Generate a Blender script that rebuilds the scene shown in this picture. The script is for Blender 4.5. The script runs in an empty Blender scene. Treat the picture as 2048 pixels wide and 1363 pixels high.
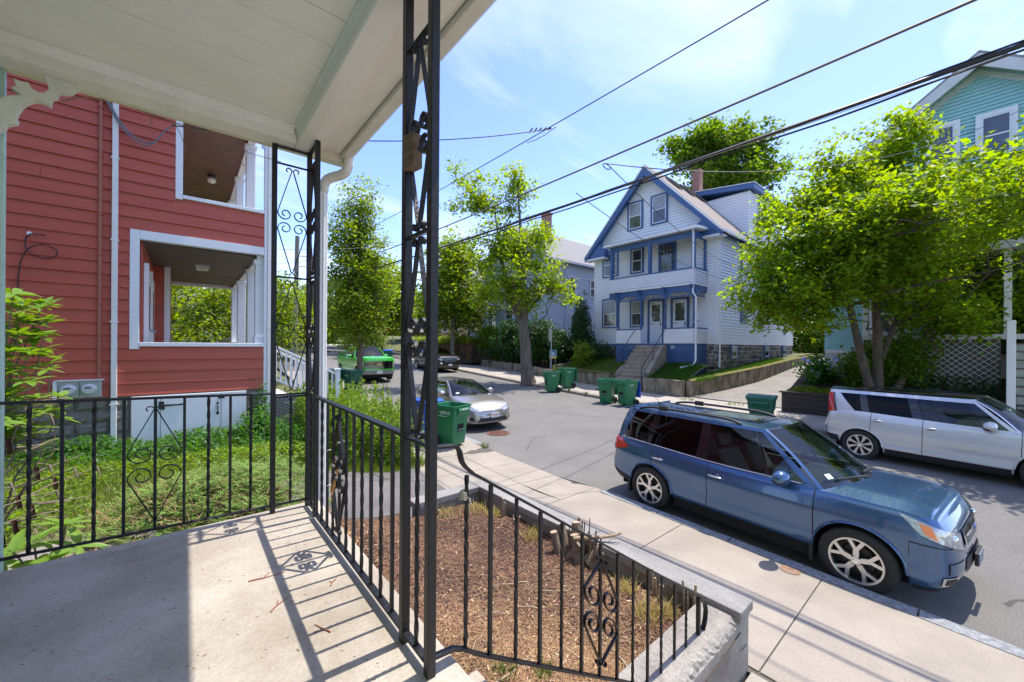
import bpy, math, random
import numpy as np
from mathutils import Vector, Matrix
R = math.radians
PI = math.pi
random.seed(7)
NP = np.random.default_rng(11)
SC = bpy.context.scene
COL = SC.collection

# ------------------------------------------------------------------ camera
CAM_Z = 2.686                      # eye height above the street (z = 0 at the near gutter)
cam_d = bpy.data.cameras.new('camera')
cam = bpy.data.objects.new('camera', cam_d); COL.objects.link(cam)
cam_d.sensor_width = 36.0
cam_d.lens = 778.0 / 2048.0 * 36.0
cam_d.shift_y = 8.5 / 2048.0
cam_d.clip_start = 0.02; cam_d.clip_end = 2000
cam.matrix_world = Matrix.Translation((0, 0, CAM_Z)) @ Matrix.Rotation(R(-40.05), 4, 'Z') @ Matrix.Rotation(R(90), 4, 'X') @ Matrix.Rotation(R(0.40), 4, 'Z')
SC.camera = cam

# ------------------------------------------------------------------ world, sun, exposure
SUN_EL, SUN_AZ = R(69.5), R(94.5)  # azimuth clockwise from +Y
w = bpy.data.worlds.new('World'); SC.world = w; w.use_nodes = True
nt = w.node_tree; nt.nodes.clear()
out = nt.nodes.new('ShaderNodeOutputWorld'); bg = nt.nodes.new('ShaderNodeBackground')
sky = nt.nodes.new('ShaderNodeTexSky'); sky.sky_type = 'NISHITA'; sky.sun_disc = False
sky.sun_elevation = SUN_EL; sky.sun_rotation = SUN_AZ; sky.altitude = 30; sky.air_density = 1.0; sky.dust_density = 0.6; sky.ozone_density = 1.5
tc = nt.nodes.new('ShaderNodeTexCoord')
# thin high cloud, spread over the whole sky: noise on the direction projected to a cloud layer
sep = nt.nodes.new('ShaderNodeSeparateXYZ'); nt.links.new(tc.outputs['Generated'], sep.inputs[0])
zmx = nt.nodes.new('ShaderNodeMath'); zmx.operation = 'MAXIMUM'; zmx.inputs[1].default_value = 0.0; nt.links.new(sep.outputs[2], zmx.inputs[0])
zad = nt.nodes.new('ShaderNodeMath'); zad.operation = 'ADD'; zad.inputs[1].default_value = 0.18; nt.links.new(zmx.outputs[0], zad.inputs[0])
cmb = nt.nodes.new('ShaderNodeCombineXYZ')
for k in (0, 1):
    dv = nt.nodes.new('ShaderNodeMath'); dv.operation = 'DIVIDE'
    nt.links.new(sep.outputs[k], dv.inputs[0]); nt.links.new(zad.outputs[0], dv.inputs[1]); nt.links.new(dv.outputs[0], cmb.inputs[k])
mpn = nt.nodes.new('ShaderNodeMapping'); mpn.inputs['Scale'].default_value = (0.75, 1.9, 1); mpn.inputs['Rotation'].default_value = (0, 0, R(38)); mpn.inputs['Location'].default_value = (3.3, 1.2, 0)
nt.links.new(cmb.outputs[0], mpn.inputs[0])
nz = nt.nodes.new('ShaderNodeTexNoise'); nz.inputs['Scale'].default_value = 1.05; nz.inputs['Detail'].default_value = 7; nz.inputs['Roughness'].default_value = 0.55; nz.inputs['Distortion'].default_value = 0.5
nt.links.new(mpn.outputs[0], nz.inputs['Vector'])
rp = nt.nodes.new('ShaderNodeValToRGB'); rp.color_ramp.elements[0].position = 0.46; rp.color_ramp.elements[0].color = (0, 0, 0, 1)
rp.color_ramp.elements[1].position = 0.74; rp.color_ramp.elements[1].color = (0.6, 0.6, 0.6, 1)
nt.links.new(nz.outputs[0], rp.inputs[0])
mx = nt.nodes.new('ShaderNodeMixRGB'); mx.inputs['Color2'].default_value = (3.9, 4.1, 4.4, 1)
hs0 = nt.nodes.new('ShaderNodeHueSaturation'); hs0.inputs['Saturation'].default_value = 1.2; hs0.inputs['Hue'].default_value = 0.521; nt.links.new(sky.outputs[0], hs0.inputs['Color'])
nt.links.new(rp.outputs[0], mx.inputs['Fac']); nt.links.new(hs0.outputs[0], mx.inputs['Color1']); nt.links.new(mx.outputs[0], bg.inputs['Color'])
bg.inputs['Strength'].default_value = 0.114
nt.links.new(bg.outputs[0], out.inputs['Surface'])
sd = bpy.data.lights.new('sun', 'SUN'); sun = bpy.data.objects.new('sun', sd); COL.objects.link(sun)
sd.energy = 2.0; sd.angle = R(0.53); sd.color = (1.0, 0.945, 0.85)
sdir = Vector((math.sin(SUN_AZ) * math.cos(SUN_EL), math.cos(SUN_AZ) * math.cos(SUN_EL), math.sin(SUN_EL)))
sun.rotation_euler = (-sdir).to_track_quat('-Z', 'Y').to_euler(); sun.location = (12, 0, 40)
SC.view_settings.view_transform = 'Standard'; SC.view_settings.look = 'None'
SC.view_settings.exposure = 1.80; SC.view_settings.gamma = 1.0
SC.view_settings.use_curve_mapping = False
SC.render.engine = 'CYCLES'
try:
    SC.cycles.max_bounces = 10; SC.cycles.diffuse_bounces = 5; SC.cycles.transparent_max_bounces = 16
    SC.cycles.use_denoising = True
except Exception:
    pass

# ------------------------------------------------------------------ materials
MATS = {}
def mat(name, col, rough=0.6, metal=0.0, var=0.0, vscale=4.0, bump=0.0, bscale=40.0, col2=None, spec=0.5, coat=0.0, stretch=(1, 1, 1), island=0.0, detail=5.0, trans=0.0, coords='Object'):
    """procedural principled: base colour varied by noise between col and col2, optional bump, per-island variation, translucency."""
    if name in MATS: return MATS[name]
    m = bpy.data.materials.new(name); m.use_nodes = True
    n = m.node_tree.nodes; l = m.node_tree.links; n.clear()
    o = n.new('ShaderNodeOutputMaterial'); p = n.new('ShaderNodeBsdfPrincipled')
    p.inputs['Roughness'].default_value = rough; p.inputs['Metallic'].default_value = metal
    p.inputs['Specular IOR Level'].default_value = spec
    p.inputs['Coat Weight'].default_value = coat; p.inputs['Coat Roughness'].default_value = 0.03
    c1 = (*col, 1)
    c2 = (*(col2 if col2 else tuple(max(0, c * (1 - var)) for c in col)), 1)
    csock = None
    if var > 0 or col2 or bump > 0:
        t = n.new('ShaderNodeTexCoord'); mp = n.new('ShaderNodeMapping'); mp.inputs['Scale'].default_value = stretch
        l.new(t.outputs[coords], mp.inputs[0])
    if var > 0 or col2:
        z = n.new('ShaderNodeTexNoise'); z.inputs['Scale'].default_value = vscale; z.inputs['Detail'].default_value = detail; z.inputs['Roughness'].default_value = 0.62
        l.new(mp.outputs[0], z.inputs['Vector'])
        r = n.new('ShaderNodeValToRGB'); r.color_ramp.elements[0].position = 0.34; r.color_ramp.elements[1].position = 0.68
        r.color_ramp.elements[0].color = c2; r.color_ramp.elements[1].color = c1
        l.new(z.outputs[0], r.inputs[0]); csock = r.outputs[0]
    if island > 0:
        g = n.new('ShaderNodeNewGeometry'); h = n.new('ShaderNodeHueSaturation')
        ma = n.new('ShaderNodeMapRange'); ma.inputs['To Min'].default_value = 1 - island; ma.inputs['To Max'].default_value = 1 + island
        l.new(g.outputs['Random Per Island'], ma.inputs['Value']); l.new(ma.outputs[0], h.inputs['Value'])
        mh = n.new('ShaderNodeMapRange'); mh.inputs['To Min'].default_value = 0.5 - island * 0.05; mh.inputs['To Max'].default_value = 0.5 + island * 0.05
        l.new(g.outputs['Random Per Island'], mh.inputs['Value']); l.new(mh.outputs[0], h.inputs['Hue'])
        if csock: l.new(csock, h.inputs['Color'])
        else: h.inputs['Color'].default_value = c1
        csock = h.outputs[0]
    if csock: l.new(csock, p.inputs['Base Color'])
    else: p.inputs['Base Color'].default_value = c1
    if bump > 0:
        z2 = n.new('ShaderNodeTexNoise'); z2.inputs['Scale'].default_value = bscale; z2.inputs['Detail'].default_value = 6; z2.inputs['Roughness'].default_value = 0.65
        l.new(mp.outputs[0], z2.inputs['Vector'])
        b = n.new('ShaderNodeBump'); b.inputs['Strength'].default_value = bump; b.inputs['Distance'].default_value = 0.02
        l.new(z2.outputs[0], b.inputs['Height']); l.new(b.outputs[0], p.inputs['Normal'])
    last = p.outputs[0]
    if trans > 0:
        tr = n.new('ShaderNodeBsdfTranslucent'); hs = n.new('ShaderNodeHueSaturation'); hs.inputs['Value'].default_value = 2.1; hs.inputs['Hue'].default_value = 0.482; hs.inputs['Saturation'].default_value = 1.2
        if csock: l.new(csock, hs.inputs['Color'])
        else: hs.inputs['Color'].default_value = c1
        l.new(hs.outputs[0], tr.inputs['Color'])
        ms = n.new('ShaderNodeMixShader'); ms.inputs[0].default_value = trans
        l.new(p.outputs[0], ms.inputs[1]); l.new(tr.outputs[0], ms.inputs[2]); last = ms.outputs[0]
    l.new(last, o.inputs['Surface'])
    MATS[name] = m; return m

def glass_mat(name, tint, refl=0.12, rough=0.015):
    """thin window pane: fresnel reflection over a tinted see-through."""
    if name in MATS: return MATS[name]
    m = bpy.data.materials.new(name); m.use_nodes = True
    n = m.node_tree.nodes; l = m.node_tree.links; n.clear()
    o = n.new('ShaderNodeOutputMaterial'); t = n.new('ShaderNodeBsdfTransparent'); t.inputs[0].default_value = (*tint, 1)
    g = n.new('ShaderNodeBsdfGlossy'); g.inputs['Roughness'].default_value = rough; g.inputs['Color'].default_value = (1, 1, 1, 1)
    f = n.new('ShaderNodeFresnel'); f.inputs['IOR'].default_value = 1.38
    a = n.new('ShaderNodeMath'); a.operation = 'ADD'; a.use_clamp = True; a.inputs[1].default_value = refl; sc_ = n.new('ShaderNodeMath'); sc_.operation = 'MULTIPLY'; sc_.inputs[1].default_value = .62
    ms = n.new('ShaderNodeMixShader'); l.new(f.outputs[0], sc_.inputs[0]); l.new(sc_.outputs[0], a.inputs[0]); l.new(a.outputs[0], ms.inputs[0])
    l.new(t.outputs[0], ms.inputs[1]); l.new(g.outputs[0], ms.inputs[2]); l.new(ms.outputs[0], o.inputs['Surface'])
    MATS[name] = m; return m

# ------------------------------------------------------------------ mesh builder
class MB:
    def __init__(s): s.v = []; s.f = []; s.mi = []; s.cur = 0
    def add(s, vs, fs):
        b = len(s.v); s.v.extend([tuple(v) for v in vs])
        for f in fs: s.f.append([b + i for i in f]); s.mi.append(s.cur)
        return s
    def box(s, x0, x1, y0, y1, z0, z1, rz=0.0, piv=None):
        vs = [(x, y, z) for z in (z0, z1) for (x, y) in ((x0, y0), (x1, y0), (x1, y1), (x0, y1))]
        if rz:
            px, py = piv if piv else ((x0 + x1) / 2, (y0 + y1) / 2); c, q = math.cos(rz), math.sin(rz)
            vs = [(px + (x - px) * c - (y - py) * q, py + (x - px) * q + (y - py) * c, z) for x, y, z in vs]
        return s.add(vs, [(3, 2, 1, 0), (4, 5, 6, 7), (0, 1, 5, 4), (1, 2, 6, 5), (2, 3, 7, 6), (3, 0, 4, 7)])
    def bar(s, p, q, wd, dp, up=(0, 0, 1), twist=0.0, seg=1):
        """rectangular bar from p to q, optionally twisted about its axis by `twist` radians in all."""
        p = Vector(p); q = Vector(q); d = (q - p).normalized(); u = Vector(up)
        if abs(d.dot(u)) > 0.98: u = Vector((1, 0, 0))
        a = d.cross(u).normalized(); b = a.cross(d).normalized()
        vs = []; fs = []
        for i in range(seg + 1):
            t = i / seg; c = p.lerp(q, t); an = twist * t; ca, sa = math.cos(an), math.sin(an)
            for sx, sy in ((-1, -1), (1, -1), (1, 1), (-1, 1)):
                x = sx * wd / 2; y = sy * dp / 2
                vs.append(c + a * (x * ca - y * sa) + b * (x * sa + y * ca))
        for i in range(seg):
            for k in range(4):
                j = (k + 1) % 4; fs.append((i * 4 + k, i * 4 + j, i * 4 + 4 + j, i * 4 + 4 + k))
        fs.append((3, 2, 1, 0)); e = seg * 4; fs.append((e, e + 1, e + 2, e + 3))
        return s.add(vs, fs)
    def tube(s, pts, r, n=6, closed=False, caps=True):
        pts = [Vector(p) for p in pts]; N = len(pts)
        rs = r if isinstance(r, (list, tuple)) else [r] * N
        vs = []; fs = []; prev = None
        for i, p in enumerate(pts):
            if closed: d = pts[(i + 1) % N] - pts[i - 1]
            else: d = pts[min(i + 1, N - 1)] - pts[max(i - 1, 0)]
            d.normalize()
            if prev is None:
                u = Vector((0, 0, 1)) if abs(d.z) < 0.9 else Vector((1, 0, 0))
                a = d.cross(u).normalized()
            else:
                a = prev - d * prev.dot(d)
                a = a.normalized() if a.length > 1e-6 else d.orthogonal().normalized()
            prev = a; b = d.cross(a)
            for k in range(n):
                t = 2 * PI * k / n; vs.append(p + (a * math.cos(t) + b * math.sin(t)) * rs[i])
        M = N if closed else N - 1
        for i in range(M):
            j = (i + 1) % N
            for k in range(n):
                k2 = (k + 1) % n; fs.append((i * n + k, i * n + k2, j * n + k2, j * n + k))
        if caps and not closed:
            fs.append(tuple(range(n))[::-1]); fs.append(tuple((N - 1) * n + k for k in range(n)))
        return s.add(vs, fs)
    def strip(s, pts, wd, th, side):
        """flat iron strip following pts (a curve in a plane), width wd along `side`, thickness th in the plane."""
        pts = [Vector(p) for p in pts]; sd = Vector(side).normalized(); vs = []; fs = []; N = len(pts)
        for i, p in enumerate(pts):
            d = (pts[min(i + 1, N - 1)] - pts[max(i - 1, 0)]).normalized(); nn = d.cross(sd).normalized()
            for a, b in ((-1, -1), (1, -1), (1, 1), (-1, 1)): vs.append(p + sd * (a * wd / 2) + nn * (b * th / 2))
        for i in range(N - 1):
            for k in range(4):
                j = (k + 1) % 4; fs.append((i * 4 + k, i * 4 + j, i * 4 + 4 + j, i * 4 + 4 + k))
        fs.append((3, 2, 1, 0)); e = (N - 1) * 4; fs.append((e, e + 1, e + 2, e + 3))
        return s.add(vs, fs)
    def prism(s, poly, d0, d1, axis='y'):
        """extrude a 2-D polygon; axis y: poly=(x,z), axis x: poly=(y,z), axis z: poly=(x,y)."""
        n = len(poly)
        mk = {'y': lambda a, b, d: (a, d, b), 'x': lambda a, b, d: (d, a, b), 'z': lambda a, b, d: (a, b, d)}[axis]
        vs = [mk(a, b, d0) for a, b in poly] + [mk(a, b, d1) for a, b in poly]
        fs = [tuple(range(n))[::-1], tuple(range(n, 2 * n))] + [(i, (i + 1) % n, n + (i + 1) % n, n + i) for i in range(n)]
        return s.add(vs, fs)
    def lathe(s, prof, c=(0, 0, 0), n=16, axis='z', caps=True):
        vs = []; fs = []
        for r, h in prof:
            for k in range(n):
                t = 2 * PI * k / n; a, b = r * math.cos(t), r * math.sin(t)
                p = {'z': (a, b, h), 'y': (a, h, b), 'x': (h, a, b)}[axis]
                vs.append((c[0] + p[0], c[1] + p[1], c[2] + p[2]))
        for i in range(len(prof) - 1):
            for k in range(n):
                j = (k + 1) % n; fs.append((i * n + k, i * n + j, i * n + n + j, i * n + n + k))
        if caps:
            fs.append(tuple(range(n))[::-1]); e = (len(prof) - 1) * n; fs.append(tuple(e + k for k in range(n)))
        return s.add(vs, fs)
    def grid(s, fn, nu, nv, flip=False):
        vs = [fn(i / nu, j / nv) for i in range(nu + 1) for j in range(nv + 1)]; fs = []
        for i in range(nu):
            for j in range(nv):
                a = i * (nv + 1) + j; q = (a, a + nv + 1, a + nv + 2, a + 1)
                fs.append(q[::-1] if flip else q)
        return s.add(vs, fs)
    def sphere(s, c, r, n=10, m=6, sc=(1, 1, 1)):
        prof = [(max(1e-4, math.sin(PI * i / m)) * r, -math.cos(PI * i / m) * r) for i in range(m + 1)]
        b = len(s.v); s.lathe(prof, (0, 0, 0), n)
        for i in range(b, len(s.v)):
            x, y, z = s.v[i]; s.v[i] = (c[0] + x * sc[0], c[1] + y * sc[1], c[2] + z * sc[2])
        return s
    def mesh(s, name, mats, smooth=None):
        me = bpy.data.meshes.new(name); me.from_pydata(s.v, [], s.f)
        for m in (mats if isinstance(mats, (list, tuple)) else [mats]): me.materials.append(m)
        if any(s.mi): me.polygons.foreach_set('material_index', s.mi)
        if smooth is not None:
            me.polygons.foreach_set('use_smooth', [True] * len(me.polygons)); me.set_sharp_from_angle(angle=R(smooth))
        me.update(); return me

def link(name, me, parent=None, world=True):
    o = bpy.data.objects.new(name, me); COL.objects.link(o)
    if parent is not None:
        o.parent = parent
        if world and parent.parent is None: o.matrix_parent_inverse = base_matrix(parent).inverted()
        elif world: o.matrix_parent_inverse = (base_matrix(parent.parent) @ parent.matrix_parent_inverse @ base_matrix(parent)).inverted()
    return o
def base_matrix(o):
    return Matrix.Translation(o.location) @ o.rotation_euler.to_matrix().to_4x4()
def tag(o, label=None, cat=None, group=None, kind=None):
    if label: o['label'] = label
    if cat: o['category'] = cat
    if group: o['group'] = group
    if kind: o['kind'] = kind
    return o
def thing(name, label, cat, loc=(0, 0, 0), rz=0.0, group=None):
    o = bpy.data.objects.new(name, None); COL.objects.link(o); o.empty_display_size = 0.2
    o.location = loc; o.rotation_euler = (0, 0, rz); return tag(o, label, cat, group)
def part(name, mb, m, parent, smooth=None, bevel=0.0, world=True, bseg=2):
    """one mesh object under `parent`; world=True: mb is in world coordinates, else in the thing's own."""
    o = link(name, mb.mesh(name, m, smooth), parent, world)
    if bevel:
        b = o.modifiers.new('bevel', 'BEVEL'); b.width = bevel; b.segments = bseg; b.limit_method = 'ANGLE'; b.angle_limit = R(40)
    return o
def solo(name, mb, m, label, cat, smooth=None, bevel=0.0, group=None):
    return tag(part(name, mb, m, None, smooth, bevel), label, cat, group)
def structure(name, mb, m, smooth=None, bevel=0.0, parent=None):
    o = part(name, mb, m, parent, smooth, bevel)
    if parent is None: o['kind'] = 'structure'
    return o
def stuff(name, me_or_mb, m, parent=None, label=None, cat=None):
    me = me_or_mb.mesh(name, m) if isinstance(me_or_mb, MB) else me_or_mb
    o = link(name, me, parent); o['kind'] = 'stuff'
    if parent is None and label: tag(o, label, cat)
    return o
def kids(o): return [c for c in COL.objects if c.parent == o]
def copy_tree(root, loc, rz=0.0, label=None, mats=None):
    """copy of a thing built in its own coordinates (world=False), with its parts and sub-parts."""
    r = root.copy(); COL.objects.link(r); r.location = loc; r.rotation_euler = (0, 0, rz)
    if label: r['label'] = label
    def rec(src, dst):
        for c in kids(src):
            d = c.copy(); COL.objects.link(d); d.parent = dst
            if mats and d.data and d.data.materials and d.data.materials[0].name in mats:
                d.data = d.data.copy(); d.data.materials[0] = mats[d.data.materials[0].name]
            rec(c, d)
    rec(root, r); return r
def text(name, body, size, m, parent, mtx, depth=0.002, align='CENTER'):
    cu = bpy.data.curves.new(name, 'FONT'); cu.body = body; cu.size = size; cu.align_x = align; cu.align_y = 'CENTER'; cu.extrude = depth
    tmp = bpy.data.objects.new(name, cu); COL.objects.link(tmp); bpy.context.view_layer.update()
    me = bpy.data.meshes.new_from_object(tmp.evaluated_get(bpy.context.evaluated_depsgraph_get())); bpy.data.objects.remove(tmp)
    me.name = name; me.materials.clear(); me.materials.append(m); o = bpy.data.objects.new(name, me); COL.objects.link(o)
    if parent is not None: o.parent = parent
    o.matrix_local = mtx; return o
def frame(origin, xdir, ydir):
    """matrix whose x axis runs along the writing and y axis up it."""
    x = Vector(xdir).normalized(); y = Vector(ydir); y = (y - x * y.dot(x)).normalized(); z = x.cross(y)
    return Matrix(((x.x, y.x, z.x, origin[0]), (x.y, y.y, z.y, origin[1]), (x.z, y.z, z.z, origin[2]), (0, 0, 0, 1)))
def smooth3(P, n=6):
    P = [Vector(p) for p in P]; out = []
    for i in range(len(P) - 1):
        p0, p1, p2, p3 = P[max(i - 1, 0)], P[i], P[i + 1], P[min(i + 2, len(P) - 1)]
        for k in range(n):
            t = k / n; out.append(.5 * (2 * p1 + (p2 - p0) * t + (2 * p0 - 5 * p1 + 4 * p2 - p3) * t * t + (3 * p1 - p0 - 3 * p2 + p3) * t ** 3))
    return out + [P[-1]]
def lerp(a, b, t): return a + (b - a) * t
def smst(t): t = max(0.0, min(1.0, t)); return t * t * (3 - 2 * t)
def interp(tab, x):
    """smooth (monotone-ish) interpolation through sorted (x, y)."""
    if x <= tab[0][0]: return tab[0][1]
    if x >= tab[-1][0]: return tab[-1][1]
    for i in range(len(tab) - 1):
        if tab[i][0] <= x <= tab[i + 1][0]:
            x0, y0 = tab[i]; x1, y1 = tab[i + 1]; h = x1 - x0
            if h < 1e-9: return y1
            def slope(k):
                if k <= 0 or k >= len(tab) - 1: return None
                a = (tab[k][1] - tab[k - 1][1]) / max(1e-9, tab[k][0] - tab[k - 1][0]); b = (tab[k + 1][1] - tab[k][1]) / max(1e-9, tab[k + 1][0] - tab[k][0])
                return 0.0 if a * b <= 0 else 2 * a * b / (a + b)
            d = (y1 - y0) / h; m0 = slope(i); m1 = slope(i + 1); m0 = d if m0 is None else m0; m1 = d if m1 is None else m1
            t = (x - x0) / h
            return (2*t**3 - 3*t*t + 1) * y0 + (t**3 - 2*t*t + t) * h * m0 + (-2*t**3 + 3*t*t) * y1 + (t**3 - t*t) * h * m1
def quads_mesh(name, V, m):
    """N x 4 x 3 array of quads -> mesh (each quad its own island)."""
    V = np.asarray(V, dtype=np.float32); N = V.shape[0]
    me = bpy.data.meshes.new(name); me.vertices.add(N * 4); me.loops.add(N * 4); me.polygons.add(N)
    me.vertices.foreach_set('co', V.reshape(-1)); me.loops.foreach_set('vertex_index', np.arange(N * 4, dtype=np.int32))
    me.polygons.foreach_set('loop_start', np.arange(0, N * 4, 4, dtype=np.int32)); me.polygons.foreach_set('loop_total', np.full(N, 4, dtype=np.int32))
    for q in (m if isinstance(m, (list, tuple)) else [m]): me.materials.append(q)
    me.update(calc_edges=True); return me
def leaf_quads(C, size, updir=0.6, aspect=0.62, rng=NP):
    """leaf-sized bent diamonds at the points C, normals biased upwards."""
    N = len(C); n = rng.normal(size=(N, 3)); n[:, 2] = np.abs(n[:, 2]) + updir; n /= np.linalg.norm(n, axis=1)[:, None]
    a = rng.normal(size=(N, 3)); a -= (a * n).sum(1)[:, None] * n; a /= np.linalg.norm(a, axis=1)[:, None]; b = np.cross(n, a)
    s = size * rng.uniform(0.65, 1.3, size=(N, 1)); k = s * aspect
    dr = n * s * 0.16
    return np.stack([C - a * s * 0.5, C + b * k * 0.5 - dr, C + a * s * 0.55, C - b * k * 0.5 - dr], axis=1)

# ------------------------------------------------------------------ terrain functions
def kerbN(y): return 5.51 + 0.063 * y
def kerbF(y): return 13.6 + 0.12 * y if y < 12 else 15.04 + 0.07 * (y - 12)
def wallF(y): return kerbF(y) + 3.1
def g(y):
    d = y - 10
    return 0.0 if d <= 0 else 0.042 * d * d / (d + 3.0) if d < 70 else 0.042 * 4900 / 73.0
def zroad(x, y): return g(y) + 0.2 * smst((x - 7.5) / 6.5)
# ------------------------------------------------------------------ material list
asphalt = mat('asphalt', (.185, .173, .158), .9, var=.22, vscale=.9, bump=.6, bscale=140, col2=(.145, .138, .13), detail=9)
asphalt_drive = mat('asphalt_drive', (.165, .155, .145), .92, bump=.5, bscale=120, vscale=1.6, col2=(.115, .11, .105), detail=9)
asphalt_pale = mat('asphalt_pale', (.27, .245, .22), .92, bump=.4, bscale=120, vscale=1.2, col2=(.20, .185, .165), detail=9)
slab_m = mat('sidewalk_concrete', (.345, .30, .245), .88, bump=.25, bscale=110, vscale=1.4, col2=(.26, .225, .185), detail=9)
slab_far_m = mat('sidewalk_concrete_far', (.40, .36, .31), .88, bump=.2, bscale=60, vscale=1.2, col2=(.30, .27, .23), detail=8)
granite = mat('granite', (.36, .37, .38), .8, bump=.9, bscale=38, vscale=22, col2=(.17, .175, .18), detail=6)
cap_m = mat('cap_concrete', (.29, .28, .26), .85, bump=.3, bscale=70, vscale=2.6, col2=(.18, .17, .16), detail=8, stretch=(1, .35, 1))
stub_m = mat('wall_concrete', (.33, .30, .265), .9, bump=.4, bscale=50, vscale=3, col2=(.17, .15, .13), detail=8)
porch_conc = mat('porch_concrete', (.47, .42, .355), .8, bump=.4, bscale=120, vscale=1.9, col2=(.30, .255, .20), detail=10)
soil = mat('soil', (.10, .065, .042), .95, bump=.8, bscale=60, vscale=8, col2=(.055, .036, .024))
earth = mat('earth', (.16, .14, .09), .95, bump=.4, bscale=20, vscale=1.5, col2=(.09, .10, .05))
turf = mat('turf', (.09, .125, .03), .95, bump=.6, bscale=50, vscale=2.2, col2=(.13, .11, .055), detail=8)
chip_m = mat('mulch_chip', (.215, .098, .062), .9, island=.55, vscale=4, col2=(.135, .062, .042))
straw_m = mat('dry_needle', (.33, .19, .095), .9, island=.5)
twig_m = mat('twig', (.30, .23, .16), .9, island=.35)
rust_m = mat('rusty_iron', (.20, .085, .055), .85, bump=.6, bscale=45, vscale=14, col2=(.12, .055, .04))
rust_pale = mat('rusty_iron_pale', (.30, .19, .13), .85, bump=.5, bscale=45, vscale=20, col2=(.20, .11, .075))
joint_m = mat('joint_dirt', (.10, .09, .075), .95)

def add_cracks(m, scale, col, speck=0.25, crack=.75):
    """aggregate speckle and wandering hairline cracks over a paving material."""
    n = m.node_tree.nodes; l = m.node_tree.links; p = [q for q in n if q.type == 'BSDF_PRINCIPLED'][0]; src = p.inputs['Base Color'].links[0].from_socket
    t = n.new('ShaderNodeTexCoord'); nz_ = n.new('ShaderNodeTexNoise'); nz_.inputs['Scale'].default_value = 1.3; nz_.inputs['Detail'].default_value = 6; l.new(t.outputs['Object'], nz_.inputs['Vector'])
    mixv = n.new('ShaderNodeMixRGB'); mixv.inputs['Fac'].default_value = .22; l.new(t.outputs['Object'], mixv.inputs['Color1']); l.new(nz_.outputs['Color'], mixv.inputs['Color2'])
    v = n.new('ShaderNodeTexVoronoi'); v.feature = 'DISTANCE_TO_EDGE'; v.inputs['Scale'].default_value = scale; l.new(mixv.outputs[0], v.inputs['Vector'])
    lt = n.new('ShaderNodeMath'); lt.operation = 'LESS_THAN'; lt.inputs[1].default_value = .0045 * scale / .4; l.new(v.outputs['Distance'], lt.inputs[0])
    n2 = n.new('ShaderNodeTexNoise'); n2.inputs['Scale'].default_value = .5; l.new(t.outputs['Object'], n2.inputs['Vector']); gt = n.new('ShaderNodeMath'); gt.operation = 'GREATER_THAN'; gt.inputs[1].default_value = .53; l.new(n2.outputs[0], gt.inputs[0])
    mu = n.new('ShaderNodeMath'); mu.operation = 'MULTIPLY'; l.new(lt.outputs[0], mu.inputs[0]); l.new(gt.outputs[0], mu.inputs[1]); mk = n.new('ShaderNodeMath'); mk.operation = 'MULTIPLY'; mk.inputs[1].default_value = crack; l.new(mu.outputs[0], mk.inputs[0])
    sp_ = n.new('ShaderNodeTexNoise'); sp_.inputs['Scale'].default_value = 75; sp_.inputs['Detail'].default_value = 3; l.new(t.outputs['Object'], sp_.inputs['Vector']); mr = n.new('ShaderNodeMapRange'); mr.inputs['From Min'].default_value = .3; mr.inputs['From Max'].default_value = .7; mr.inputs['To Min'].default_value = 1 - speck; mr.inputs['To Max'].default_value = 1 + speck; l.new(sp_.outputs[0], mr.inputs['Value'])
    hv = n.new('ShaderNodeHueSaturation'); l.new(src, hv.inputs['Color']); l.new(mr.outputs[0], hv.inputs['Value'])
    mx_ = n.new('ShaderNodeMixRGB'); mx_.inputs['Color2'].default_value = (*col, 1); l.new(mk.outputs[0], mx_.inputs['Fac']); l.new(hv.outputs[0], mx_.inputs['Color1']); l.new(mx_.outputs[0], p.inputs['Base Color'])
add_cracks(asphalt, .28, (.05, .047, .045), .38); add_cracks(asphalt_drive, .5, (.05, .05, .045), .35); add_cracks(asphalt_pale, .4, (.08, .075, .06), .3); add_cracks(slab_m, .16, (.16, .14, .11), .12); add_cracks(slab_far_m, .3, (.13, .11, .09), .12); add_cracks(porch_conc, .3, (.2, .2, .2), .10, 0.0); add_cracks(cap_m, .3, (.2, .2, .2), .2, 0.0); add_cracks(stub_m, .3, (.2, .2, .2), .25, 0.0)
# ------------------------------------------------------------------ ground, road, pavements
def axis_pts(a, b, fine0, fine1, step, grow=1.45):
    L = []; t = fine0
    while t <= fine1: L.append(t); t += step
    s = step; t = fine1
    while t < b: s *= grow; t += s; L.append(min(t, b))
    s = step; t = fine0; M = []
    while t > a: s *= grow; t -= s; M.append(max(t, a))
    return M[::-1] + L
xs = axis_pts(-600, 700, -16, 46, 2.0); ys = axis_pts(-500, 900, -16, 70, 2.0)
mb = MB(); nX, nY = len(xs), len(ys)
mb.add([(x, y, g(y) - 0.45) for x in xs for y in ys], [(i * nY + j, (i + 1) * nY + j, (i + 1) * nY + j + 1, i * nY + j + 1) for i in range(nX - 1) for j in range(nY - 1)])
structure('ground', mb, earth)

def sheet(name, m, fx0, fx1, y0, y1, zf, nx, ny, thick=0.0, kind=True):
    mb = MB()
    def fn(u, v):
        y = lerp(y0, y1, v); x = lerp(fx0(y), fx1(y), u); return (x, y, zf(x, y))
    mb.grid(fn, nx, ny)
    return structure(name, mb, m, smooth=60)
sheet('road', asphalt, lambda y: kerbN(y) - .02, lambda y: kerbF(y) + .02, -40, 110, zroad, 16, 150)

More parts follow.
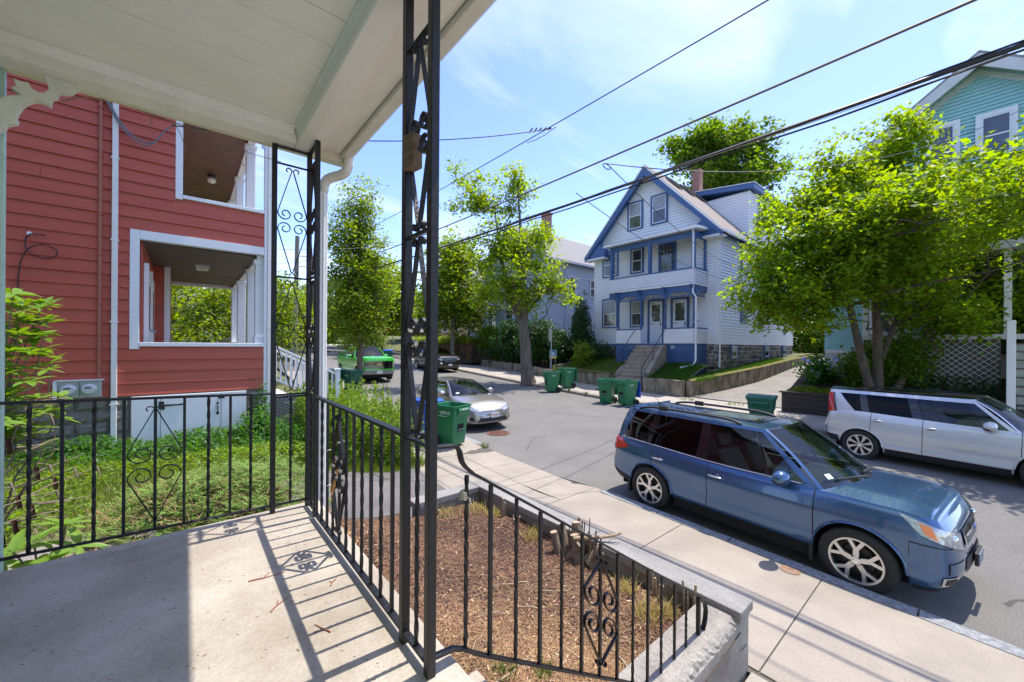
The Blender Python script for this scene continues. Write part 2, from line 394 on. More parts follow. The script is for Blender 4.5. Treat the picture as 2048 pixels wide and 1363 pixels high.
def sN(y): return 3.47 if y < 4.7 else 3.47 + 0.063 * (y - 4.7)
def drop(y):            # the kerb drops for the parking pad
    return smst((y - 4.3) / .9) * smst((8.6 - y) / .9)
def zsideN(x, y):
    t = (x - sN(y)) / max(.1, kerbN(y) - sN(y)); return g(y) + .135 - .02 * t - .09 * t * drop(y)
sheet('sidewalk', joint_m, lambda y: sN(y) - .05, lambda y: kerbN(y) - .03, -30, 60, lambda x, y: zsideN(x, y) - .012, 6, 120)
sw_near = bpy.data.objects['sidewalk']
joints = [-9.2, -7.4, -5.7, -3.95, -2.25, -.57, 1.08, 2.72, 4.44, 5.55, 6.7, 7.9, 9.2, 10.8, 12.4, 14, 15.6, 17.2, 18.8, 20.4, 22, 24, 26, 28, 30]
def slab(ya, yb, fa, fb, zf, m, parent, gap=.006, th=.05):
    mb = MB(); ya += gap; yb -= gap; vs = []; n = 4
    mb.grid(lambda u, v: (lerp(fa(lerp(ya, yb, v)) + gap, fb(lerp(ya, yb, v)) - gap, u), lerp(ya, yb, v), zf(lerp(fa(lerp(ya, yb, v)), fb(lerp(ya, yb, v)), u), lerp(ya, yb, v))), 4, 2)
    # skirt
    P = [(fa(ya) + gap, ya), (fb(ya) - gap, ya), (fb(yb) - gap, yb), (fa(yb) + gap, yb)]
    for i in range(4):
        (x0, y0), (x1, y1) = P[i], P[(i + 1) % 4]
        mb.add([(x0, y0, zf(x0, y0) - th), (x1, y1, zf(x1, y1) - th), (x1, y1, zf(x1, y1) - .0005), (x0, y0, zf(x0, y0) - .0005)], [(0, 1, 2, 3)])
    return part('slab', mb, m, parent)
for a, b in zip(joints[:-1], joints[1:]):
    inner = (lambda y: sN(y)); outer = (lambda y: kerbN(y) - (.13 if not 4.3 < y < 8.5 else .02))
    if 4.4 < a < 9:
        mid = lambda y: sN(y) + .58 * (kerbN(y) - sN(y))
        slab(a, b, inner, mid, zsideN, slab_m, sw_near); slab(a, b, mid, outer, zsideN, slab_m, sw_near)
    else: slab(a, b, inner, outer, zsideN, slab_m, sw_near)
# granite kerb, near side: stones of uneven length
def kerb_run(parent, y0, y1, kf, zt, side, lens):
    y = y0; k = 0
    while y < y1 - .2:
        L = min(lens[k % len(lens)], y1 - y); k += 1; a, b = y + .008, y + L - .008
        mb = MB(); prof = [(-.155, -.25), (-.155, 0.0), (-.005, .004), (.028, -.02), (.035, -.25)]
        vs = []
        for yy in np.linspace(a, b, 5):
            w_ = random.uniform(-.006, .006)
            for px, pz in prof: vs.append((kf(yy) + side * (px + (w_ if px > -.1 else 0)), yy, zt(yy) + pz + (random.uniform(-.005, .004) if pz > -.1 else 0)))
        n = len(prof); fs = [(i * n + j, i * n + j + 1, (i + 1) * n + j + 1, (i + 1) * n + j) for i in range(4) for j in range(n - 1)] + [tuple(range(n)), tuple(range(4 * n, 5 * n))[::-1]]
        mb.add(vs, fs); part('kerb_stone', mb, granite, parent); y += L
kerb_base = MB(); kerb_base.grid(lambda u, v: (kerbN(lerp(-30, 60, v)) - .17 + .22 * u, lerp(-30, 60, v), g(lerp(-30, 60, v)) - .03), 1, 90)
kn = structure('kerb', kerb_base, joint_m)
kerb_run(kn, -12, 4.25, kerbN, lambda y: g(y) + .125, 1, [1.15, .92, 1.5, 1.2, 1.75, 1.05])
kerb_run(kn, 8.35, 44, kerbN, lambda y: g(y) + .115, 1, [1.35, 1.9, 1.6])
mb = MB(); mb.prism([(kerbN(8.2) - .16, 8.36), (kerbN(8.2) + .03, 8.36), (kerbN(8.2) + .0, 8.12), (kerbN(8.2) - .08, 8.06), (kerbN(8.2) - .16, 8.14)], -.1, .11, 'z'); part('kerb_stone', mb, slab_m, kn, bevel=.03)
# far pavement and kerb
def zsideF(x, y): return zroad(kerbF(y), y) + .13 + .02 * (x - kerbF(y))
def driveF(y): return smst((y - 4.2) / .7) * smst((8.6 - y) / .7)
def zsideF2(x, y):
    t = max(0, min(1, (x - kerbF(y)) / 1.2)); return zsideF(x, y) - .1 * (1 - t) * driveF(y)
sheet('sidewalk_far', joint_m, lambda y: kerbF(y) + .05, lambda y: wallF(y) + .05, -30, 60, lambda x, y: zsideF2(x, y) - .012, 6, 120)
sw_far = bpy.data.objects['sidewalk_far']; sw_far.name = 'pavement'
jf = list(np.arange(-14.2, 40, 1.75))
for a, b in zip(jf[:-1], jf[1:]): slab(a, b, lambda y: kerbF(y) + .15, lambda y: wallF(y) + .02, zsideF2, slab_far_m, sw_far)
kb = MB(); kb.grid(lambda u, v: (kerbF(lerp(-30, 60, v)) - .04 + .22 * u, lerp(-30, 60, v), zroad(kerbF(lerp(-30, 60, v)), lerp(-30, 60, v)) - .03), 1, 90)
kf = structure('kerb', kb, joint_m)
kerb_far_m = mat('kerb_far', (.27, .235, .20), .85, bump=.5, bscale=30, vscale=6, col2=(.15, .125, .10))
granite_keep = granite; granite = kerb_far_m
kerb_run(kf, -12, 4.4, kerbF, lambda y: zroad(kerbF(y), y) + .125, -1, [1.6, 1.2, 1.9]); kerb_run(kf, 8.5, 40, kerbF, lambda y: zroad(kerbF(y), y) + .125, -1, [1.7, 1.3, 2.0])
granite = granite_keep

# ------------------------------------------------------------------ lots
def padz(x, y): return g(y) + lerp(.13, .62, smst((3.5 - x) / 2.7))
def zlotN(x, y):          # our side of the street
    s = smst((x - .6) / 3.0)
    if y < 7.7 and y > 4.7: q = smst((x - .75) / .35) * smst((7.75 - y) / .3); return lerp(g(y) * .8 + lerp(.93, .10, s) + .03 * math.sin(x * 2.1 + y * 1.3), padz(x, y) - .06, q)
    return g(y) * .8 + lerp(.93, .10, s) + .03 * math.sin(x * 2.1 + y * 1.3)
sheet('lawn', turf, lambda y: -14, lambda y: .80, 3.0, 4.77, zlotN, 24, 6)
sheet('lawn', turf, lambda y: -14, lambda y: sN(y) + .02, 4.75, 46, zlotN, 70, 130)
sheet('driveway', asphalt_drive, lambda y: 1.0 - .35 * math.sin((y - 4.8) * 1.1), lambda y: sN(y) + .01, 4.76, 7.55, padz, 14, 10)
# far side: white house lot, driveway, teal house lot, further lots
WALL_Y = lambda x: 8.62 - .9 * smst((x - 17.7) / 6.5)
def zlawnF(x, y):
    s = smst((x - wallF(y)) / 2.6); r = smst((9.6 - y) / 1.6)
    return g(y) * .7 + lerp(1.08, 1.86 - .28 * r, s)
sheet('lawn', turf, lambda y: wallF(y) + .1, lambda y: 46, 8.7, 17.6, zlawnF, 40, 24)
mb = MB(); mb.grid(lambda u, v: (lerp(17.75, 44, u), lerp(WALL_Y(lerp(17.75, 44, u)) + .05, 8.75, v), lerp(zlawnF(17.85, 8.7), 2.25, smst(u * 1.4)) - .0), 30, 2); structure('lawn', mb, turf)
def zdrive(x, y): return lerp(zsideF(wallF(y), y), 2.0, smst((x - 16.5) / 22) * .6 + .4 * max(0, (x - 16.5) / 22)) if x < 38.5 else 2.0
sheet('driveway', asphalt_pale, lambda y: wallF(y) - .02, lambda y: 44, 4.5, 8.5, lambda x, y: zdrive(x, y), 30, 6)
def zteal(x, y): return lerp(1.08, 1.75, smst((x - 16.7) / 3.0))
sheet('lawn', soil, lambda y: 16.72, lambda y: 40, -14, 4.45, zteal, 30, 24)
sheet('lawn', soil, lambda y: wallF(y) + .1, lambda y: 60, 17.6, 27.0, lambda x, y: g(y) + lerp(.75, 1.25, smst((x - wallF(y)) / 3)), 14, 12)
sheet('lawn', turf, lambda y: wallF(y) + .1, lambda y: 80, 27.0, 90.0, lambda x, y: g(y) + lerp(.5, 1.6, smst((x - wallF(y)) / 6)), 14, 20)
sheet('lawn', turf, lambda y: -60, lambda y: -14, -20, 90.0, lambda x, y: g(y) + .9, 8, 20)

mb = MB(); mb.box(2.55, 3.44, -2.2, 1.125, .0, .128); structure('walkway', mb, slab_far_m, bevel=.01)
mb = MB(); mb.box(-.78, 3.44, -12, -2.21, .0, .13); mb.box(-.78, 2.54, -2.2, -.96, .0, .13); structure('walkway', mb, slab_m)  # unseen pale paving, added behind the camera to bounce sunlight onto the porch ceiling
# manhole cover in the road, valve cover in the pavement
mb = MB(); n = 40; mb.lathe([(.36, 0), (.36, .016), (.325, .018), (.325, .012), (.30, .012)], (7.36, 9.38, zroad(7.36, 9.38) + .002), n)
o = solo('manhole_cover', mb, rust_m, 'round rusty manhole cover set in the road in front of the tan sedan', 'manhole cover', smooth=30)
mb = MB()
for i in range(-4, 5):
    for j in range(-4, 5):
        if i * i + j * j < 19: mb.box(7.36 + i * .066 - .02, 7.36 + i * .066 + .02, 9.38 + j * .066 - .02, 9.38 + j * .066 + .02, .015, .021)
t = part('tread_pattern', mb, rust_m, o); t['kind'] = 'stuff'
mb = MB(); mb.lathe([(.10, 0), (.10, .006), (.085, .008), (.03, .008), (.028, .004)], (5.36, 1.36, zsideN(5.36, 1.36) + .001), 28)
solo('valve_cover', mb, rust_pale, 'small round rusty water valve cover in the pavement beside the kerb', 'valve cover', smooth=30)
# ------------------------------------------------------------------ the porch we stand on
PF = 1.486
paint = mat('porch_paint', (.93, .905, .85), .55, var=.07, vscale=2.2, bump=.35, bscale=70, col2=(.87, .845, .79), stretch=(1, 1, 1))
paint_w = mat('beam_paint', (.89, .86, .80), .5, bump=.3, bscale=60, vscale=3, col2=(.80, .76, .69), stretch=(3, .4, 3), detail=8)
paint_green = mat('aged_paint', (.78, .78, .70), .55, bump=.3, bscale=60, vscale=4, col2=(.66, .67, .58), stretch=(3, .4, 3))
white_trim = mat('white_trim', (.80, .80, .80), .45, var=.05, vscale=3)
mint = mat('mint_siding', (.52, .70, .62), .5, vscale=5, col2=(.44, .60, .53))
iron = mat('black_iron', (.010, .011, .014), .40, bump=.35, bscale=55, vscale=45, col2=(.003, .003, .004), spec=.42)
gutter_m = mat('gutter_paint', (.74, .70, .62), .4, vscale=3, col2=(.62, .58, .50))
pipe_m = mat('downspout_white', (.78, .77, .74), .4, var=.06, vscale=2)

porch = thing('porch', 'white ceilinged front porch with a bare concrete floor the photo is taken from', 'porch', (0, 1, PF))
mb = MB(); mb.box(-.78, .80, -.95, 3.28, 1.33, PF); part('floor_slab', mb, porch_conc, porch, bevel=.012)
mb = MB(); mb.box(-.78, .745, -.92, 3.235, .3, 1.33); part('foundation', mb, stub_m, porch)
y = -.95; k = 0
while y < 3.06:
    mb = MB(); wd = .205; dz = random.uniform(-.0015, .0015)
    y1 = min(y + wd, 3.08)
    mb.box(-.78, .6, y + .003, y1 - .003, 4.205 + dz, 4.225); part('ceiling_board', mb, paint, porch, bevel=.003, bseg=1); y += wd
mb = MB(); mb.box(-.78, .6, -.95, 3.08, 4.228, 4.24); part('ceiling_back', mb, joint_m, porch)
mb = MB(); mb.box(.60, .72, -.95, 3.25, 4.10, 4.30); part('beam', mb, paint_w, porch, bevel=.006)
mb = MB(); mb.prism([(.575, 4.204), (.575, 4.185), (.585, 4.18), (.585, 4.168), (.599, 4.15), (.599, 4.204)], -.95, 3.05, 'y'); part('moulding', mb, paint_green, porch, smooth=30)
mb = MB(); mb.box(-.78, .598, 3.085, 3.24, 4.10, 4.30); part('beam', mb, paint_w, porch, bevel=.006)
mb = MB(); mb.prism([(3.05, 4.204), (3.05, 4.19), (3.062, 4.185), (3.062, 4.17), (3.083, 4.155), (3.083, 4.204)], -.76, .575, 'x'); part('moulding', mb, paint, porch, smooth=30)
mb = MB(); mb.box(-.78, .99, 3.243, 3.34, 4.125, 4.30); part('fascia', mb, mat('cream_trim', (.80, .76, .60), .5, vscale=4, col2=(.66, .62, .48)), porch, bevel=.004)
mb = MB(); mb.box(.724, .80, -.95, 3.238, 4.165, 4.30); part('soffit', mb, paint_w, porch, bevel=.004)
mb = MB(); mb.box(.808, .93, -.95, 3.238, 4.185, 4.30); part('soffit', mb, paint_w, porch, bevel=.004)
mb = MB(); mb.prism([(.935, 4.15), (1.0, 4.15), (1.035, 4.19), (1.035, 4.255), (1.05, 4.262), (1.05, 4.272), (.935, 4.272)], -1.05, 3.36, 'y'); part('gutter', mb, gutter_m, porch, smooth=30, bevel=.003)
mb = MB(); mb.box(-1.2, 1.0, -1.1, 3.38, 4.302, 4.42); part('roof', mb, mat('roof_felt', (.12, .11, .10), .9), porch)
# house wall behind, clapboarded
mb = MB(); mb.box(-11, -.80, -9, 3.26, .2, 10.5); part('wall', mb, mint, porch)
mb = MB(); mb.prism([(-9.6, 10.5), (3.9, 10.5), (-2.9, 13.5)], -11.5, -.2, 'x'); part('upper_roof', mb, mat('roof_felt', (.12, .11, .10), .9), porch)
z = 1.49
while z < 4.2:
    mb = MB(); mb.prism([(-.80, z), (-.772, z), (-.785, z + .125), (-.80, z + .125)], -1.5, 3.262, 'y'); part('clapboard', mb, mint, porch); z += .125
mb = MB(); mb.box(-.83, -.728, 3.262, 3.30, .6, 4.12); part('corner_board', mb, mint, porch, bevel=.003)
# scroll-cut bracket at the wall end of the far beam
br = [(-.45, 4.10), (-.455, 4.085), (-.47, 4.065), (-.485, 4.045), (-.505, 4.035), (-.53, 4.03), (-.535, 4.00), (-.555, 3.985), (-.558, 3.945), (-.585, 3.955), (-.61, 3.955), (-.635, 3.935), (-.655, 3.905), (-.668, 3.87), (-.675, 3.845), (-.668, 3.83), (-.672, 3.812), (-.69, 3.80), (-.705, 3.79), (-.71, 3.77), (-.735, 3.745), (-.75, 3.70),
      (-.75, 3.87), (-.735, 3.90), (-.715, 3.925), (-.69, 3.945), (-.655, 3.96), (-.672, 3.975), (-.692, 3.985), (-.672, 4.0), (-.682, 4.035), (-.655, 4.03), (-.632, 4.036), (-.622, 4.01), (-.60, 3.998), (-.578, 4.005), (-.562, 4.03), (-.568, 4.06), (-.585, 4.10)]
mb = MB(); mb.prism([(x, z_) for x, z_ in br], 3.175, 3.225, 'y'); part('bracket', mb, paint_green, porch, bevel=.003, bseg=1)
# downspout at the corner
dsp = MB(); pts = [(.985, 3.20, 4.16), (.985, 3.205, 4.10), (.975, 3.23, 4.055), (.95, 3.27, 4.035), (.90, 3.32, 4.02), (.865, 3.345, 4.0), (.845, 3.355, 3.96), (.84, 3.36, 3.90)]
sm = []
for i in range(len(pts) - 1):
    for t in np.linspace(0, 1, 4, endpoint=False): sm.append(Vector(pts[i]).lerp(Vector(pts[i + 1]), t))
sm.append(Vector(pts[-1])); dsp.tube(sm, [.036 + (.0022 if k % 2 else 0) for k in range(len(sm))], 12)
ds = part('downspout', dsp, gutter_m, porch, smooth=60)
mb = MB(); mb.prism([(.84 + .031 * math.cos(a) * (1 + .10 * math.cos(8 * a)), 3.36 + .025 * math.sin(a) * (1 + .10 * math.cos(8 * a))) for a in np.linspace(0, 2 * PI, 48, endpoint=False)], .86, 3.905, 'z'); part('pipe', mb, pipe_m, ds, smooth=40)
# steps down to the pavement
stp = thing('porch_steps', 'concrete steps going down beside the black stair railing', 'steps', (1.6, .4, .12), group=None)
for k in range(7):
    zt = PF - .19 * (k + 1); x1_ = (.97, 1.26, 1.54, 1.82, 2.10, 2.38, 2.66)[k]; x0 = .795 if k == 0 else x0_p
    mb = MB(); mb.box(x0 + .003, x1_, -.9, 1.375 if k == 0 else 1.14, max(.02, zt - .6), zt); part('step', mb, porch_conc, stp, bevel=.01); x0_p = x1_

# ------------------------------------------------------------------ wrought iron
def spiral(cx, cz, r0, r1, a0, a1, n=22): return [(cx + lerp(r0, r1, (i / n) ** .8) * math.cos(lerp(a0, a1, i / n)), cz + lerp(r0, r1, (i / n) ** .8) * math.sin(lerp(a0, a1, i / n))) for i in range(n + 1)]
def quarter(wd, h, sx, sz):
    """one of the four scrolls of a panel half-width wd, half-height h: little curl at the end, long leg, big volute."""
    rs = wd * .5
    top = spiral(.021, h - .022, .007, .017, R(330), R(330 - 420) + PI * .18, 16)
    top = [(x, z) for x, z in spiral(.027, h - .034, .008, .0235, R(-60), R(-60) + R(245), 12)]
    leg0 = (.004, h - .03)
    vol = spiral(wd - .003 - rs, rs + .004, rs, rs * .30, R(12), R(12 - 450), 30)
    P = top + [leg0] + [(lerp(leg0[0], vol[0][0], t), lerp(leg0[1], vol[0][1], t)) for t in (.3, .6, .85)] + vol
    return [(sx * x, sz * z) for x, z in P]
def panel(parent, name, c, along, wd, zc, h, width=.016, th=.0045):
    """four-scroll ornament centred on c (x, y), in the vertical plane that holds `along`."""
    a = Vector((along[0], along[1], 0)); nrm = Vector((-along[1], along[0], 0))
    for sx in (-1, 1):
        for sz in (-1, 1):
            pts = [Vector((c[0], c[1], zc)) + a * x + Vector((0, 0, z)) for x, z in quarter(wd, h, sx, sz)]
            if len(along) > 2: pts = [p + Vector((0, 0, along[2])) * (a.dot(p - Vector((c[0], c[1], zc)))) for p in pts]
            mb = MB(); mb.strip(pts, width, th, nrm); part('scroll', mb, iron, parent, smooth=35)
def post(parent, x, y, z0, z1, s=.031):
    mb = MB(); mb.box(x - s / 2, x + s / 2, y - s / 2, y + s / 2, z0, z1); part('post', mb, iron, parent, bevel=.0025, bseg=1)
def baluster(parent, x, y, z0, z1, tw):
    mb = MB()
    if tw: mb.bar((x, y, z0), (x, y, z1), .0135, .0135, up=(0, 1, 0), twist=PI * 5, seg=44)
    else: mb.bar((x, y, z0), (x, y, z1), .0145, .0145, up=(0, 1, 0))
    part('baluster', mb, iron, parent, smooth=25 if tw else None)
def flat(parent, name, p, q, wd, th):
    mb = MB(); mb.bar(p, q, wd, th); part(name, mb, iron, parent, bevel=.002, bseg=1)

colA = thing('iron_column', 'black wrought iron corner column of three legs at the far end of the porch', 'column', (.70, 3.18, PF), group='iron porch columns')
for x, y in ((.48, 3.20), (.703, 3.19), (.703, 2.96)): post(colA, x, y, PF, 4.10)
for z in (3.97, 3.16, 2.325):
    flat(colA, 'crossbar', (.495, 3.195, z), (.69, 3.19, z), .012, .012); flat(colA, 'crossbar', (.703, 3.175, z), (.703, 2.976, z), .02, .012)
flat(colA, 'crossbar', (.495, 3.195, 4.088), (.69, 3.19, 4.088), .025, .01); flat(colA, 'crossbar', (.703, 3.175, 4.088), (.703, 2.976, 4.088), .025, .01)
for zc, h in ((3.565, .40), (2.742, .41)):
    panel(colA, 'scroll', (.592, 3.195), (1, 0), .096, zc, h, .013, .0055); panel(colA, 'scroll', (.703, 3.076), (0, 1), .098, zc, h)
colB = thing('iron_column', 'black wrought iron column nearest to us with a wooden block tied in its upper scroll', 'column', (.68, 1.37, PF), group='iron porch columns')
for y in (1.268, 1.482): post(colB, .686, y, PF, 4.10, .034)
for z in (3.86, 3.11, 2.315): flat(colB, 'crossbar', (.686, 1.285, z), (.686, 1.465, z), .022, .010)
flat(colB, 'crossbar', (.686, 1.285, 4.085), (.686, 1.465, 4.085), .03, .012)
for zc, h in ((3.485, .375), (2.712, .395)): panel(colB, 'scroll', (.686, 1.375), (0, 1), .088, zc, h, .019, .005)
baluster(colB, .686, 1.375, 1.535, 2.31, True); flat(colB, 'bottom_rail', (.686, 1.285, 1.53), (.686, 1.465, 1.53), .03, .010)
# weathered block with a rusty hook in the upper scroll
bk = MB(); bk.box(.655, .700, 1.385, 1.455, 3.37, 3.50, rz=.15)
o = solo('wood_block', bk, mat('weathered_wood', (.23, .15, .09), .85, bump=.6, bscale=40, vscale=14, col2=(.12, .075, .045), stretch=(1, 1, 4)), 'weathered wooden block with a hook lodged in the near iron column', 'wood block', bevel=.003)
mb = MB(); mb.tube([(.702, 1.40, 3.44), (.72, 1.375, 3.43), (.74, 1.355, 3.45), (.735, 1.335, 3.475), (.715, 1.325, 3.47)], .006, 6); part('hook', mb, mat('grey_hook', (.25, .26, .25), .5, metal=.4), o, smooth=50)

railA = thing('iron_railing', 'black iron railing across the far end of the porch in front of the red house', 'railing', (-.1, 3.2, PF), group='iron porch railings')
flat(railA, 'top_rail', (-.76, 3.2, 2.375), (.465, 3.2, 2.335), .032, .014); flat(railA, 'bottom_rail', (-.76, 3.2, 1.575), (.69, 3.2, 1.535), .022, .012)
flat(railA, 'top_rail', (.495, 3.2, 2.308), (.69, 3.2, 2.308), .028, .012)
for i, x in enumerate((-.745, -.625, -.51, -.39, -.27, -.135, 0.0, .12, .235, .35)): baluster(railA, x, 3.2, 1.57 - .03 * (x + .7), 2.37 - .033 * (x + .7), i % 2 == 1 and x != -.135)
baluster(railA, .592, 3.2, 1.54, 2.31, True)
panel(railA, 'scroll', (-.135, 3.193), (1, 0), .125, 1.955, .365, .013, .0055)
railB = thing('iron_railing', 'black iron railing along the street edge of the porch between the two columns', 'railing', (.69, 2.2, PF), group='iron porch railings')
flat(railB, 'top_rail', (.69, 2.94, 2.328), (.688, 1.50, 2.322), .036, .014); flat(railB, 'bottom_rail', (.69, 2.94, 1.53), (.688, 1.50, 1.53), .032, .010)
flat(railB, 'bottom_rail', (.703, 3.17, 1.53), (.703, 2.98, 1.53), .03, .010)
for i in range(11): baluster(railB, .689, 2.865 - .125 * i, 1.532, 2.322, i % 2 == 1 and i != 4)
baluster(railB, .703, 3.075, 1.532, 2.322, True)
panel(railB, 'scroll', (.683, 2.365), (0, 1), .118, 1.935, .355, .018, .005)
railC = thing('stair_railing', 'black iron stair railing sloping down to the pavement with a curled end', 'railing', (1.8, 1.27, 1.0), group='iron porch railings')
zt = lambda x: 2.215 - .655 * (x - .82)
zb = lambda x: 1.47 - .66 * (x - .88)
mb = MB(); pts = [(.70, 2.312), (.775, 2.308), (.795, 2.30), (.808, 2.28), (.813, 2.255), (.82, 2.235), (.835, 2.215)] + [(x, zt(x)) for x in np.linspace(.87, 2.80, 12)] + [(2.86, .875), (2.91, .835), (2.945, .785), (2.955, .735), (2.945, .685), (2.925, .645), (2.905, .625), (2.90, .605), (2.912, .592), (2.925, .60)]
mb.strip([(x, 1.27, z) for x, z in pts], .032, .011, (0, 1, 0)); part('hand_rail', mb, iron, railC, smooth=35, bevel=.002, bseg=1)
mb = MB(); mb.strip([(x, 1.27, z) for x, z in [(.70, 1.545), (.74, 1.54), (.785, 1.535), (.83, 1.512)] + [(x, zb(x)) for x in np.linspace(.90, 2.28, 8)]], .026, .010, (0, 1, 0)); part('bottom_rail', mb, iron, railC, smooth=35)
for i, x in enumerate((.842, .96, 1.10, 1.245, 1.39, 1.54, 1.69, 1.845, 2.0, 2.16, 2.32, 2.49, 2.65)): baluster(railC, x, 1.27, zb(x) if x < 2.28 else .60, zt(x) - (.02 if i == 0 else .006), i % 2 == 0 and i != 6)
post(railC, 2.835, 1.27, .60, .885, .026)
panel(railC, 'scroll', (1.69, 1.262), (1, 0, -.655), .145, 1.285, .30, .018, .005)
# a knotted string on the first baluster
mb = MB()
for k in range(4): mb.tube([(.825 + .013 * math.cos(a), 1.27 + .013 * math.sin(a), 2.095 + .008 * k + .004 * math.sin(2 * a)) for a in np.linspace(0, 2 * PI, 10, endpoint=False)], .0035, 5, closed=True)
mb.tube([(.838, 1.262, 2.10), (.85, 1.258, 2.09), (.852, 1.256, 2.065)], .003, 5)
solo('string', mb, mat('string', (.42, .36, .27), .95), 'knotted string tied round the top baluster of the stair railing', 'string', smooth=50)
mb = MB()
for k, (yy, zz) in enumerate(((2.365, 2.12), (2.62, 2.02), (2.62, 1.80), (2.49, 1.96))): mb.tube([(.689 + .011 * math.cos(a), yy + .011 * math.sin(a), zz) for a in np.linspace(0, 2 * PI, 8, endpoint=False)], .003, 5, closed=True); mb.tube([(.70, yy, zz), (.715, yy - .015, zz + .004)], .002, 4)
solo('cable_ties', mb, white_trim, 'pale plastic cable ties left round the balusters of the street railing', 'cable ties')
# curled dead leaf caught in the scroll
mb = MB(); mb.grid(lambda u, v: (.672 + .02 * math.sin(u * 5) + .012 * math.sin(v * 3), 2.44 - .035 * u + .02 * (v - .5) * math.sin(PI * min(1, u * 1.2 + .1)), 1.985 - .19 * u + .03 * math.cos(v * 4)), 10, 5)
solo('dead_leaf', mb, mat('dead_leaf', (.55, .25, .06), .7, vscale=20, col2=(.36, .15, .04)), 'curled orange dead leaf caught in the scroll of the street railing', 'leaf', smooth=60)
# dry vine hanging under the far eave
mb = MB(); rr = random.Random(5)
main = [(-.52, 3.20, 3.99), (-.47, 3.25, 4.06), (-.42, 3.30, 4.10), (-.36, 3.345, 4.13)] + [(-.36 + .1 * k, 3.345, 4.14 - .012 * k + rr.uniform(-.012, .012)) for k in range(1, 10)]
mb.tube(main, [.0035] * 8 + [.0025] * 5, 5)
for k, (dx, dz) in enumerate(((.05, .02), (-.02, -.09), (.06, -.16), (.02, -.03), (.10, -.18), (.07, -.13))):
    b = Vector(main[4 + k]); mb.tube([b, b + Vector((dx * .5, .0, dz * .4)), b + Vector((dx, .01, dz))], [.0025, .002, .0015], 4); mb.sphere(b + Vector((dx, .01, dz)), .005, 5, 4)
solo('dry_vine', mb, mat('dry_vine', (.24, .17, .12), .9), 'thin dry vine creeping along the far eave of the porch', 'vine', smooth=50)
# dry needles and twigs blown on the porch floor
rr = random.Random(3); mb = MB()
for k in range(380):
    x = rr.uniform(-.72, .66); y = rr.uniform(.2, 3.15); a = rr.gauss(-.3, .5); L = rr.uniform(.004, .013) * (1 if rr.random() < .94 else 3.0)
    mb.bar((x, y, PF + .0014), (x + L * math.cos(a), y + L * math.sin(a), PF + .002), .0016, .001)
o = stuff('litter', mb, mat('floor_litter', (.17, .10, .055), .95, island=.5), label='dry needles and specks strewn over the porch floor', cat='litter')
rr = random.Random(9)
for (x, y, a, L) in ((.30, 2.02, .9, .11), (.47, 1.72, 1.9, .10), (.25, 2.35, .15, .16), (.56, 2.05, 1.4, .07)):
    mb = MB(); p = [Vector((x, y, PF + .004))]
    for k in range(5): a += rr.uniform(-.35, .35); p.append(p[-1] + Vector((math.cos(a) * L / 5, math.sin(a) * L / 5, 0)))
    mb.tube(p, [.003, .003, .0025, .002, .002, .0015], 5); mb.tube([p[2], p[2] + Vector((math.cos(a + .9) * L * .35, math.sin(a + .9) * L * .35, 0))], .0018, 4)
    o = solo('twig', mb, mat('red_twig', (.30, .10, .06), .9), 'small reddish dry twig lying on the sunny part of the porch floor', 'twig', group='twigs on the porch floor')

# ------------------------------------------------------------------ planter bed with concrete wall
pw = thing('planter_wall', 'low concrete planter wall with a grey cap between porch and pavement', 'wall', (3.35, 2.9, .1))
def rough(mb_fn): pass
mb = MB(); mb.box(3.265, 3.455, 1.15, 4.72, .0, .588); part('wall', mb, stub_m, pw, bevel=.008)
for a, b in ((1.13, 2.62), (2.626, 4.775)):
    mb = MB(); mb.box(3.235, 3.49, a, b, .59, .67); part('cap_stone', mb, cap_m, pw, bevel=.010)
mb = MB(); mb.box(2.28, 3.262, 4.60, 4.72, .0, .588); part('wall', mb, stub_m, pw, bevel=.006)
mb = MB(); mb.box(2.25, 3.232, 4.555, 4.775, .589, .668); part('cap_stone', mb, cap_m, pw, bevel=.010)
mb = MB(); rr = random.Random(2)
prof = [(1.45, 0), (1.45, .60), (1.44, .615), (1.30, .622), (1.20, .622), (1.175, .612), (1.158, .59), (1.150, .565), (1.148, .55), (1.148, .0)]
N = 46; vs = []
for i in range(N + 1):
    x = lerp(1.9, 3.262, i / N)
    for j, (yy, zz) in enumerate(prof):
        e = 1 if 5 <= j <= 7 else 0
        vs.append((x + e * rr.uniform(-.008, .008), yy + e * rr.uniform(-.004, .010), zz + e * rr.uniform(-.010, .004)))
n = len(prof); mb.add(vs, [(i * n + j, (i + 1) * n + j, (i + 1) * n + j + 1, i * n + j + 1) for i in range(N) for j in range(n - 1)] + [tuple(range(n)), tuple(range(N * n, N * n + n))[::-1]])
part('side_wall', mb, stub_m, pw)
mb = MB(); mb.box(3.30, 3.40, 1.1465, 1.1485, .34, .349); part('crack', mb, joint_m, pw)
def zm(x, y): return .47 + .22 * smst((2.6 - x) / 1.8) + .02 * math.sin(x * 5 + y * 3.1) + .015 * math.sin(y * 7.3 - x * 2) + .0 * x
mb = MB(); mb.grid(lambda u, v: (lerp(.745, 3.27, u), lerp(1.14, 4.80, v), zm(lerp(.745, 3.27, u), lerp(1.14, 4.80, v)) - (.0 if lerp(.745, 3.27, u) < 2.2 or lerp(1.14, 4.80, v) < 4.6 else .1)), 40, 50); structure('mulch_bed', mb, soil, smooth=60)
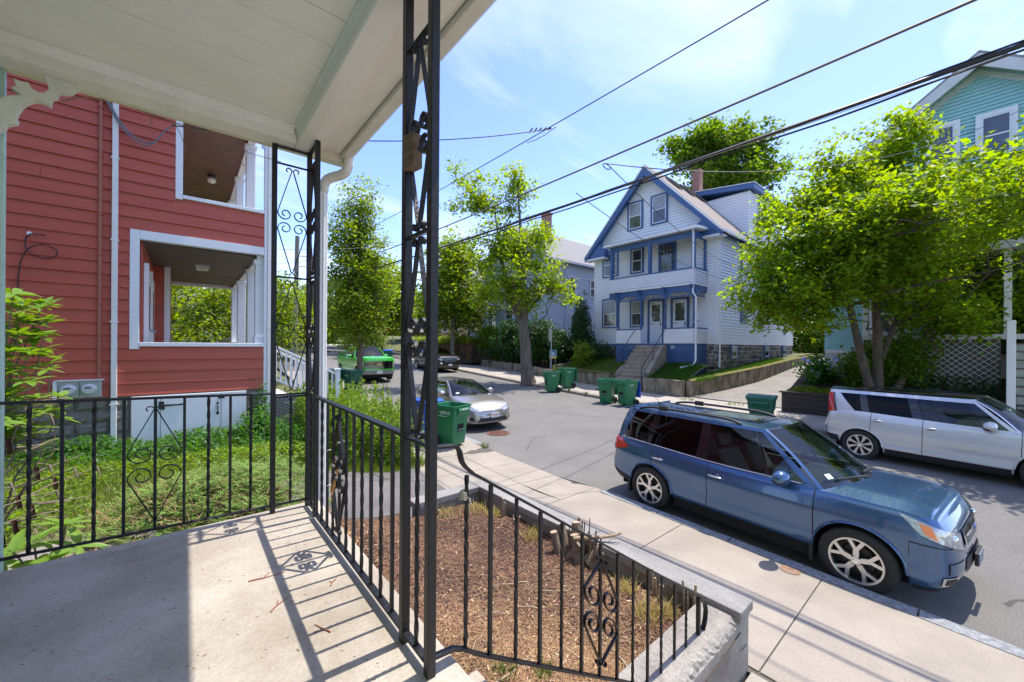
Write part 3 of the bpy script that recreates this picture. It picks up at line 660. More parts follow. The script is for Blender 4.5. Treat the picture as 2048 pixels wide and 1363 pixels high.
def scatter_quads(n, L0, L1, W0, W1, lift, dens=None, seed=1, tilt=.5):
    rg = np.random.default_rng(seed); P = []
    while len(P) < n:
        x = rg.uniform(.78, 3.25); y = rg.uniform(1.2, 4.72)
        if y > 4.55 and x > 2.2: continue
        if y < 1.46 and x > 1.9: continue
        if dens and rg.random() > dens(x, y): continue
        P.append((x, y, zm(x, y) + lift))
    C = np.array(P); N = len(C); th = rg.uniform(0, 2 * PI, N); tl = rg.normal(0, tilt, N); L = rg.uniform(L0, L1, (N, 1)); W = rg.uniform(W0, W1, (N, 1))
    a = np.stack([np.cos(th), np.sin(th), tl * .5], 1); b = np.stack([-np.sin(th), np.cos(th), rg.normal(0, tilt, N)], 1)
    a /= np.linalg.norm(a, axis=1)[:, None]; b /= np.linalg.norm(b, axis=1)[:, None]; C[:, 2] += rg.uniform(0, .012, N)
    return np.stack([C - a * L / 2 - b * W / 2, C + a * L / 2 - b * W / 2, C + a * L / 2 + b * W / 2, C - a * L / 2 + b * W / 2], 1)
stuff('mulch', quads_mesh('mulch', scatter_quads(42000, .008, .028, .003, .010, .005, seed=4), chip_m), None, label='red brown bark mulch covering the planter bed', cat='mulch')
dn = lambda x, y: (.15 + .85 * smst((3.0 - y) / 1.2)) * (.35 + .65 * smst((2.9 - x) / 1.0))
stuff('pine_needles', quads_mesh('pine_needles', scatter_quads(14000, .04, .13, .0012, .0024, .014, dn, seed=6, tilt=.25), straw_m), None, label='fallen orange pine needles over the nearer half of the mulch', cat='pine needles')
stuff('wood_chips', quads_mesh('wood_chips', scatter_quads(1900, .012, .04, .003, .009, .014, dn, seed=8, tilt=.5), mat('wood_chip', (.46, .32, .20), .9, island=.45)), None, label='pale wood chips and splinters scattered over the mulch', cat='wood chips')
rr = random.Random(21)
for k in range(12):
    x, y = rr.uniform(.9, 2.7), rr.uniform(1.5, 2.9); a = rr.uniform(0, PI); L = rr.uniform(.18, .45); r_ = rr.uniform(.003, .009)
    mb = MB(); p = [Vector((x, y, zm(x, y) + .02))]
    for j in range(5): a += rr.uniform(-.2, .2); q = p[-1] + Vector((math.cos(a) * L / 5, math.sin(a) * L / 5, 0)); q.z = zm(q.x, q.y) + .02 + rr.uniform(0, .015); p.append(q)
    mb.tube(p, [r_ * (1 - .1 * j) for j in range(6)], 6); solo('stick', mb, twig_m, 'dry broken stick lying on the mulch of the planter bed', 'stick', smooth=50, group='sticks on the mulch')
# cut shrub stumps
bark = mat('stump_bark', (.30, .23, .16), .92, bump=.8, bscale=50, vscale=16, col2=(.17, .125, .09))
cutw = mat('cut_wood', (.45, .34, .22), .85, vscale=40, col2=(.33, .24, .15))
pale_st = mat('pale_stump', (.46, .36, .24), .92, bump=.8, bscale=50, vscale=16, col2=(.28, .205, .135))
def stump(parent, p, q, r0, r1, n=10, bk_=None):
    mb = MB(); p = Vector(p); q = Vector(q); m = p.lerp(q, .5) + Vector((rr.uniform(-.01, .01), rr.uniform(-.01, .01), 0))
    mb.tube([p, m, q], [r0, (r0 + r1) / 2, r1], n, caps=True); o = part('stem', mb, bk_ or bark, parent, smooth=50)
    d = (q - m).normalized(); mb = MB(); a = d.orthogonal().normalized(); b = d.cross(a); e = q + d * .0015
    mb.add([e + (a * math.cos(t) + b * math.sin(t)) * r1 * .96 for t in np.linspace(0, 2 * PI, n, endpoint=False)], [tuple(range(n))]); part('cut_face', mb, cutw, o)
st = thing('shrub_stump', 'cut back shrub stump bristling with sawn stems against the planter cap', 'stump', (3.16, 2.6, .5))
for p, q, r0, r1 in (((3.14, 2.80, .46), (3.17, 2.90, .74), .045, .038), ((3.18, 2.68, .46), (3.22, 2.74, .80), .06, .05), ((3.12, 2.62, .46), (3.12, 2.68, .72), .055, .045), ((3.08, 2.86, .46), (3.06, 2.92, .68), .05, .04), ((3.10, 2.72, .46), (3.12, 2.60, .66), .05, .045), ((3.2, 2.52, .46), (3.26, 2.42, .62), .09, .07)): stump(st, p, q, r0, r1)
for k in range(15):
    b = Vector((3.18 + rr.uniform(-.06, .08), 2.44 + .40 * rr.random(), .52)); t = b + Vector((rr.uniform(-.01, .06), rr.uniform(-.07, .03), rr.uniform(.22, .36))); stump(st, b, t, rr.uniform(.008, .013), rr.uniform(.005, .010), 6)
mb = MB(); mb.tube([(3.08, 2.66, .70), (3.22, 2.55, .705), (3.36, 2.42, .725), (3.46, 2.33, .76)], [.022, .024, .016, .006], 8); part('branch', mb, mat('split_wood', (.42, .31, .19), .85, vscale=20, col2=(.28, .2, .13)), st, smooth=50)
mb = MB(); mb.tube([(3.28, 2.46, .62), (3.36, 2.38, .72), (3.42, 2.32, .79)], .004, 5); mb.tube([(3.36, 2.38, .72), (3.42, 2.37, .70)], .003, 4); part('twig', mb, twig_m, st)
rr = random.Random(4)
for (x, y, nm, n_, h) in ((3.17, 1.78, 'splintered sapling stump against the planter cap next to the curled rail end', 3, .22), (3.18, 1.50, 'forked sapling stump at the corner of cap and side wall', 3, .24), (3.16, 3.92, 'small cut stump with a few shoots near the far end of the planter cap', 4, .22), (3.12, 3.62, 'low clump of cut shoots beside the big stump and the far cap', 5, .12), (2.55, 4.45, 'short sawn stub standing by the return cap', 1, .10)):
    t_ = thing('sapling_stump', nm, 'stump', (x, y, .45))
    for k in range(n_):
        b = (x + rr.uniform(-.02, .02), y + rr.uniform(-.03, .03), .42); e = (b[0] + rr.uniform(-.02, .03), b[1] + rr.uniform(-.04, .04), .50 + h * rr.uniform(.55, 1.1)); stump(t_, b, e, .026 if k == 0 else .014, .020 if k == 0 else .010, 7, pale_st)
# a few green shoots and dry tufts in the bed
def tufts(name, spots, n, L, m, label, cat, seed=1, lean=.5, wd=.004, zf=None):
    rg = np.random.default_rng(seed); Q = []
    for (x, y, rad) in spots:
        for k in range(n):
            a = rg.uniform(0, 2 * PI); r_ = rad * math.sqrt(rg.random()); px, py = x + r_ * math.cos(a), y + r_ * math.sin(a); pz = (zf or zm)(px, py); ln = L * rg.uniform(.5, 1.2); dx, dy = rg.normal(0, lean * ln, 2); t_ = rg.uniform(0, PI); wx, wy = wd * math.cos(t_), wd * math.sin(t_)
            Q.append([(px - wx, py - wy, pz), (px + wx, py + wy, pz), (px + dx + wx * .2, py + dy + wy * .2, pz + ln), (px + dx - wx * .2, py + dy - wy * .2, pz + ln)])
    return stuff(name, quads_mesh(name, np.array(Q), m), None, label=label, cat=cat)
dry_grass = mat('dry_grass', (.42, .36, .13), .9, island=.4, trans=.2); fresh = mat('fresh_grass', (.115, .165, .04), .8, island=.4, trans=.35)
tufts('dry_grass', [(3.05, 1.62, .09), (2.9, 1.7, .1), (3.0, 4.3, .18), (2.6, 4.4, .2), (3.1, 4.0, .1), (3.1, 3.3, .12), (1.1, 1.6, .2), (1.0, 1.95, .2), (3.05, 2.0, .1)], 130, .10, dry_grass, 'yellow dry grass tufts along the planter edges', 'grass', 3)
tufts('weed_shoots', [(.92, 2.35, .1), (.88, 2.1, .12), (.88, 1.85, .1), (.9, 2.2, .1), (.95, 1.95, .1), (.93, 1.7, .08), (1.55, 1.9, .07), (1.75, 1.75, .05), (3.12, 2.86, .05)], 60, .085, fresh, 'small green weeds sprouting in the mulch by the railing', 'weeds', 5, wd=.006)
# ------------------------------------------------------------------ red house next door
red_m = mat('red_clapboard', (.50, .100, .058), .5, vscale=1.3, bump=.12, bscale=30, col2=(.43, .082, .049), stretch=(.4, 1, 6))
trim_w = mat('vinyl_trim', (.78, .80, .82), .4, var=.05, vscale=3)
found_m = mat('rock_block', (.27, .25, .215), .95, bump=1.0, bscale=26, vscale=5, col2=(.17, .155, .135), detail=8)
mortar_m = mat('mortar', (.38, .36, .32), .95)
dark_board = mat('dark_board', (.15, .115, .085), .6, vscale=2.2, bump=.3, bscale=30, col2=(.05, .036, .027), stretch=(.5, 9, 1), detail=8)
redbrown_board = mat('red_brown_board', (.19, .075, .045), .5, vscale=2.2, bump=.3, bscale=30, col2=(.055, .023, .015), stretch=(.5, 9, 1), detail=8)
door_w = mat('white_door', (.80, .81, .83), .4)
pane_dark = mat('window_dark', (.025, .03, .035), .06, spec=.8)
metal_g = mat('grey_metal', (.48, .53, .53), .35, metal=.35, vscale=8, col2=(.40, .45, .45))
cable_b = mat('black_cable', (.02, .02, .022), .5)
cable_g = mat('grey_cable', (.16, .17, .19), .5)
WY = 9.2
rh = thing('red_house', 'red clapboard two storey house with corner porches beside the lawn', 'house', (-2, 12, .9))
def course(x0, x1, z, h=.2):
    mb = MB(); mb.prism([(WY, z + .024), (WY - .020, z + .024), (WY - .024, z + .001), (WY - .034, z + .001), (WY - .008, z + h + .012), (WY, z + h + .012)], x0, x1, 'x'); part('clapboard', mb, red_m, rh)
rr = random.Random(12)
for k in range(28):
    z = 1.80 + .2 * k
    xr = -.72 if 2.58 < z + .1 < 4.6 else (-.145 if 5.24 < z + .1 < 7.3 else 1.205)
    if k in (3, 9, 14, 17, 22): j = (-1.62, -2.3, -.5, -1.7, -.38)[(3, 9, 14, 17, 22).index(k)]; j = min(j, xr - .3); course(-5.2, j - .0015, z); course(j + .0015, xr, z)
    else: course(-5.2, xr, z)
# wall bodies behind the boards
mb = MB()
mb.box(-9, -.60, WY + .001, WY + .16, 1.8, 9.2); mb.box(-.60, 1.215, WY + .001, WY + .12, 1.8, 2.63); mb.box(-.60, 1.215, WY + .001, WY + .12, 4.60, 5.27); mb.box(-.60, -.06, WY + .001, WY + .12, 5.27, 7.4); mb.box(-.60, 1.215, WY + .001, WY + .12, 7.3, 9.2)
mb.box(-9, -.57, WY + .17, 18, .4, 9.2)                       # house body
part('wall', mb, red_m, rh)
mb = MB(); mb.prism([(WY - .5, 9.15), (18.5, 9.15), (13.8, 12.6)], -9.4, 1.7, 'x'); part('roof', mb, mat('grey_shingle', (.20, .19, .18), .95, bump=.4, bscale=25, vscale=8, col2=(.14, .135, .13)), rh)
# trim of the openings and corner
for nm, b in (('trim', (-.72, -.60, WY - .04, WY + .10, 2.585, 4.60)), ('lintel', (-.598, 1.205, WY - .036, WY + .10, 4.445, 4.60)), ('sill', (-.598, 1.215, WY - .05, WY + .13, 2.632, 2.70)), ('trim', (-.145, -.045, WY - .04, WY + .10, 5.25, 7.3)), ('sill', (-.043, 1.215, WY - .05, WY + .13, 5.272, 5.335)), ('corner_board', (1.207, 1.262, WY - .03, WY + .10, 1.75, 9.1))):
    mb = MB(); mb.box(*b); part(nm, mb, trim_w, rh, bevel=.004, bseg=1)
# downspouts
def downspout(x, y, z0, z1, top=None):
    mb = MB(); mb.box(x - .036, x + .036, y - .028, y + .028, z0, z1)
    if top: mb.bar((x, y, z1 - .005), top, .072, .056, up=(0, 1, 0))
    o = part('downspout', mb, pipe_m, rh, bevel=.008)
    for zz in np.arange(z0 + .7, z1, 1.35):
        m2 = MB(); m2.box(x - .05, x + .05, y - .031, y + .03, zz, zz + .022); part('strap', m2, trim_w, o)
downspout(-.895, WY - .06, .96, 6.62, (-.93, WY - .06, 6.9)); downspout(1.30, WY - .03, .95, 6.75)
mb = MB(); mb.tube([(-1.065, WY - .05, 2.08), (-1.065, WY - .05, 6.85)], .024, 8); o = part('conduit', mb, mat('red_brown_pipe', (.36, .12, .075), .5), rh, smooth=50)
for zz in (2.5, 3.3, 4.1, 4.75, 5.7, 6.5): m2 = MB(); m2.box(-1.10, -1.03, WY - .078, WY - .02, zz, zz + .018); part('strap', m2, red_m, o)
# electric meters
mb = MB(); mb.box(-1.50, -1.03, WY - .13, WY - .025, 1.815, 2.085); o = part('meter_box', mb, metal_g, rh, bevel=.008)
m2 = MB(); m2.box(-1.53, -1.0, WY - .16, WY - .0, 2.087, 2.10); m2.box(-1.545, -1.502, WY - .14, WY - .03, 1.80, 2.085); part('cover', m2, door_w, o)
for x in (-1.385, -1.165):
    m2 = MB(); m2.lathe([(.088, 0), (.088, -.02), (.08, -.024), (.078, -.055), (.066, -.075), (.0001, -.08)], (x, WY - .13, 1.95), 26, 'y'); part('meter', m2, mat('meter_glass', (.62, .64, .64), .12, spec=.8), o, smooth=40)
    m2 = MB(); m2.box(x - .04, x + .03, WY - .2145, WY - .2105, 1.965, 1.985); part('dial', m2, pane_dark, o)
m2 = MB(); m2.box(-1.27, -1.263, WY - .132, WY - .128, 1.83, 2.07); part('seam', m2, joint_m, o)
# foundation of rock-faced blocks
variants = []
for v in range(6):
    m2 = MB(); rv = random.Random(v); nx_, nz_ = 7, 4; wv, hv = .385, .188
    def fn(u, t):
        e = min(u, 1 - u, t * .6, (1 - t) * .6) ; d = -.005 - (.045 * smst(e * 6)) - (rv.uniform(-.016, .016) if e > 0 else 0)
        return (u * wv, d, t * hv)
    m2.grid(fn, nx_, nz_); m2.box(0, wv, -.004, .06, 0, hv); variants.append(m2.mesh('rock_block', found_m))
def block(x, z, v, sx=1.0):
    o = link('block', variants[v], rh, True); o.location = (x, WY + .02, z); o.scale = (sx, 1, 1)
for row in range(5):
    z = .80 + .197 * row; x = -4.9 + (.2 if row % 2 else 0)
    while x < -1.14: block(x, z, rr.randrange(6)); x += .396
    if x < -.78: block(x, z, rr.randrange(6), (-.72 - x) / .385)
    block(.93, z, rr.randrange(6), .74)
mb = MB(); mb.box(-9, 1.215, WY + .035, WY + .15, .4, 1.80); part('foundation', mb, mortar_m, rh)
# white cellar doors
mb = MB(); mb.box(-.69, .92, WY - .06, WY + .02, .78, 1.775); o = part('cellar_door', mb, door_w, rh, bevel=.006)
for x in (-.32, .53):
    m2 = MB(); m2.box(x - .003, x + .003, WY - .0625, WY - .059, .80, 1.77); part('seam', m2, joint_m, o)
m2 = MB(); m2.box(-.345, -.275, WY - .072, WY - .061, 1.53, 1.67); m2.prism([(-.275, 1.615), (-.275, 1.58), (-.05, 1.593), (-.03, 1.612), (-.015, 1.598), (-.03, 1.584), (-.05, 1.603)], WY - .07, WY - .061, 'y'); part('strap_hinge', m2, cable_b, o)
m2 = MB(); m2.tube([(.475, WY - .064, 1.56), (.475, WY - .10, 1.53), (.475, WY - .10, 1.43), (.475, WY - .064, 1.40)], .010, 6); m2.lathe([(.022, 0), (.022, -.006)], (.475, WY - .061, 1.575), 10, 'y'); m2.lathe([(.026, 0), (.026, -.006)], (.475, WY - .061, 1.385), 10, 'y'); part('handle', m2, cable_b, o, smooth=40)
m2 = MB(); m2.box(.48, .58, WY - .072, WY - .061, 1.655, 1.69); part('latch', m2, cable_b, o)
# porch room behind the lower opening
mb = MB(); mb.box(-.57, 1.22, WY + .125, 14.75, 1.70, 1.86); part('porch_floor', mb, mat('grey_deck', (.22, .22, .22), .7), rh)
mb = MB(); yy = WY + .125
while yy < 14.7: mb.box(-.57, 1.20, yy + .004, yy + .106, 4.42, 4.44); yy += .11
o = part('ceiling_boards', mb, dark_board, rh); o['kind'] = 'stuff'
mb = MB(); mb.box(-.57, 1.2, WY + .12, 14.7, 4.445, 4.60); part('ceiling', mb, joint_m, rh)
mb = MB(); mb.box(1.10, 1.25, WY + .101, 14.8, 4.36, 4.62); part('beam', mb, trim_w, rh, bevel=.01)
mb = MB(); mb.box(-.57, 1.098, 14.66, 14.78, 4.33, 4.62); part('beam', mb, trim_w, rh, bevel=.01)
def column(x, y, z0, z1, s=.09):
    mb = MB(); mb.box(x - s, x + s, y - s, y + s, z0, z1); o = part('column', mb, trim_w, rh)
    m2 = MB()
    for i in range(5):
        d = -s + .018 + i * (2 * s - .036) / 4
        for (a, b) in (((x + d - .010, x + d + .010), (y - s - .007, y - s)), ((x + d - .010, x + d + .010), (y + s, y + s + .007)), ((x - s - .007, x - s), (y + d - .010, y + d + .010)), ((x + s, x + s + .007), (y + d - .010, y + d + .010))): m2.box(a[0], a[1], b[0], b[1], z0 + .2, z1 - .26)
    part('fluting', m2, trim_w, o)
    for nm, e, a, b in (('collar', .012, z1 - .25, z1 - .22), ('capital', .02, z1 - .10, z1 - .06), ('abacus', .035, z1 - .06, z1), ('plinth', .02, z0, z0 + .12)): m2 = MB(); m2.box(x - s - e, x + s + e, y - s - e, y + s + e, a, b); part(nm, m2, trim_w, o)
for y in (9.42, 10.75, 12.9, 14.66): column(1.17, y, 1.86 if y != 9.42 else 2.70, 4.36, .085)
for a, b in ((12.99, 14.57),):
    mb = MB(); mb.box(1.09, 1.19, a, b, 1.86, 2.68); part('parapet', mb, red_m, rh); mb = MB(); mb.box(1.06, 1.25, a, b, 2.68, 2.73); part('rail_cap', mb, trim_w, rh)
mb = MB(); mb.box(-.57, 1.08, 14.62, 14.74, 1.86, 2.66); part('parapet', mb, red_m, rh); mb = MB(); mb.box(-.57, 1.08, 14.58, 14.78, 2.66, 2.72); part('rail_cap', mb, trim_w, rh)
# doors on the house wall, bay with white corner board
for y0 in (9.62, 10.68):
    mb = MB(); mb.box(-.57, -.52, y0, y0 + .92, 1.86, 4.0); o = part('door', mb, door_w, rh, bevel=.005); m2 = MB(); m2.box(-.519, -.516, y0 + .25, y0 + .67, 2.9, 3.75); part('pane', m2, pane_dark, o); m2 = MB(); m2.lathe([(.02, 0), (.02, .04), (.03, .05), (.03, .07)], (-.52, y0 + .08, 2.9), 10, 'x'); part('handle', m2, metal_g, o)
    mb = MB(); mb.box(-.565, -.50, y0 - .1, y0 - .002, 1.86, 4.1); part('door_frame', mb, door_w, rh)
for k in range(14):
    z = 1.86 + .185 * k; mb = MB(); mb.prism([(12.0, z), (11.978, z), (11.99, z + .185), (12.0, z + .185)], -.57, -.36, 'x'); part('clapboard', mb, red_m, rh)
mb = MB(); mb.box(-.57, -.30, 12.001, 14.6, 1.86, 4.42); part('bay', mb, red_m, rh); mb = MB(); mb.box(-.37, -.27, 11.97, 12.1, 1.86, 4.42); part('corner_board', mb, trim_w, rh)
# upper porch
mb = MB(); mb.box(-.57, 1.22, WY + .125, 14.75, 5.0, 5.15); part('porch_floor', mb, trim_w, rh)
mb = MB(); yy = WY + .125
while yy < 17.4: mb.box(-.57, 1.20, yy + .004, yy + .106, 7.42, 7.44); yy += .11
o = part('ceiling_boards', mb, redbrown_board, rh); o['kind'] = 'stuff'
mb = MB(); mb.box(-.57, 1.2, WY + .12, 17.4, 7.445, 7.6); part('ceiling', mb, joint_m, rh)
mb = MB(); mb.box(1.10, 1.25, WY + .101, 17.5, 7.36, 7.62); part('beam', mb, trim_w, rh, bevel=.01)
for y in (11.1, 13.5, 15.9): column(1.17, y, 5.3, 7.36, .085)
for y in (10.2, 12.2, 14.2):
    mb = MB()
    for k in range(7): mb.tube([(1.30 + .012 * math.cos(a), y, 7.30 - .045 * k + .03 * math.sin(a)) for a in np.linspace(0, 2 * PI, 8, endpoint=False)], .006, 4, closed=True)
    part('chain', mb, cable_b, rh)
mb = MB(); mb.box(1.09, 1.20, WY + .13, 14.6, 5.15, 5.30); part('rail_cap', mb, trim_w, rh)
# lamps
mb = MB(); mb.box(.16, .42, 11.0, 11.22, 4.385, 4.42); o = part('ceiling_lamp', mb, metal_g, rh); m2 = MB(); m2.prism([(.19, 4.30), (.39, 4.30), (.41, 4.384), (.17, 4.384)], 11.02, 11.2, 'y'); part('diffuser', m2, mat('lamp_glass', (.72, .70, .62), .2), o)
mb = MB(); mb.lathe([(.09, 7.42), (.09, 7.38), (.07, 7.36)], (.55, 13.9, 0), 16); o = part('ceiling_lamp', mb, cable_b, rh); m2 = MB(); m2.sphere((.55, 13.9, 7.28), .11, 14, 8, (1, 1, .85)); part('diffuser', m2, MATS['lamp_glass'], o, smooth=60)
# front stairs of the red house
for k in range(6):
    mb = MB(); mb.box(1.25 + .27 * k, 1.55 + .27 * k, 10.36, 11.6, .6, 1.86 - .185 * k - .18); part('step', mb, trim_w, rh, bevel=.006); m2 = MB(); m2.box(1.25 + .27 * k, 1.575 + .27 * k, 10.30, 11.66, 1.86 - .185 * k - .179, 1.86 - .185 * k - .15); part('tread', m2, mat('pale_tread', (.62, .58, .53), .6), rh)
for yy in (10.31, 11.65):
    mb = MB(); mb.bar((1.26, yy, 2.80), (2.9, yy, 1.95), .07, .05); part('hand_rail', mb, trim_w, rh, bevel=.006); mb = MB(); mb.bar((1.26, yy, 2.05), (2.9, yy, 1.20), .05, .05); part('bottom_rail', mb, trim_w, rh)
    for k in range(14):
        x = 1.36 + .112 * k; mb = MB(); mb.box(x - .016, x + .016, yy - .016, yy + .016, 2.05 - .518 * (x - 1.26), 2.78 - .518 * (x - 1.26)); part('baluster', mb, trim_w, rh)
    mb = MB(); mb.box(2.89, 2.99, yy - .05, yy + .05, .4, 2.05); o = part('newel_post', mb, trim_w, rh, bevel=.004); m2 = MB(); m2.box(2.87, 3.01, yy - .07, yy + .07, 2.05, 2.085); part('cap', m2, trim_w, o, bevel=.006)
mb = MB(); mb.box(1.26, 2.3, 10.34, 10.355, .5, 1.5); part('lattice_back', mb, joint_m, rh)
mb = MB()
for k in range(-10, 24):
    x = 1.27 + .075 * k
    for sg in (1, -1):
        p = [(x, 1.5), (x + .85 * sg, .65)]; pts = []
        for t in np.linspace(0, 1, 12):
            q = (lerp(p[0][0], p[1][0], t), lerp(p[0][1], p[1][1], t))
            if 1.27 < q[0] < 2.3: pts.append(q)
        if len(pts) > 1: mb.bar((pts[0][0], 10.331 - .004 * sg, pts[0][1]), (pts[-1][0], 10.331 - .004 * sg, pts[-1][1]), .006, .030, up=(0, 1, 0))
o = part('lattice', mb, trim_w, rh); o['kind'] = 'stuff'
# cables on the red wall
mb = MB(); mb.lathe([(.03, 0), (.03, -.03), (.02, -.05)], (-1.80, WY - .025, 4.31), 10, 'y'); ins = part('insulator', mb, door_w, rh)
mb = MB(); mb.tube(smooth3([(-1.78, WY - .08, 4.30), (-1.83, WY - .07, 4.22), (-1.81, WY - .07, 4.05), (-1.66, WY - .07, 3.95), (-1.54, WY - .07, 4.0), (-1.53, WY - .07, 4.10), (-1.66, WY - .07, 4.16), (-1.80, WY - .07, 4.08), (-1.88, WY - .06, 3.85), (-1.91, WY - .05, 3.4), (-1.92, WY - .04, 2.6)]), .008, 6); part('cable', mb, cable_b, rh, smooth=60)
for off in (0, .05):
    mb = MB(); mb.tube(smooth3([(-1.05, WY - .07, 6.72), (-.98, WY - .1, 6.62 - off), (-.86, WY - .13, 6.36 - off), (-.70, WY - .16, 6.14 - off), (-.52, WY - .2, 6.05 - off), (-.40, WY - .22, 6.10), (-.30, WY - .26, 6.28), (-.19, WY - .3, 6.40)]), .012, 6); part('cable', mb, cable_g, rh, smooth=60)
# child's bike on the red porch
bk = thing('bicycle', 'small orange child bicycle leaning inside the red house porch', 'bicycle', (.45, 12.2, 1.86))
orange = mat('orange_paint', (.75, .22, .03), .4)
mb = MB(); mb.tube([(.15, 12.3, 2.45), (.45, 12.25, 2.66), (.75, 12.2, 2.60), (.80, 12.2, 2.25), (.45, 12.25, 2.66)], .02, 6); mb.tube([(.75, 12.2, 2.60), (.72, 12.2, 2.72)], .018, 6); part('frame', mb, orange, bk, smooth=50)
mb = MB(); mb.tube([(.62, 12.0, 2.76), (.74, 12.2, 2.74), (.86, 12.4, 2.78)], .016, 6); part('handlebar', mb, cable_b, bk, smooth=50)
for x in (.12, .86):
    mb = MB(); mb.tube([(x + .2 * math.cos(a), 12.25, 2.08 + .2 * math.sin(a)) for a in np.linspace(0, 2 * PI, 20, endpoint=False)], .022, 6, closed=True); part('wheel', mb, cable_b, bk, smooth=50)
mb = MB(); mb.box(.30, .48, 12.2, 12.3, 2.68, 2.73); part('saddle', mb, cable_b, bk, bevel=.02)
# ------------------------------------------------------------------ houses across the street
sid_w = mat('white_siding', (.82, .82, .82), .55, var=.06, vscale=.8)
sid_g = mat('grey_blue_siding', (.45, .51, .57), .6, var=.06, vscale=.8)
sid_t = mat('teal_siding', (.36, .62, .63), .55, var=.06, vscale=.8)
sid_y = mat('yellow_siding', (.62, .42, .17), .6, var=.06, vscale=.8)
sid_p = mat('pale_siding', (.55, .53, .50), .6, var=.06, vscale=.8)
blue_t = mat('blue_trim', (.048, .115, .27), .45, var=.1, vscale=2)
blue_d = mat('blue_lattice', (.035, .085, .20), .5)
white_t = mat('white_gutter', (.78, .78, .76), .45, var=.05, vscale=2)
shingle = mat('tan_shingle', (.30, .255, .215), .95, bump=.4, bscale=30, vscale=6, col2=(.22, .185, .155), detail=8)
shingle_g = mat('grey_roof_shingle', (.27, .26, .25), .95, bump=.4, bscale=30, vscale=6, col2=(.20, .19, .185), detail=8)
glass_w = mat('window_glass', (.035, .04, .045), .05, vscale=1.3, col2=(.09, .095, .10), spec=1.0)
curtain = mat('window_blind', (.32, .33, .33), .3, spec=.9, vscale=3, col2=(.22, .23, .24))
sash_w = mat('sash_white', (.76, .77, .78), .4)
conc_old = mat('old_concrete', (.38, .32, .25), .9, bump=.3, bscale=40, vscale=2.5, col2=(.25, .205, .155), detail=8)
moss_wall = mat('mossy_wall', (.38, .325, .24), .95, bump=.7, bscale=18, vscale=3.2, col2=(.075, .06, .035), detail=9, stretch=(1, 1, .35))
moss = mat('moss', (.075, .072, .02), .95, bump=.8, bscale=40, vscale=2.2, col2=(.20, .17, .035))
stone_d = mat('dark_stone', (.17, .14, .115), .9, island=.6, bump=.5, bscale=20)
def brick_mat(name, c1, c2, mortar, scale):
    if name in MATS: return MATS[name]
    m = mat(name, c1, .9); n = m.node_tree.nodes; l = m.node_tree.links; p = [q for q in n if q.type == 'BSDF_PRINCIPLED'][0]
    b = n.new('ShaderNodeTexBrick'); b.inputs['Color1'].default_value = (*c1, 1); b.inputs['Color2'].default_value = (*c2, 1); b.inputs['Mortar'].default_value = (*mortar, 1); b.inputs['Scale'].default_value = scale; b.inputs['Mortar Size'].default_value = .012; b.inputs['Brick Width'].default_value = .21; b.inputs['Row Height'].default_value = .07
    t = n.new('ShaderNodeTexCoord'); cx = n.new('ShaderNodeSeparateXYZ'); cc = n.new('ShaderNodeCombineXYZ'); ad = n.new('ShaderNodeMath'); l.new(t.outputs['Object'], cx.inputs[0]); l.new(cx.outputs[0], ad.inputs[0]); l.new(cx.outputs[1], ad.inputs[1]); l.new(ad.outputs[0], cc.inputs[0]); l.new(cx.outputs[2], cc.inputs[1]); l.new(cc.outputs[0], b.inputs['Vector']); l.new(b.outputs[0], p.inputs['Base Color'])
    return m
brick = brick_mat('chimney_brick', (.24, .065, .045), (.34, .13, .10), (.26, .21, .18), 1.0)
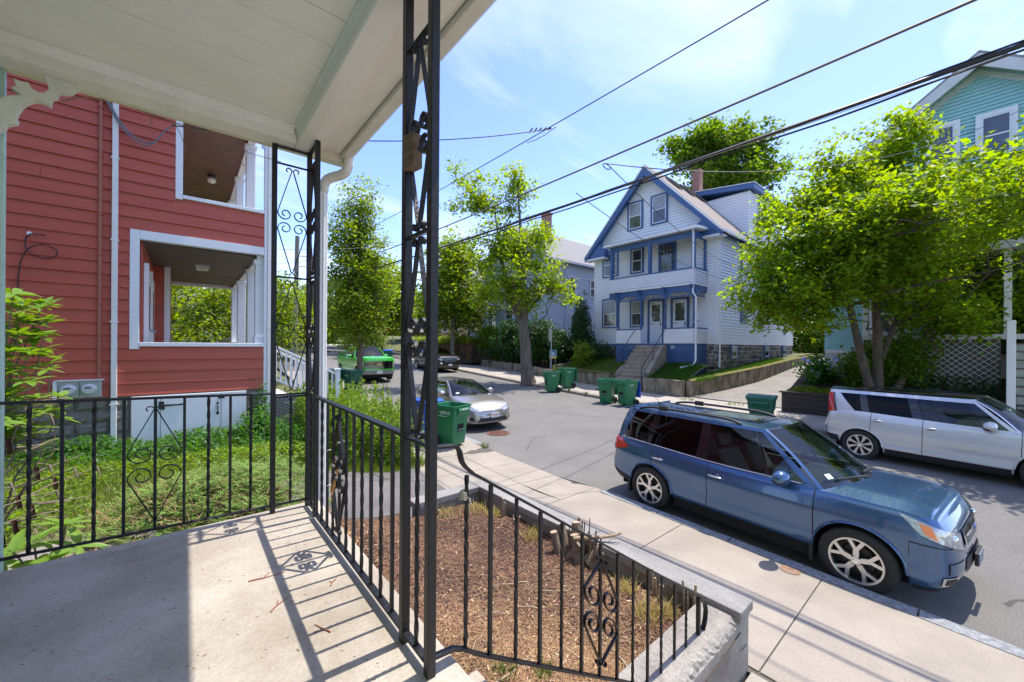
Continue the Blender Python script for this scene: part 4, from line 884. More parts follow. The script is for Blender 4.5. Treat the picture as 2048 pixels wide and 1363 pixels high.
class Wall:
    """a vertical wall plane: u along it, d outwards, z up."""
    def __init__(s, o, u, n): s.o = o; s.u = u; s.n = n
    def p(s, u, d, z): return (s.o[0] + s.u[0] * u + s.n[0] * d, s.o[1] + s.u[1] * u + s.n[1] * d, z)
    def box(s, mb, u0, u1, d0, d1, z0, z1):
        mb.add([s.p(u, d, z) for z in (z0, z1) for (u, d) in ((u0, d0), (u1, d0), (u1, d1), (u0, d1))], [(3, 2, 1, 0), (4, 5, 6, 7), (0, 1, 5, 4), (1, 2, 6, 5), (2, 3, 7, 6), (3, 0, 4, 7)]); return mb
    def courses(s, mb, u0f, u1f, z0, z1, h=.165, proud=.062):
        z = z0
        while z < z1 - .01:
            zt = min(z + h, z1); a, b = u0f(z + h / 2), u1f(z + h / 2)
            if b > a + .02:
                mb.add([s.p(a, 0, z), s.p(b, 0, z), s.p(b, proud, z), s.p(a, proud, z), s.p(a, .004, zt), s.p(b, .004, zt)], [(0, 1, 2, 3), (3, 2, 5, 4), (0, 3, 4), (1, 5, 2)])
            z = zt
        return mb
    def window(s, parent, u0, u1, z0, z1, trim=.11, m=None, sash=None, pane=None, d=.08, name='window', double=True):
        m = m or blue_t; mb = MB(); t = trim
        for b in ((u0 - t, u0, z0 - t * .7, z1 + t), (u1, u1 + t, z0 - t * .7, z1 + t), (u0, u1, z1, z1 + t), (u0, u1, z0 - t * .7, z0)): s.box(mb, b[0], b[1], -.02, d + .03, b[2], b[3])
        o = part(name, mb, m, parent)
        mb = MB(); f = .05; zm_ = (z0 + z1) / 2
        for b in ((u0, u0 + f, z0, z1), (u1 - f, u1, z0, z1), (u0 + f, u1 - f, z1 - f, z1), (u0 + f, u1 - f, z0, z0 + f)) + (((u0 + f, u1 - f, zm_ - .025, zm_ + .025),) if double else ()): s.box(mb, b[0], b[1], -.01, d + .014, b[2], b[3])
        part('sash', mb, sash or sash_w, o)
        mb = MB(); s.box(mb, u0 + f, u1 - f, -.01, d, z0 + f, z1 - f); part('pane', mb, glass_w, o)
        if pane is curtain: mb = MB(); s.box(mb, u0 + f + .01, u1 - f - .01, d - .01, d + .003, lerp(z0, z1, .52), z1 - f - .01); part('blind', mb, curtain, o)
        return o

# ---- white house with blue trim
wh = thing('white_house', 'white clapboard house with blue trim, stacked front porches and street gable', 'house', (26, 12.75, 1.6))
FX, SY, LY, ZE, ZP = 21.5, 8.72, 16.78, 9.0, 13.32
FW = Wall((FX, SY), (0, 1), (-1, 0)); SW = Wall((FX, SY), (1, 0), (0, -1)); WW = LY - SY
slope = (ZP - ZE) / (WW / 2)
mb = MB(); mb.prism([(SY + .01, 1.2), (LY - .01, 1.2), (LY - .01, ZE), (SY + WW / 2, ZP - .12), (SY + .01, ZE)], FX + .01, 34.5, 'x'); part('wall', mb, sid_w, wh)
mb = MB(); FW.courses(mb, lambda z: 0.06 if z < ZE else (z - ZE) / slope, lambda z: WW - .06 if z < ZE else WW - (z - ZE) / slope, 2.85, ZP - .25)
SW.courses(mb, lambda z: .06, lambda z: 13.0, 2.85, ZE - .05)
o = part('clapboards', mb, sid_w, wh); o['kind'] = 'stuff'
for W_, a, b in ((FW, 0, .10), (FW, WW - .10, WW), (SW, 0, .09)): mb = MB(); W_.box(mb, a - (.05 if W_ is FW and a == 0 else 0), b, -.02, .07 if W_ is FW else .0701, 2.85, ZE); part('corner_board', mb, white_t, wh)
# roof: two slopes with overhang, blue rakes and soffits
oh = .42; Yr = SY + WW / 2
for sg in (-1, 1):
    ye = Yr + sg * (WW / 2 + oh); ze = ZE - oh * slope
    mb = MB(); mb.prism([(Yr, ZP + .02), (ye, ze + .02), (ye, ze + .16), (Yr, ZP + .16 + .03)] if sg > 0 else [(ye, ze + .02), (Yr, ZP + .02), (Yr, ZP + .19), (ye, ze + .16)], FX - .55, 34.8, 'x'); part('roof', mb, shingle, wh)
    mb = MB(); dz = .40
    mb.prism([(Yr, ZP - dz - .05), (Yr, ZP + .06), (ye, ze + .05), (ye, ze - dz * .55)], FX - .60, FX - .551, 'x'); part('rake', mb, blue_t, wh)
    mb = MB(); mb.prism([(Yr, ZP - .10), (Yr, ZP + .01), (ye, ze + .01), (ye, ze - .10)], FX - .549, FX + .0, 'x'); part('soffit', mb, blue_t, wh)
    mb = MB(); mb.bar((FX - .63, Yr, ZP + .10), (FX - .63, ye, ze + .09), .05, .07); part('rake_edge', mb, white_t, wh)
    mb = MB(); mb.box(FX - .55, 34.8, min(ye, ye + sg * .12), max(ye, ye + sg * .12), ze + .0, ze + .13); part('gutter', mb, white_t, wh)
    yw = SY if sg < 0 else LY
    mb = MB(); mb.box(FX + .05, 34.5, min(yw - .0 * sg, yw + sg * .05), max(yw, yw + sg * .05), ZE - .38, ZE - .10); part('frieze', mb, blue_t, wh)
    # eave return at the gable foot
    yi = yw - sg * 1.15
    mb = MB(); mb.prism([(ye, ze - .05), (ye, ze + .15), (yw - sg * .5, ZE + .55), (yi, ZE + .05), (yi, ze - .05)] if sg > 0 else [(yi, ze - .05), (yi, ZE + .05), (yw - sg * .5, ZE + .55), (ye, ze + .15), (ye, ze - .05)], FX - .5, FX - .02, 'x'); part('eave_return', mb, blue_t, wh)
    mb = MB(); mb.box(FX - .56, FX, min(ye, yi), max(ye, yi), ze - .16, ze - .051); part('return_gutter', mb, white_t, wh)
for a, b in ((12.52 - SY + .0, 0), (0, 0)): pass
FW.window(wh, 13.22 - SY, 14.08 - SY, 9.98, 11.55, pane=curtain); FW.window(wh, 11.62 - SY, 12.48 - SY, 9.98, 11.55, pane=curtain)
FW.window(wh, 14.98 - SY, 15.98 - SY, 7.25, 8.75); FW.window(wh, 14.98 - SY, 15.98 - SY, 3.92, 5.65, pane=curtain)
FW.window(wh, 13.16 - SY, 13.86 - SY, 7.25, 8.65); FW.window(wh, 13.16 - SY, 13.86 - SY, 3.92, 5.45, pane=curtain)
FW.window(wh, 11.10 - SY, 11.95 - SY, 6.75, 8.55, sash=blue_t, double=False)
mb = MB()
for k in range(1, 4): FW.box(mb, 11.10 - SY + .2125 * k - .012, 11.10 - SY + .2125 * k + .012, .075, .092, 6.8, 8.5)
for k in range(1, 6): FW.box(mb, 11.15 - SY, 11.9 - SY, .076, .090, 6.8 + .28 * k, 6.824 + .28 * k)
part('muntins', mb, curtain, wh)
for u0, u1, za, zb_ in ((3.05, 3.8, 7.05, 8.6), (3.05, 3.8, 4.1, 5.5), (5.6, 6.3, 7.05, 8.6), (5.9, 6.6, 4.1, 5.5), (9.2, 9.9, 7.05, 8.6)): SW.window(wh, u0, u1, za, zb_)
# doors
for i, (a, b) in enumerate(((11.80, 12.62), (10.34, 11.16))):
    u0, u1 = a - SY, b - SY; mb = MB()
    for q in ((u0 - .12, u0, 2.9, 5.42), (u1, u1 + .12, 2.9, 5.42), (u0, u1, 5.32, 5.42)): FW.box(mb, q[0], q[1], -.02, .11, q[2], q[3])
    part('door_frame', mb, blue_t, wh)
    mb = MB(); FW.box(mb, u0, u1, -.01, .075, 2.92, 5.32); o = part('door', mb, door_w, wh)
    mb = MB(); cx = (u0 + u1) / 2; pts = []
    for t in np.linspace(0, 2 * PI, 40, endpoint=False): pts.append((cx + (.27 + .018 * math.cos(8 * t)) * max(-1, min(1, 1.35 * math.cos(t))), 4.62 + (.50 + .018 * math.cos(8 * t)) * max(-1, min(1, 1.35 * math.sin(t)))))
    mb.add([FW.p(u, .079, z) for u, z in pts], [tuple(range(40))]); part('pane', mb, glass_w, o)
    mb = MB(); FW.box(mb, u0 + .08, u0 + .11, .075, .13, 3.85, 4.05); FW.box(mb, u1 - .3, u1 - .05, .075, .09, 5.18, 5.22); FW.box(mb, u1 - .3, u1 - .05, .075, .09, 3.98, 4.01); part('handle', mb, cable_b, o)
mb = MB(); FW.box(mb, 9.62 - SY, 9.92 - SY, .02, .16, 4.1, 4.5); part('mailbox', mb, door_w, wh, bevel=.02); mb = MB(); FW.box(mb, 10.05 - SY, 10.12 - SY, .02, .08, 4.05, 4.55); part('light', mb, door_w, wh)
# two-storey porch
PX = 20.0; PY0, PY1 = 9.28, 14.52
mb = MB(); mb.box(PX, FX, PY0, PY1, 2.75, 2.86); part('porch_floor', mb, blue_d, wh)
for bb in ((PX + .02, PX + .10, PY0, 10.76, 1.2, 2.86), (PX + .02, PX + .10, 12.66, 14.0, 1.2, 2.86), (PX + .10, FX, PY0 + .0, PY0 + .08, 1.2, 2.75)): mb = MB(); mb.box(*bb); part('porch_base', mb, blue_t, wh)
for (a, b) in ((9.42, 9.98), (10.12, 10.66), (12.78, 13.3), (13.42, 13.9)):
    mb = MB(); mb.box(PX + .012, PX + .019, a, b, 1.95, 2.5); o = part('lattice_panel', mb, blue_d, wh); mb = MB()
    for k in range(9): yy = a + (b - a) * k / 8; mb.box(PX - .006, PX + .0115, yy - .012, yy + .012, 1.95, 2.5)
    for k in range(9): zz = 1.95 + .55 * k / 8; mb.box(PX - .005, PX + .0105, a, b, zz - .012, zz + .012)
    part('lattice', mb, blue_t, o)
for a, b in ((20.2, 20.6), (20.75, 21.15)):
    mb = MB()
    for k in range(8): zz = 1.98 + .072 * k; mb.box(a, b, PY0 - .012, PY0 - .001, zz, zz + .03)
    part('louvre', mb, blue_d, wh)
text('house_number', '30', .24, sash_w, wh, base_matrix(wh).inverted() @ frame((PX - .005, 10.42, 2.66), (0, -1, 0), (0, 0, 1)), .004)
text('house_number', '28', .22, mat('faded_paint', (.22, .30, .42), .5), wh, base_matrix(wh).inverted() @ frame((PX - .005, 12.95, 2.66), (0, -1, 0), (0, 0, 1)), .004)
PWL = Wall((PX, PY0), (0, 1), (-1, 0)); PWS = Wall((PX, PY0), (1, 0), (0, -1))
def parapet(z0, z1, segs, cap):
    for (a, b) in segs:
        mb = MB(); mb.box(PX + .01, PX + .10, a, b, z0, z1); PWL.courses(mb, lambda z: a - PY0 + .04, lambda z: b - PY0 - .04, z0 + .04, z1, .115); PWL.box(mb, a - PY0, a - PY0 + .06, 0, .028, z0, z1); PWL.box(mb, b - PY0 - .06, b - PY0, 0, .028, z0, z1); part('parapet', mb, sid_w, wh)
        mb = MB(); mb.box(PX - .05, PX + .15, a, b, z1, z1 + .06); part('rail_cap', mb, cap, wh)
    mb = MB(); mb.box(PX + .1, FX, PY0 + .01, PY0 + .10, z0, z1); PWS.courses(mb, lambda z: .04, lambda z: 1.5, z0 + .04, z1, .115); PWS.box(mb, 0, .06, 0, .028, z0, z1); part('parapet', mb, sid_w, wh)
    mb = MB(); mb.box(PX + .151, FX, PY0 - .04, PY0 + .15, z1, z1 + .06); part('rail_cap', mb, cap, wh)
parapet(2.87, 3.6, ((9.29, 10.92), (12.33, 13.98)), blue_t); parapet(5.98, 6.7, ((9.29, 14.50),), blue_t)
mb = MB(); mb.box(PX - .06, FX, PY0 - .05, PY1 + .05, 5.86, 5.98); part('porch_floor', mb, white_t, wh, bevel=.02)
mb = MB(); mb.box(PX + .02, PX + .14, PY0 - .02, PY1, 5.56, 5.859); mb.box(PX + .14, FX, PY0, PY0 + .12, 5.56, 5.859); part('beam', mb, blue_t, wh)
mb = MB(); mb.box(PX + .14, FX, PY0 + .12, PY1, 5.80, 5.858); part('porch_ceiling', mb, blue_t, wh)
mb = MB()
for k in range(40): yy = PY0 + .15 + k * .132; mb.lathe([(.014, 5.36), (.026, 5.42), (.026, 5.48), (.014, 5.555)], (PX + .08, yy, 0), 6)
for k in range(9): mb.lathe([(.014, 5.36), (.026, 5.42), (.026, 5.48), (.014, 5.555)], (PX + .22 + k * .132, PY0 + .06, 0), 6)
o = part('spindles', mb, curtain, wh); o['kind'] = 'stuff'
mb = MB(); mb.box(PX + .05, PX + .11, PY0 + .02, PY1 - .4, 5.30, 5.358); mb.box(PX + .11, FX - .2, PY0 + .03, PY0 + .09, 5.30, 5.358); part('rail', mb, blue_t, wh)
for yy in (13.86, 12.36, 10.86, 9.34):
    mb = MB(); mb.lathe([(.06, 3.66), (.06, 3.85), (.035, 3.9), (.055, 4.1), (.04, 4.6), (.05, 5.0), (.035, 5.1), (.06, 5.15), (.06, 5.56)], (PX + .08, yy, 0), 8); part('porch_post', mb, blue_t, wh, smooth=40)
    for sg in (-1, 1):
        mb = MB(); mb.prism([(yy + sg * .06, 5.15), (yy + sg * .06, 5.56), (yy + sg * .42, 5.56), (yy + sg * .36, 5.47), (yy + sg * .2, 5.40), (yy + sg * .1, 5.28)][::sg], PX + .03, PX + .049, 'x'); part('bracket', mb, blue_t, wh)
    mb = MB(); mb.prism([(PX - .02, 5.56), (PX + .02, 5.3), (PX + .02, 5.855), (PX - .30, 5.855), (PX - .18, 5.72)], yy - .04, yy + .04, 'y'); part('bracket', mb, blue_t, wh)
for yy in (14.36, 11.83, 9.36): mb = MB(); mb.box(PX + .0, PX + .17, yy - .08, yy + .08, 6.76, 8.62); part('porch_post', mb, blue_t, wh)
mb = MB(); mb.box(PX + .03, PX + .14, PY0 + .02, PY1, 8.35, 8.66); mb.box(PX + .14, FX, PY0 + .02, PY0 + .12, 8.35, 8.66); mb.box(FX - .2, FX - .03, PY0 + .03, PY0 + .12, 6.76, 8.35); part('frieze', mb, blue_t, wh)
mb = MB(); mb.prism([(PX - .32, 8.66), (PX - .32, 8.80), (FX, 8.98), (FX, 8.84)], PY0 - .25, PY1 + .25, 'y'); part('porch_roof', mb, white_t, wh, bevel=.02)
mb = MB(); mb.prism([(PX - .28, 8.815), (PX - .28, 8.825), (FX - .6, 8.945), (FX - .6, 8.93)], PY0 - .2, PY1 + .2, 'y'); part('porch_roof', mb, shingle_g, wh)
# white downspouts
mb = MB(); mb.tube([(PX - .2, PY0 + .0, 8.66), (PX - .06, PY0 + .04, 8.5), (PX - .06, PY0 + .04, 5.75), (PX - .10, PY0 + .02, 5.45), (PX - .06, PY0 - .12, 5.2), (PX - .06, PY0 - .12, 2.0), (PX - .2, PY0 - .05, 1.75), (PX - .75, PY0 + .35, 1.62)], .05, 6); part('downspout', mb, white_t, wh, smooth=40)
mb = MB(); mb.tube([(FX - .2, SY - .45, 8.62), (FX + .05, SY - .08, 8.3), (FX + .05, SY - .08, 1.9), (FX - .05, SY - .12, 1.6)], .045, 6); part('downspout', mb, white_t, wh, smooth=40)
# dormer on the right-hand slope
DX0, DX1, DY = 26.6, 33.0, 8.98
mb = MB(); mb.box(DX0 + .01, DX1, DY + .01, 12.6, 9.2, 12.32); DW = Wall((DX0, DY), (0, 1), (-1, 0)); DS = Wall((DX0, DY), (1, 0), (0, -1))
DW.courses(mb, lambda z: .05, lambda z: 3.2, 9.6, 12.3); DS.courses(mb, lambda z: .05, lambda z: 6.3, 9.7, 12.3); DW.box(mb, 0, .08, 0, .03, 9.5, 12.3); DS.box(mb, 0, .08, 0, .0301, 9.7, 12.3); part('dormer', mb, sid_w, wh)
DS.window(wh, 1.5, 2.4, 10.5, 12.1); DS.window(wh, 4.1, 5.0, 10.5, 12.1)
mb = MB(); mb.prism([(DY - .35, 12.32), (DY - .35, 12.62), (12.6, 13.1), (12.6, 12.8)], DX0 - .30, DX1 + .2, 'x'); part('dormer_roof', mb, blue_t, wh, bevel=.02)
mb = MB(); mb.prism([(DY - .40, 12.622), (DY - .40, 12.66), (12.6, 13.15), (12.6, 13.11)], DX0 - .34, DX1 + .2, 'x'); part('dormer_roof', mb, white_t, wh)
mb = MB(); mb.box(26.6, 27.1, 12.05, 12.55, 12.4, 14.6); o = part('chimney', mb, brick, wh); mb = MB(); mb.box(26.55, 27.15, 12.0, 12.6, 14.6, 14.7); part('chimney_cap', mb, brick, o)
for x0 in (22.3, 24.0, 25.4):
    y0 = Yr - .55; mb = MB(); dn_ = Vector((0, -1, -slope)).normalized(); nn = Vector((0, -slope, 1)).normalized(); c0 = Vector((x0, y0, ZP + .20 - .55 * slope)); V = []
    for e in (.02, .12): V += [c0 + nn * e, c0 + Vector((.75, 0, 0)) + nn * e, c0 + Vector((.75, 0, 0)) + dn_ * 1.1 + nn * e, c0 + dn_ * 1.1 + nn * e]
    mb.add(V, [(3, 2, 1, 0), (4, 5, 6, 7), (0, 1, 5, 4), (1, 2, 6, 5), (2, 3, 7, 6), (3, 0, 4, 7)]); part('skylight', mb, glass_w, wh)
# stone foundation
def stones(parent, W_, u0, u1, z0, z1, m, seed=1, hh=.24, depth=.05):
    rg = random.Random(seed); mb = MB(); z = z0
    while z < z1 - .05:
        h = min(rg.uniform(.7, 1.2) * hh, z1 - z); u = u0 + rg.uniform(-.2, 0)
        while u < u1:
            w_ = rg.uniform(.8, 1.9) * hh; a, b = max(u, u0) + .012, min(u + w_, u1) - .012
            if b > a + .03:
                d = depth * rg.uniform(.3, 1.0); i_ = .04
                P = [W_.p(uu + rg.uniform(-.015, .015), 0, zz + rg.uniform(-.012, .012)) for uu, zz in ((a, z + .012), (b, z + .012), (b, z + h - .012), (a, z + h - .012))] + [W_.p(uu, d * rg.uniform(.7, 1.2), zz) for uu, zz in ((a + i_, z + i_ + .01), (b - i_, z + i_ + .01), (b - i_, z + h - i_ - .01), (a + i_, z + h - i_ - .01))]
                mb.add(P, [(0, 1, 5, 4), (1, 2, 6, 5), (2, 3, 7, 6), (3, 0, 4, 7), (4, 5, 6, 7)])
            u += w_
        z += h
    o = part('stones', mb, m, parent); o['kind'] = 'stuff'; return o
stones(wh, SW, 0, 13, 1.3, 2.84, stone_d, 3); stones(wh, FW, 0, WW, 1.5, 2.84, stone_d, 4)
for u0 in (1.6, 6.9, 10.5): SW.window(wh, u0, u0 + .75, 2.1, 2.75, trim=.07, d=.08, double=False, pane=curtain)
# concrete steps with black handrails
fs = thing('front_steps', 'worn concrete front steps with black handrails up to the white house', 'steps', (18.8, 11.7, .6))
nst = 10
for k in range(nst):
    zt_ = .62 + .215 * (k + 1); x0 = 17.75 + .235 * k; mb = MB(); mb.box(x0, 20.02, 10.98, 12.62, zt_ - .215 - (.2 if k == 0 else 0), zt_ - .002); part('step', mb, conc_old, fs, bevel=.015)
mb = MB(); mb.prism([(18.2, .6), (20.0, .6), (20.0, 2.78), (19.7, 2.78), (18.2, 1.35)], 10.74, 10.97, 'y'); part('cheek_wall', mb, conc_old, fs, bevel=.02)
for yy in (10.86, 12.70):
    mb = MB(); mb.tube([(17.7, yy, .7), (17.7, yy, 1.62), (20.05, yy, 3.62), (20.05, yy, 2.9)], .022, 6); mb.tube([(18.8, yy, 1.4), (18.8, yy, 2.56)], .02, 6); part('hand_rail', mb, cable_b, fs, smooth=40)
# mossy retaining walls in front
rwl = thing('retaining_wall', 'stained mossy retaining wall below the white house, right of the steps', 'wall', (18, 9.6, .3), group='retaining walls of the white house')
def wallrun(parent, pts, m, th=.28, capm=None, seed=1, zfun=None):
    """pts: (x, y, zbottom, ztop); the wall's outer face follows pts."""
    rg = random.Random(seed); mb = MB(); cp = MB(); P = []
    for (a, b) in zip(pts[:-1], pts[1:]):
        L = math.hypot(b[0] - a[0], b[1] - a[1]); n_ = max(1, int(L / .22))
        for i in range(n_): P.append([lerp(a[k], b[k], i / n_) for k in range(4)])
    P.append(list(pts[-1])); N_ = len(P); vs = []
    for i, p in enumerate(P):
        q0, q1 = P[max(i - 1, 0)], P[min(i + 1, N_ - 1)]; dx, dy = q1[0] - q0[0], q1[1] - q0[1]; l_ = math.hypot(dx, dy); nx, ny = dy / l_, -dx / l_
        for (d, z) in ((rg.uniform(-.015, .015), p[2] - .3), (rg.uniform(-.02, .02), lerp(p[2], p[3], .5)), (rg.uniform(-.02, .02), p[3] - .04), (-.03, p[3] + rg.uniform(-.02, .03)), (-th, p[3] + rg.uniform(-.02, .03)), (-th, p[2] - .3)): vs.append((p[0] + nx * d, p[1] + ny * d, z))
    fs_ = [(i * 6 + j, (i + 1) * 6 + j, (i + 1) * 6 + j + 1, i * 6 + j + 1) for i in range(N_ - 1) for j in range(5)] + [tuple(range(6))[::-1], tuple(range((N_ - 1) * 6, N_ * 6))]
    mb.add(vs, fs_); part('wall', mb, m, parent)
    if capm:
        vs = []
        for i, p in enumerate(P):
            q0, q1 = P[max(i - 1, 0)], P[min(i + 1, N_ - 1)]; dx, dy = q1[0] - q0[0], q1[1] - q0[1]; l_ = math.hypot(dx, dy); nx, ny = dy / l_, -dx / l_
            for (d, z) in ((.03 + rg.uniform(-.02, .02), -.07 - rg.uniform(0, .09)), (.02, .02), (-.12, .05 + rg.uniform(0, .04)), (-th - .03, .01)): vs.append((p[0] + nx * d, p[1] + ny * d, p[3] + z))
        cp.add(vs, [(i * 4 + j, (i + 1) * 4 + j, (i + 1) * 4 + j + 1, i * 4 + j + 1) for i in range(N_ - 1) for j in range(3)]); part('moss', cp, capm, parent)
wallrun(rwl, [(38, 7.72, 1.9, 2.2), (30, 7.72, 1.3, 1.95), (24, 7.75, .8, 1.60), (20.5, 8.15, .5, 1.35), (17.75, 8.6, .30, 1.12)], moss_wall, capm=moss, seed=2)
wallrun(rwl, [(17.72, 8.62, .25, 1.12), (17.95, 10.7, .35, 1.13)], moss_wall, seed=3); wallrun(rwl, [(17.97, 10.72, .3, 1.13), (18.9, 10.73, .5, 1.9)], moss_wall, seed=5)
rwr = thing('retaining_wall', 'stained retaining wall left of the front steps, behind the two green carts', 'wall', (18.3, 14.6, .5), group='retaining walls of the white house')
wallrun(rwr, [(18.9, 12.82, .5, 1.7), (18.12, 12.84, .5, 1.15)], moss_wall, seed=6); wallrun(rwr, [(18.1, 12.84, .35, 1.16), (18.35, 17.4, .6, 1.42)], moss_wall, capm=moss, seed=7); wallrun(rwr, [(18.36, 17.42, .6, 1.42), (23, 17.45, 1, 1.9)], moss_wall, seed=8)

# ---- teal house
th = thing('teal_house', 'teal clapboard house with a wide pale gable behind the multi-stemmed tree', 'house', (25, 0, 1.7))
TX, TY0, TY1, TE, TP = 20.2, -4.05, 3.95, 9.15, 12.15; TW = TY1 - TY0; ts = (TP - TE) / (TW / 2); TFW = Wall((TX, TY0), (0, 1), (-1, 0)); TSW = Wall((TX, TY1), (1, 0), (0, 1))
mb = MB(); mb.prism([(TY0 + .01, 2.55), (TY1 - .01, 2.55), (TY1 - .01, TE), (TY0 + TW / 2, TP - .1), (TY0 + .01, TE)], TX + .01, 33, 'x'); part('wall', mb, sid_t, th)
mb = MB(); TFW.courses(mb, lambda z: .0 if z < TE else (z - TE) / ts, lambda z: TW if z < TE else TW - (z - TE) / ts, 2.6, TP - .2, .12); TSW.courses(mb, lambda z: 0, lambda z: 12, 2.6, TE, .12); o = part('clapboards', mb, sid_t, th); o['kind'] = 'stuff'
mb = MB(); mb.box(TX - .02, 33, TY0, TY1 + .02, .8, 2.6); part('foundation', mb, mat('white_plaster', (.62, .62, .60), .9, bump=.5, bscale=12, vscale=3, col2=(.48, .48, .46)), th)
mb = MB(); mb.box(TX - .05, TX - .001, TY0, TY1, 2.5, 2.62); part('water_table', mb, white_t, th)
pale_tr = mat('pale_trim', (.62, .62, .59), .6, vscale=3, col2=(.52, .52, .49))
for sg in (-1, 1):
    Yc = TY0 + TW / 2; ye = Yc + sg * (TW / 2 + .35); ze = TE - .35 * ts
    mb = MB(); q = [(Yc, TP + .03), (ye, ze + .03), (ye, ze + .20), (Yc, TP + .22)]; mb.prism(q if sg > 0 else q[::-1], TX - .5, 33.3, 'x'); part('roof', mb, shingle_g, th)
    mb = MB(); q = [(Yc, TP - .30), (Yc, TP + .1), (ye, ze + .1), (ye, ze - .2)]; mb.prism(q[::-1] if sg > 0 else q, TX - .56, TX - .501, 'x'); part('rake', mb, pale_tr, th)
    mb = MB(); q = [(Yc, TP - .08), (Yc, TP + .02), (ye, ze + .02), (ye, ze - .08)]; mb.prism(q[::-1] if sg > 0 else q, TX - .499, TX + .0, 'x'); part('soffit', mb, pale_tr, th)
    mb = MB(); q = [(Yc, TP - .40), (Yc, TP - .2), (Yc + sg * TW / 2, TE - .1), (Yc + sg * TW / 2, TE - .35)]; mb.prism(q[::-1] if sg > 0 else q, TX - .05, TX - .0, 'x'); part('frieze', mb, pale_tr, th)
for y0, y1, za, zb_ in ((-.73, -.10, 8.98, 10.28), (.47, 1.05, 8.98, 10.35), (-2.6, -1.7, 5.6, 7.2), (-.5, .4, 5.6, 7.2), (1.6, 2.5, 5.6, 7.2), (1.6, 2.5, 3.2, 4.7)): TFW.window(th, y0 - TY0, y1 - TY0, za, zb_, trim=.12, m=white_t)
# its porch, lattice and front stairs
mb = MB(); mb.box(18.4, TX, -4, 2.6, 2.95, 3.1); part('porch_floor', mb, pale_tr, th); mb = MB(); mb.box(18.3, TX, -4.1, 2.7, 5.6, 5.85); part('porch_roof', mb, pale_tr, th)
for yy in (2.5, -.62, -2.6): mb = MB(); mb.box(18.45, 18.6, yy - .075, yy + .075, 3.1, 5.6); part('porch_post', mb, white_t, th)
mb = MB(); mb.box(18.48, 18.55, -.5, 2.55, 1.3, 2.95); part('lattice_back', mb, joint_m, th)
mb = MB()
for k in range(-10, 40):
    for sg in (1, -1):
        pts = []
        for t in np.linspace(0, 1, 24):
            y_, z_ = -.55 + .185 * k + 1.7 * t * sg * .95, 1.45 + 1.5 * t
            if -.5 < y_ < 2.5: pts.append((y_, z_))
        if len(pts) > 1: mb.bar((18.462 - .006 * sg, pts[0][0], pts[0][1]), (18.462 - .006 * sg, pts[-1][0], pts[-1][1]), .010, .045, up=(1, 0, 0))
o = part('lattice', mb, white_t, th); o['kind'] = 'stuff'
tst = thing('front_steps', 'grey wooden steps with a white post at the teal house', 'steps', (18, -1.6, 1))
grey_step = mat('mossy_grey_step', (.55, .56, .50), .85, vscale=4, col2=(.34, .37, .29), bump=.3)
for k in range(10):
    x0 = 16.3 + .22 * k; zt_ = .75 + .235 * k; mb = MB(); mb.box(x0 + .04, x0 + .06, -3.4, -.72, zt_ - .235, zt_ - .03); part('riser', mb, grey_step, tst); mb = MB(); mb.box(x0 - .01, x0 + .26, -3.45, -.70, zt_ - .028, zt_); part('tread', mb, mat('dark_tread', (.10, .09, .08), .8), tst)
mb = MB(); mb.box(16.28, 16.42, -.68, -.53, .2, 3.4); o = part('newel_post', mb, white_t, tst, bevel=.01)
# dark timber retaining wall of the teal house
tw = thing('timber_wall', 'dark stained timber retaining wall along the pavement behind the right hand cart', 'wall', (16.6, 1, .25))
dk = mat('dark_timber', (.055, .042, .036), .8, bump=.4, bscale=30, vscale=6, col2=(.032, .025, .022), stretch=(1, .3, 3))
for k in range(5):
    z0 = .14 + .185 * k; ys_ = [4.5, 2.1 + .5 * (k % 2), -.4 + .6 * (k % 2), -3.0, -6]
    for a, b in zip(ys_[1:], ys_[:-1]): mb = MB(); mb.box(16.55, 16.73, a + .004, b - .004, z0 + .004, z0 + .183); part('timber', mb, dk, tw, bevel=.008, bseg=1)
    for a, b in ((16.735, 19.0), (19.01, 21)): mb = MB(); mb.box(a, b, 4.34, 4.5, z0 + .1 * (a > 18), z0 + .1 * (a > 18) + .183); part('timber', mb, dk, tw, bevel=.008, bseg=1)
mb = MB(); mb.box(16.48, 16.76, -6, 4.56, 1.068, 1.115); part('cap_board', mb, dk, tw)

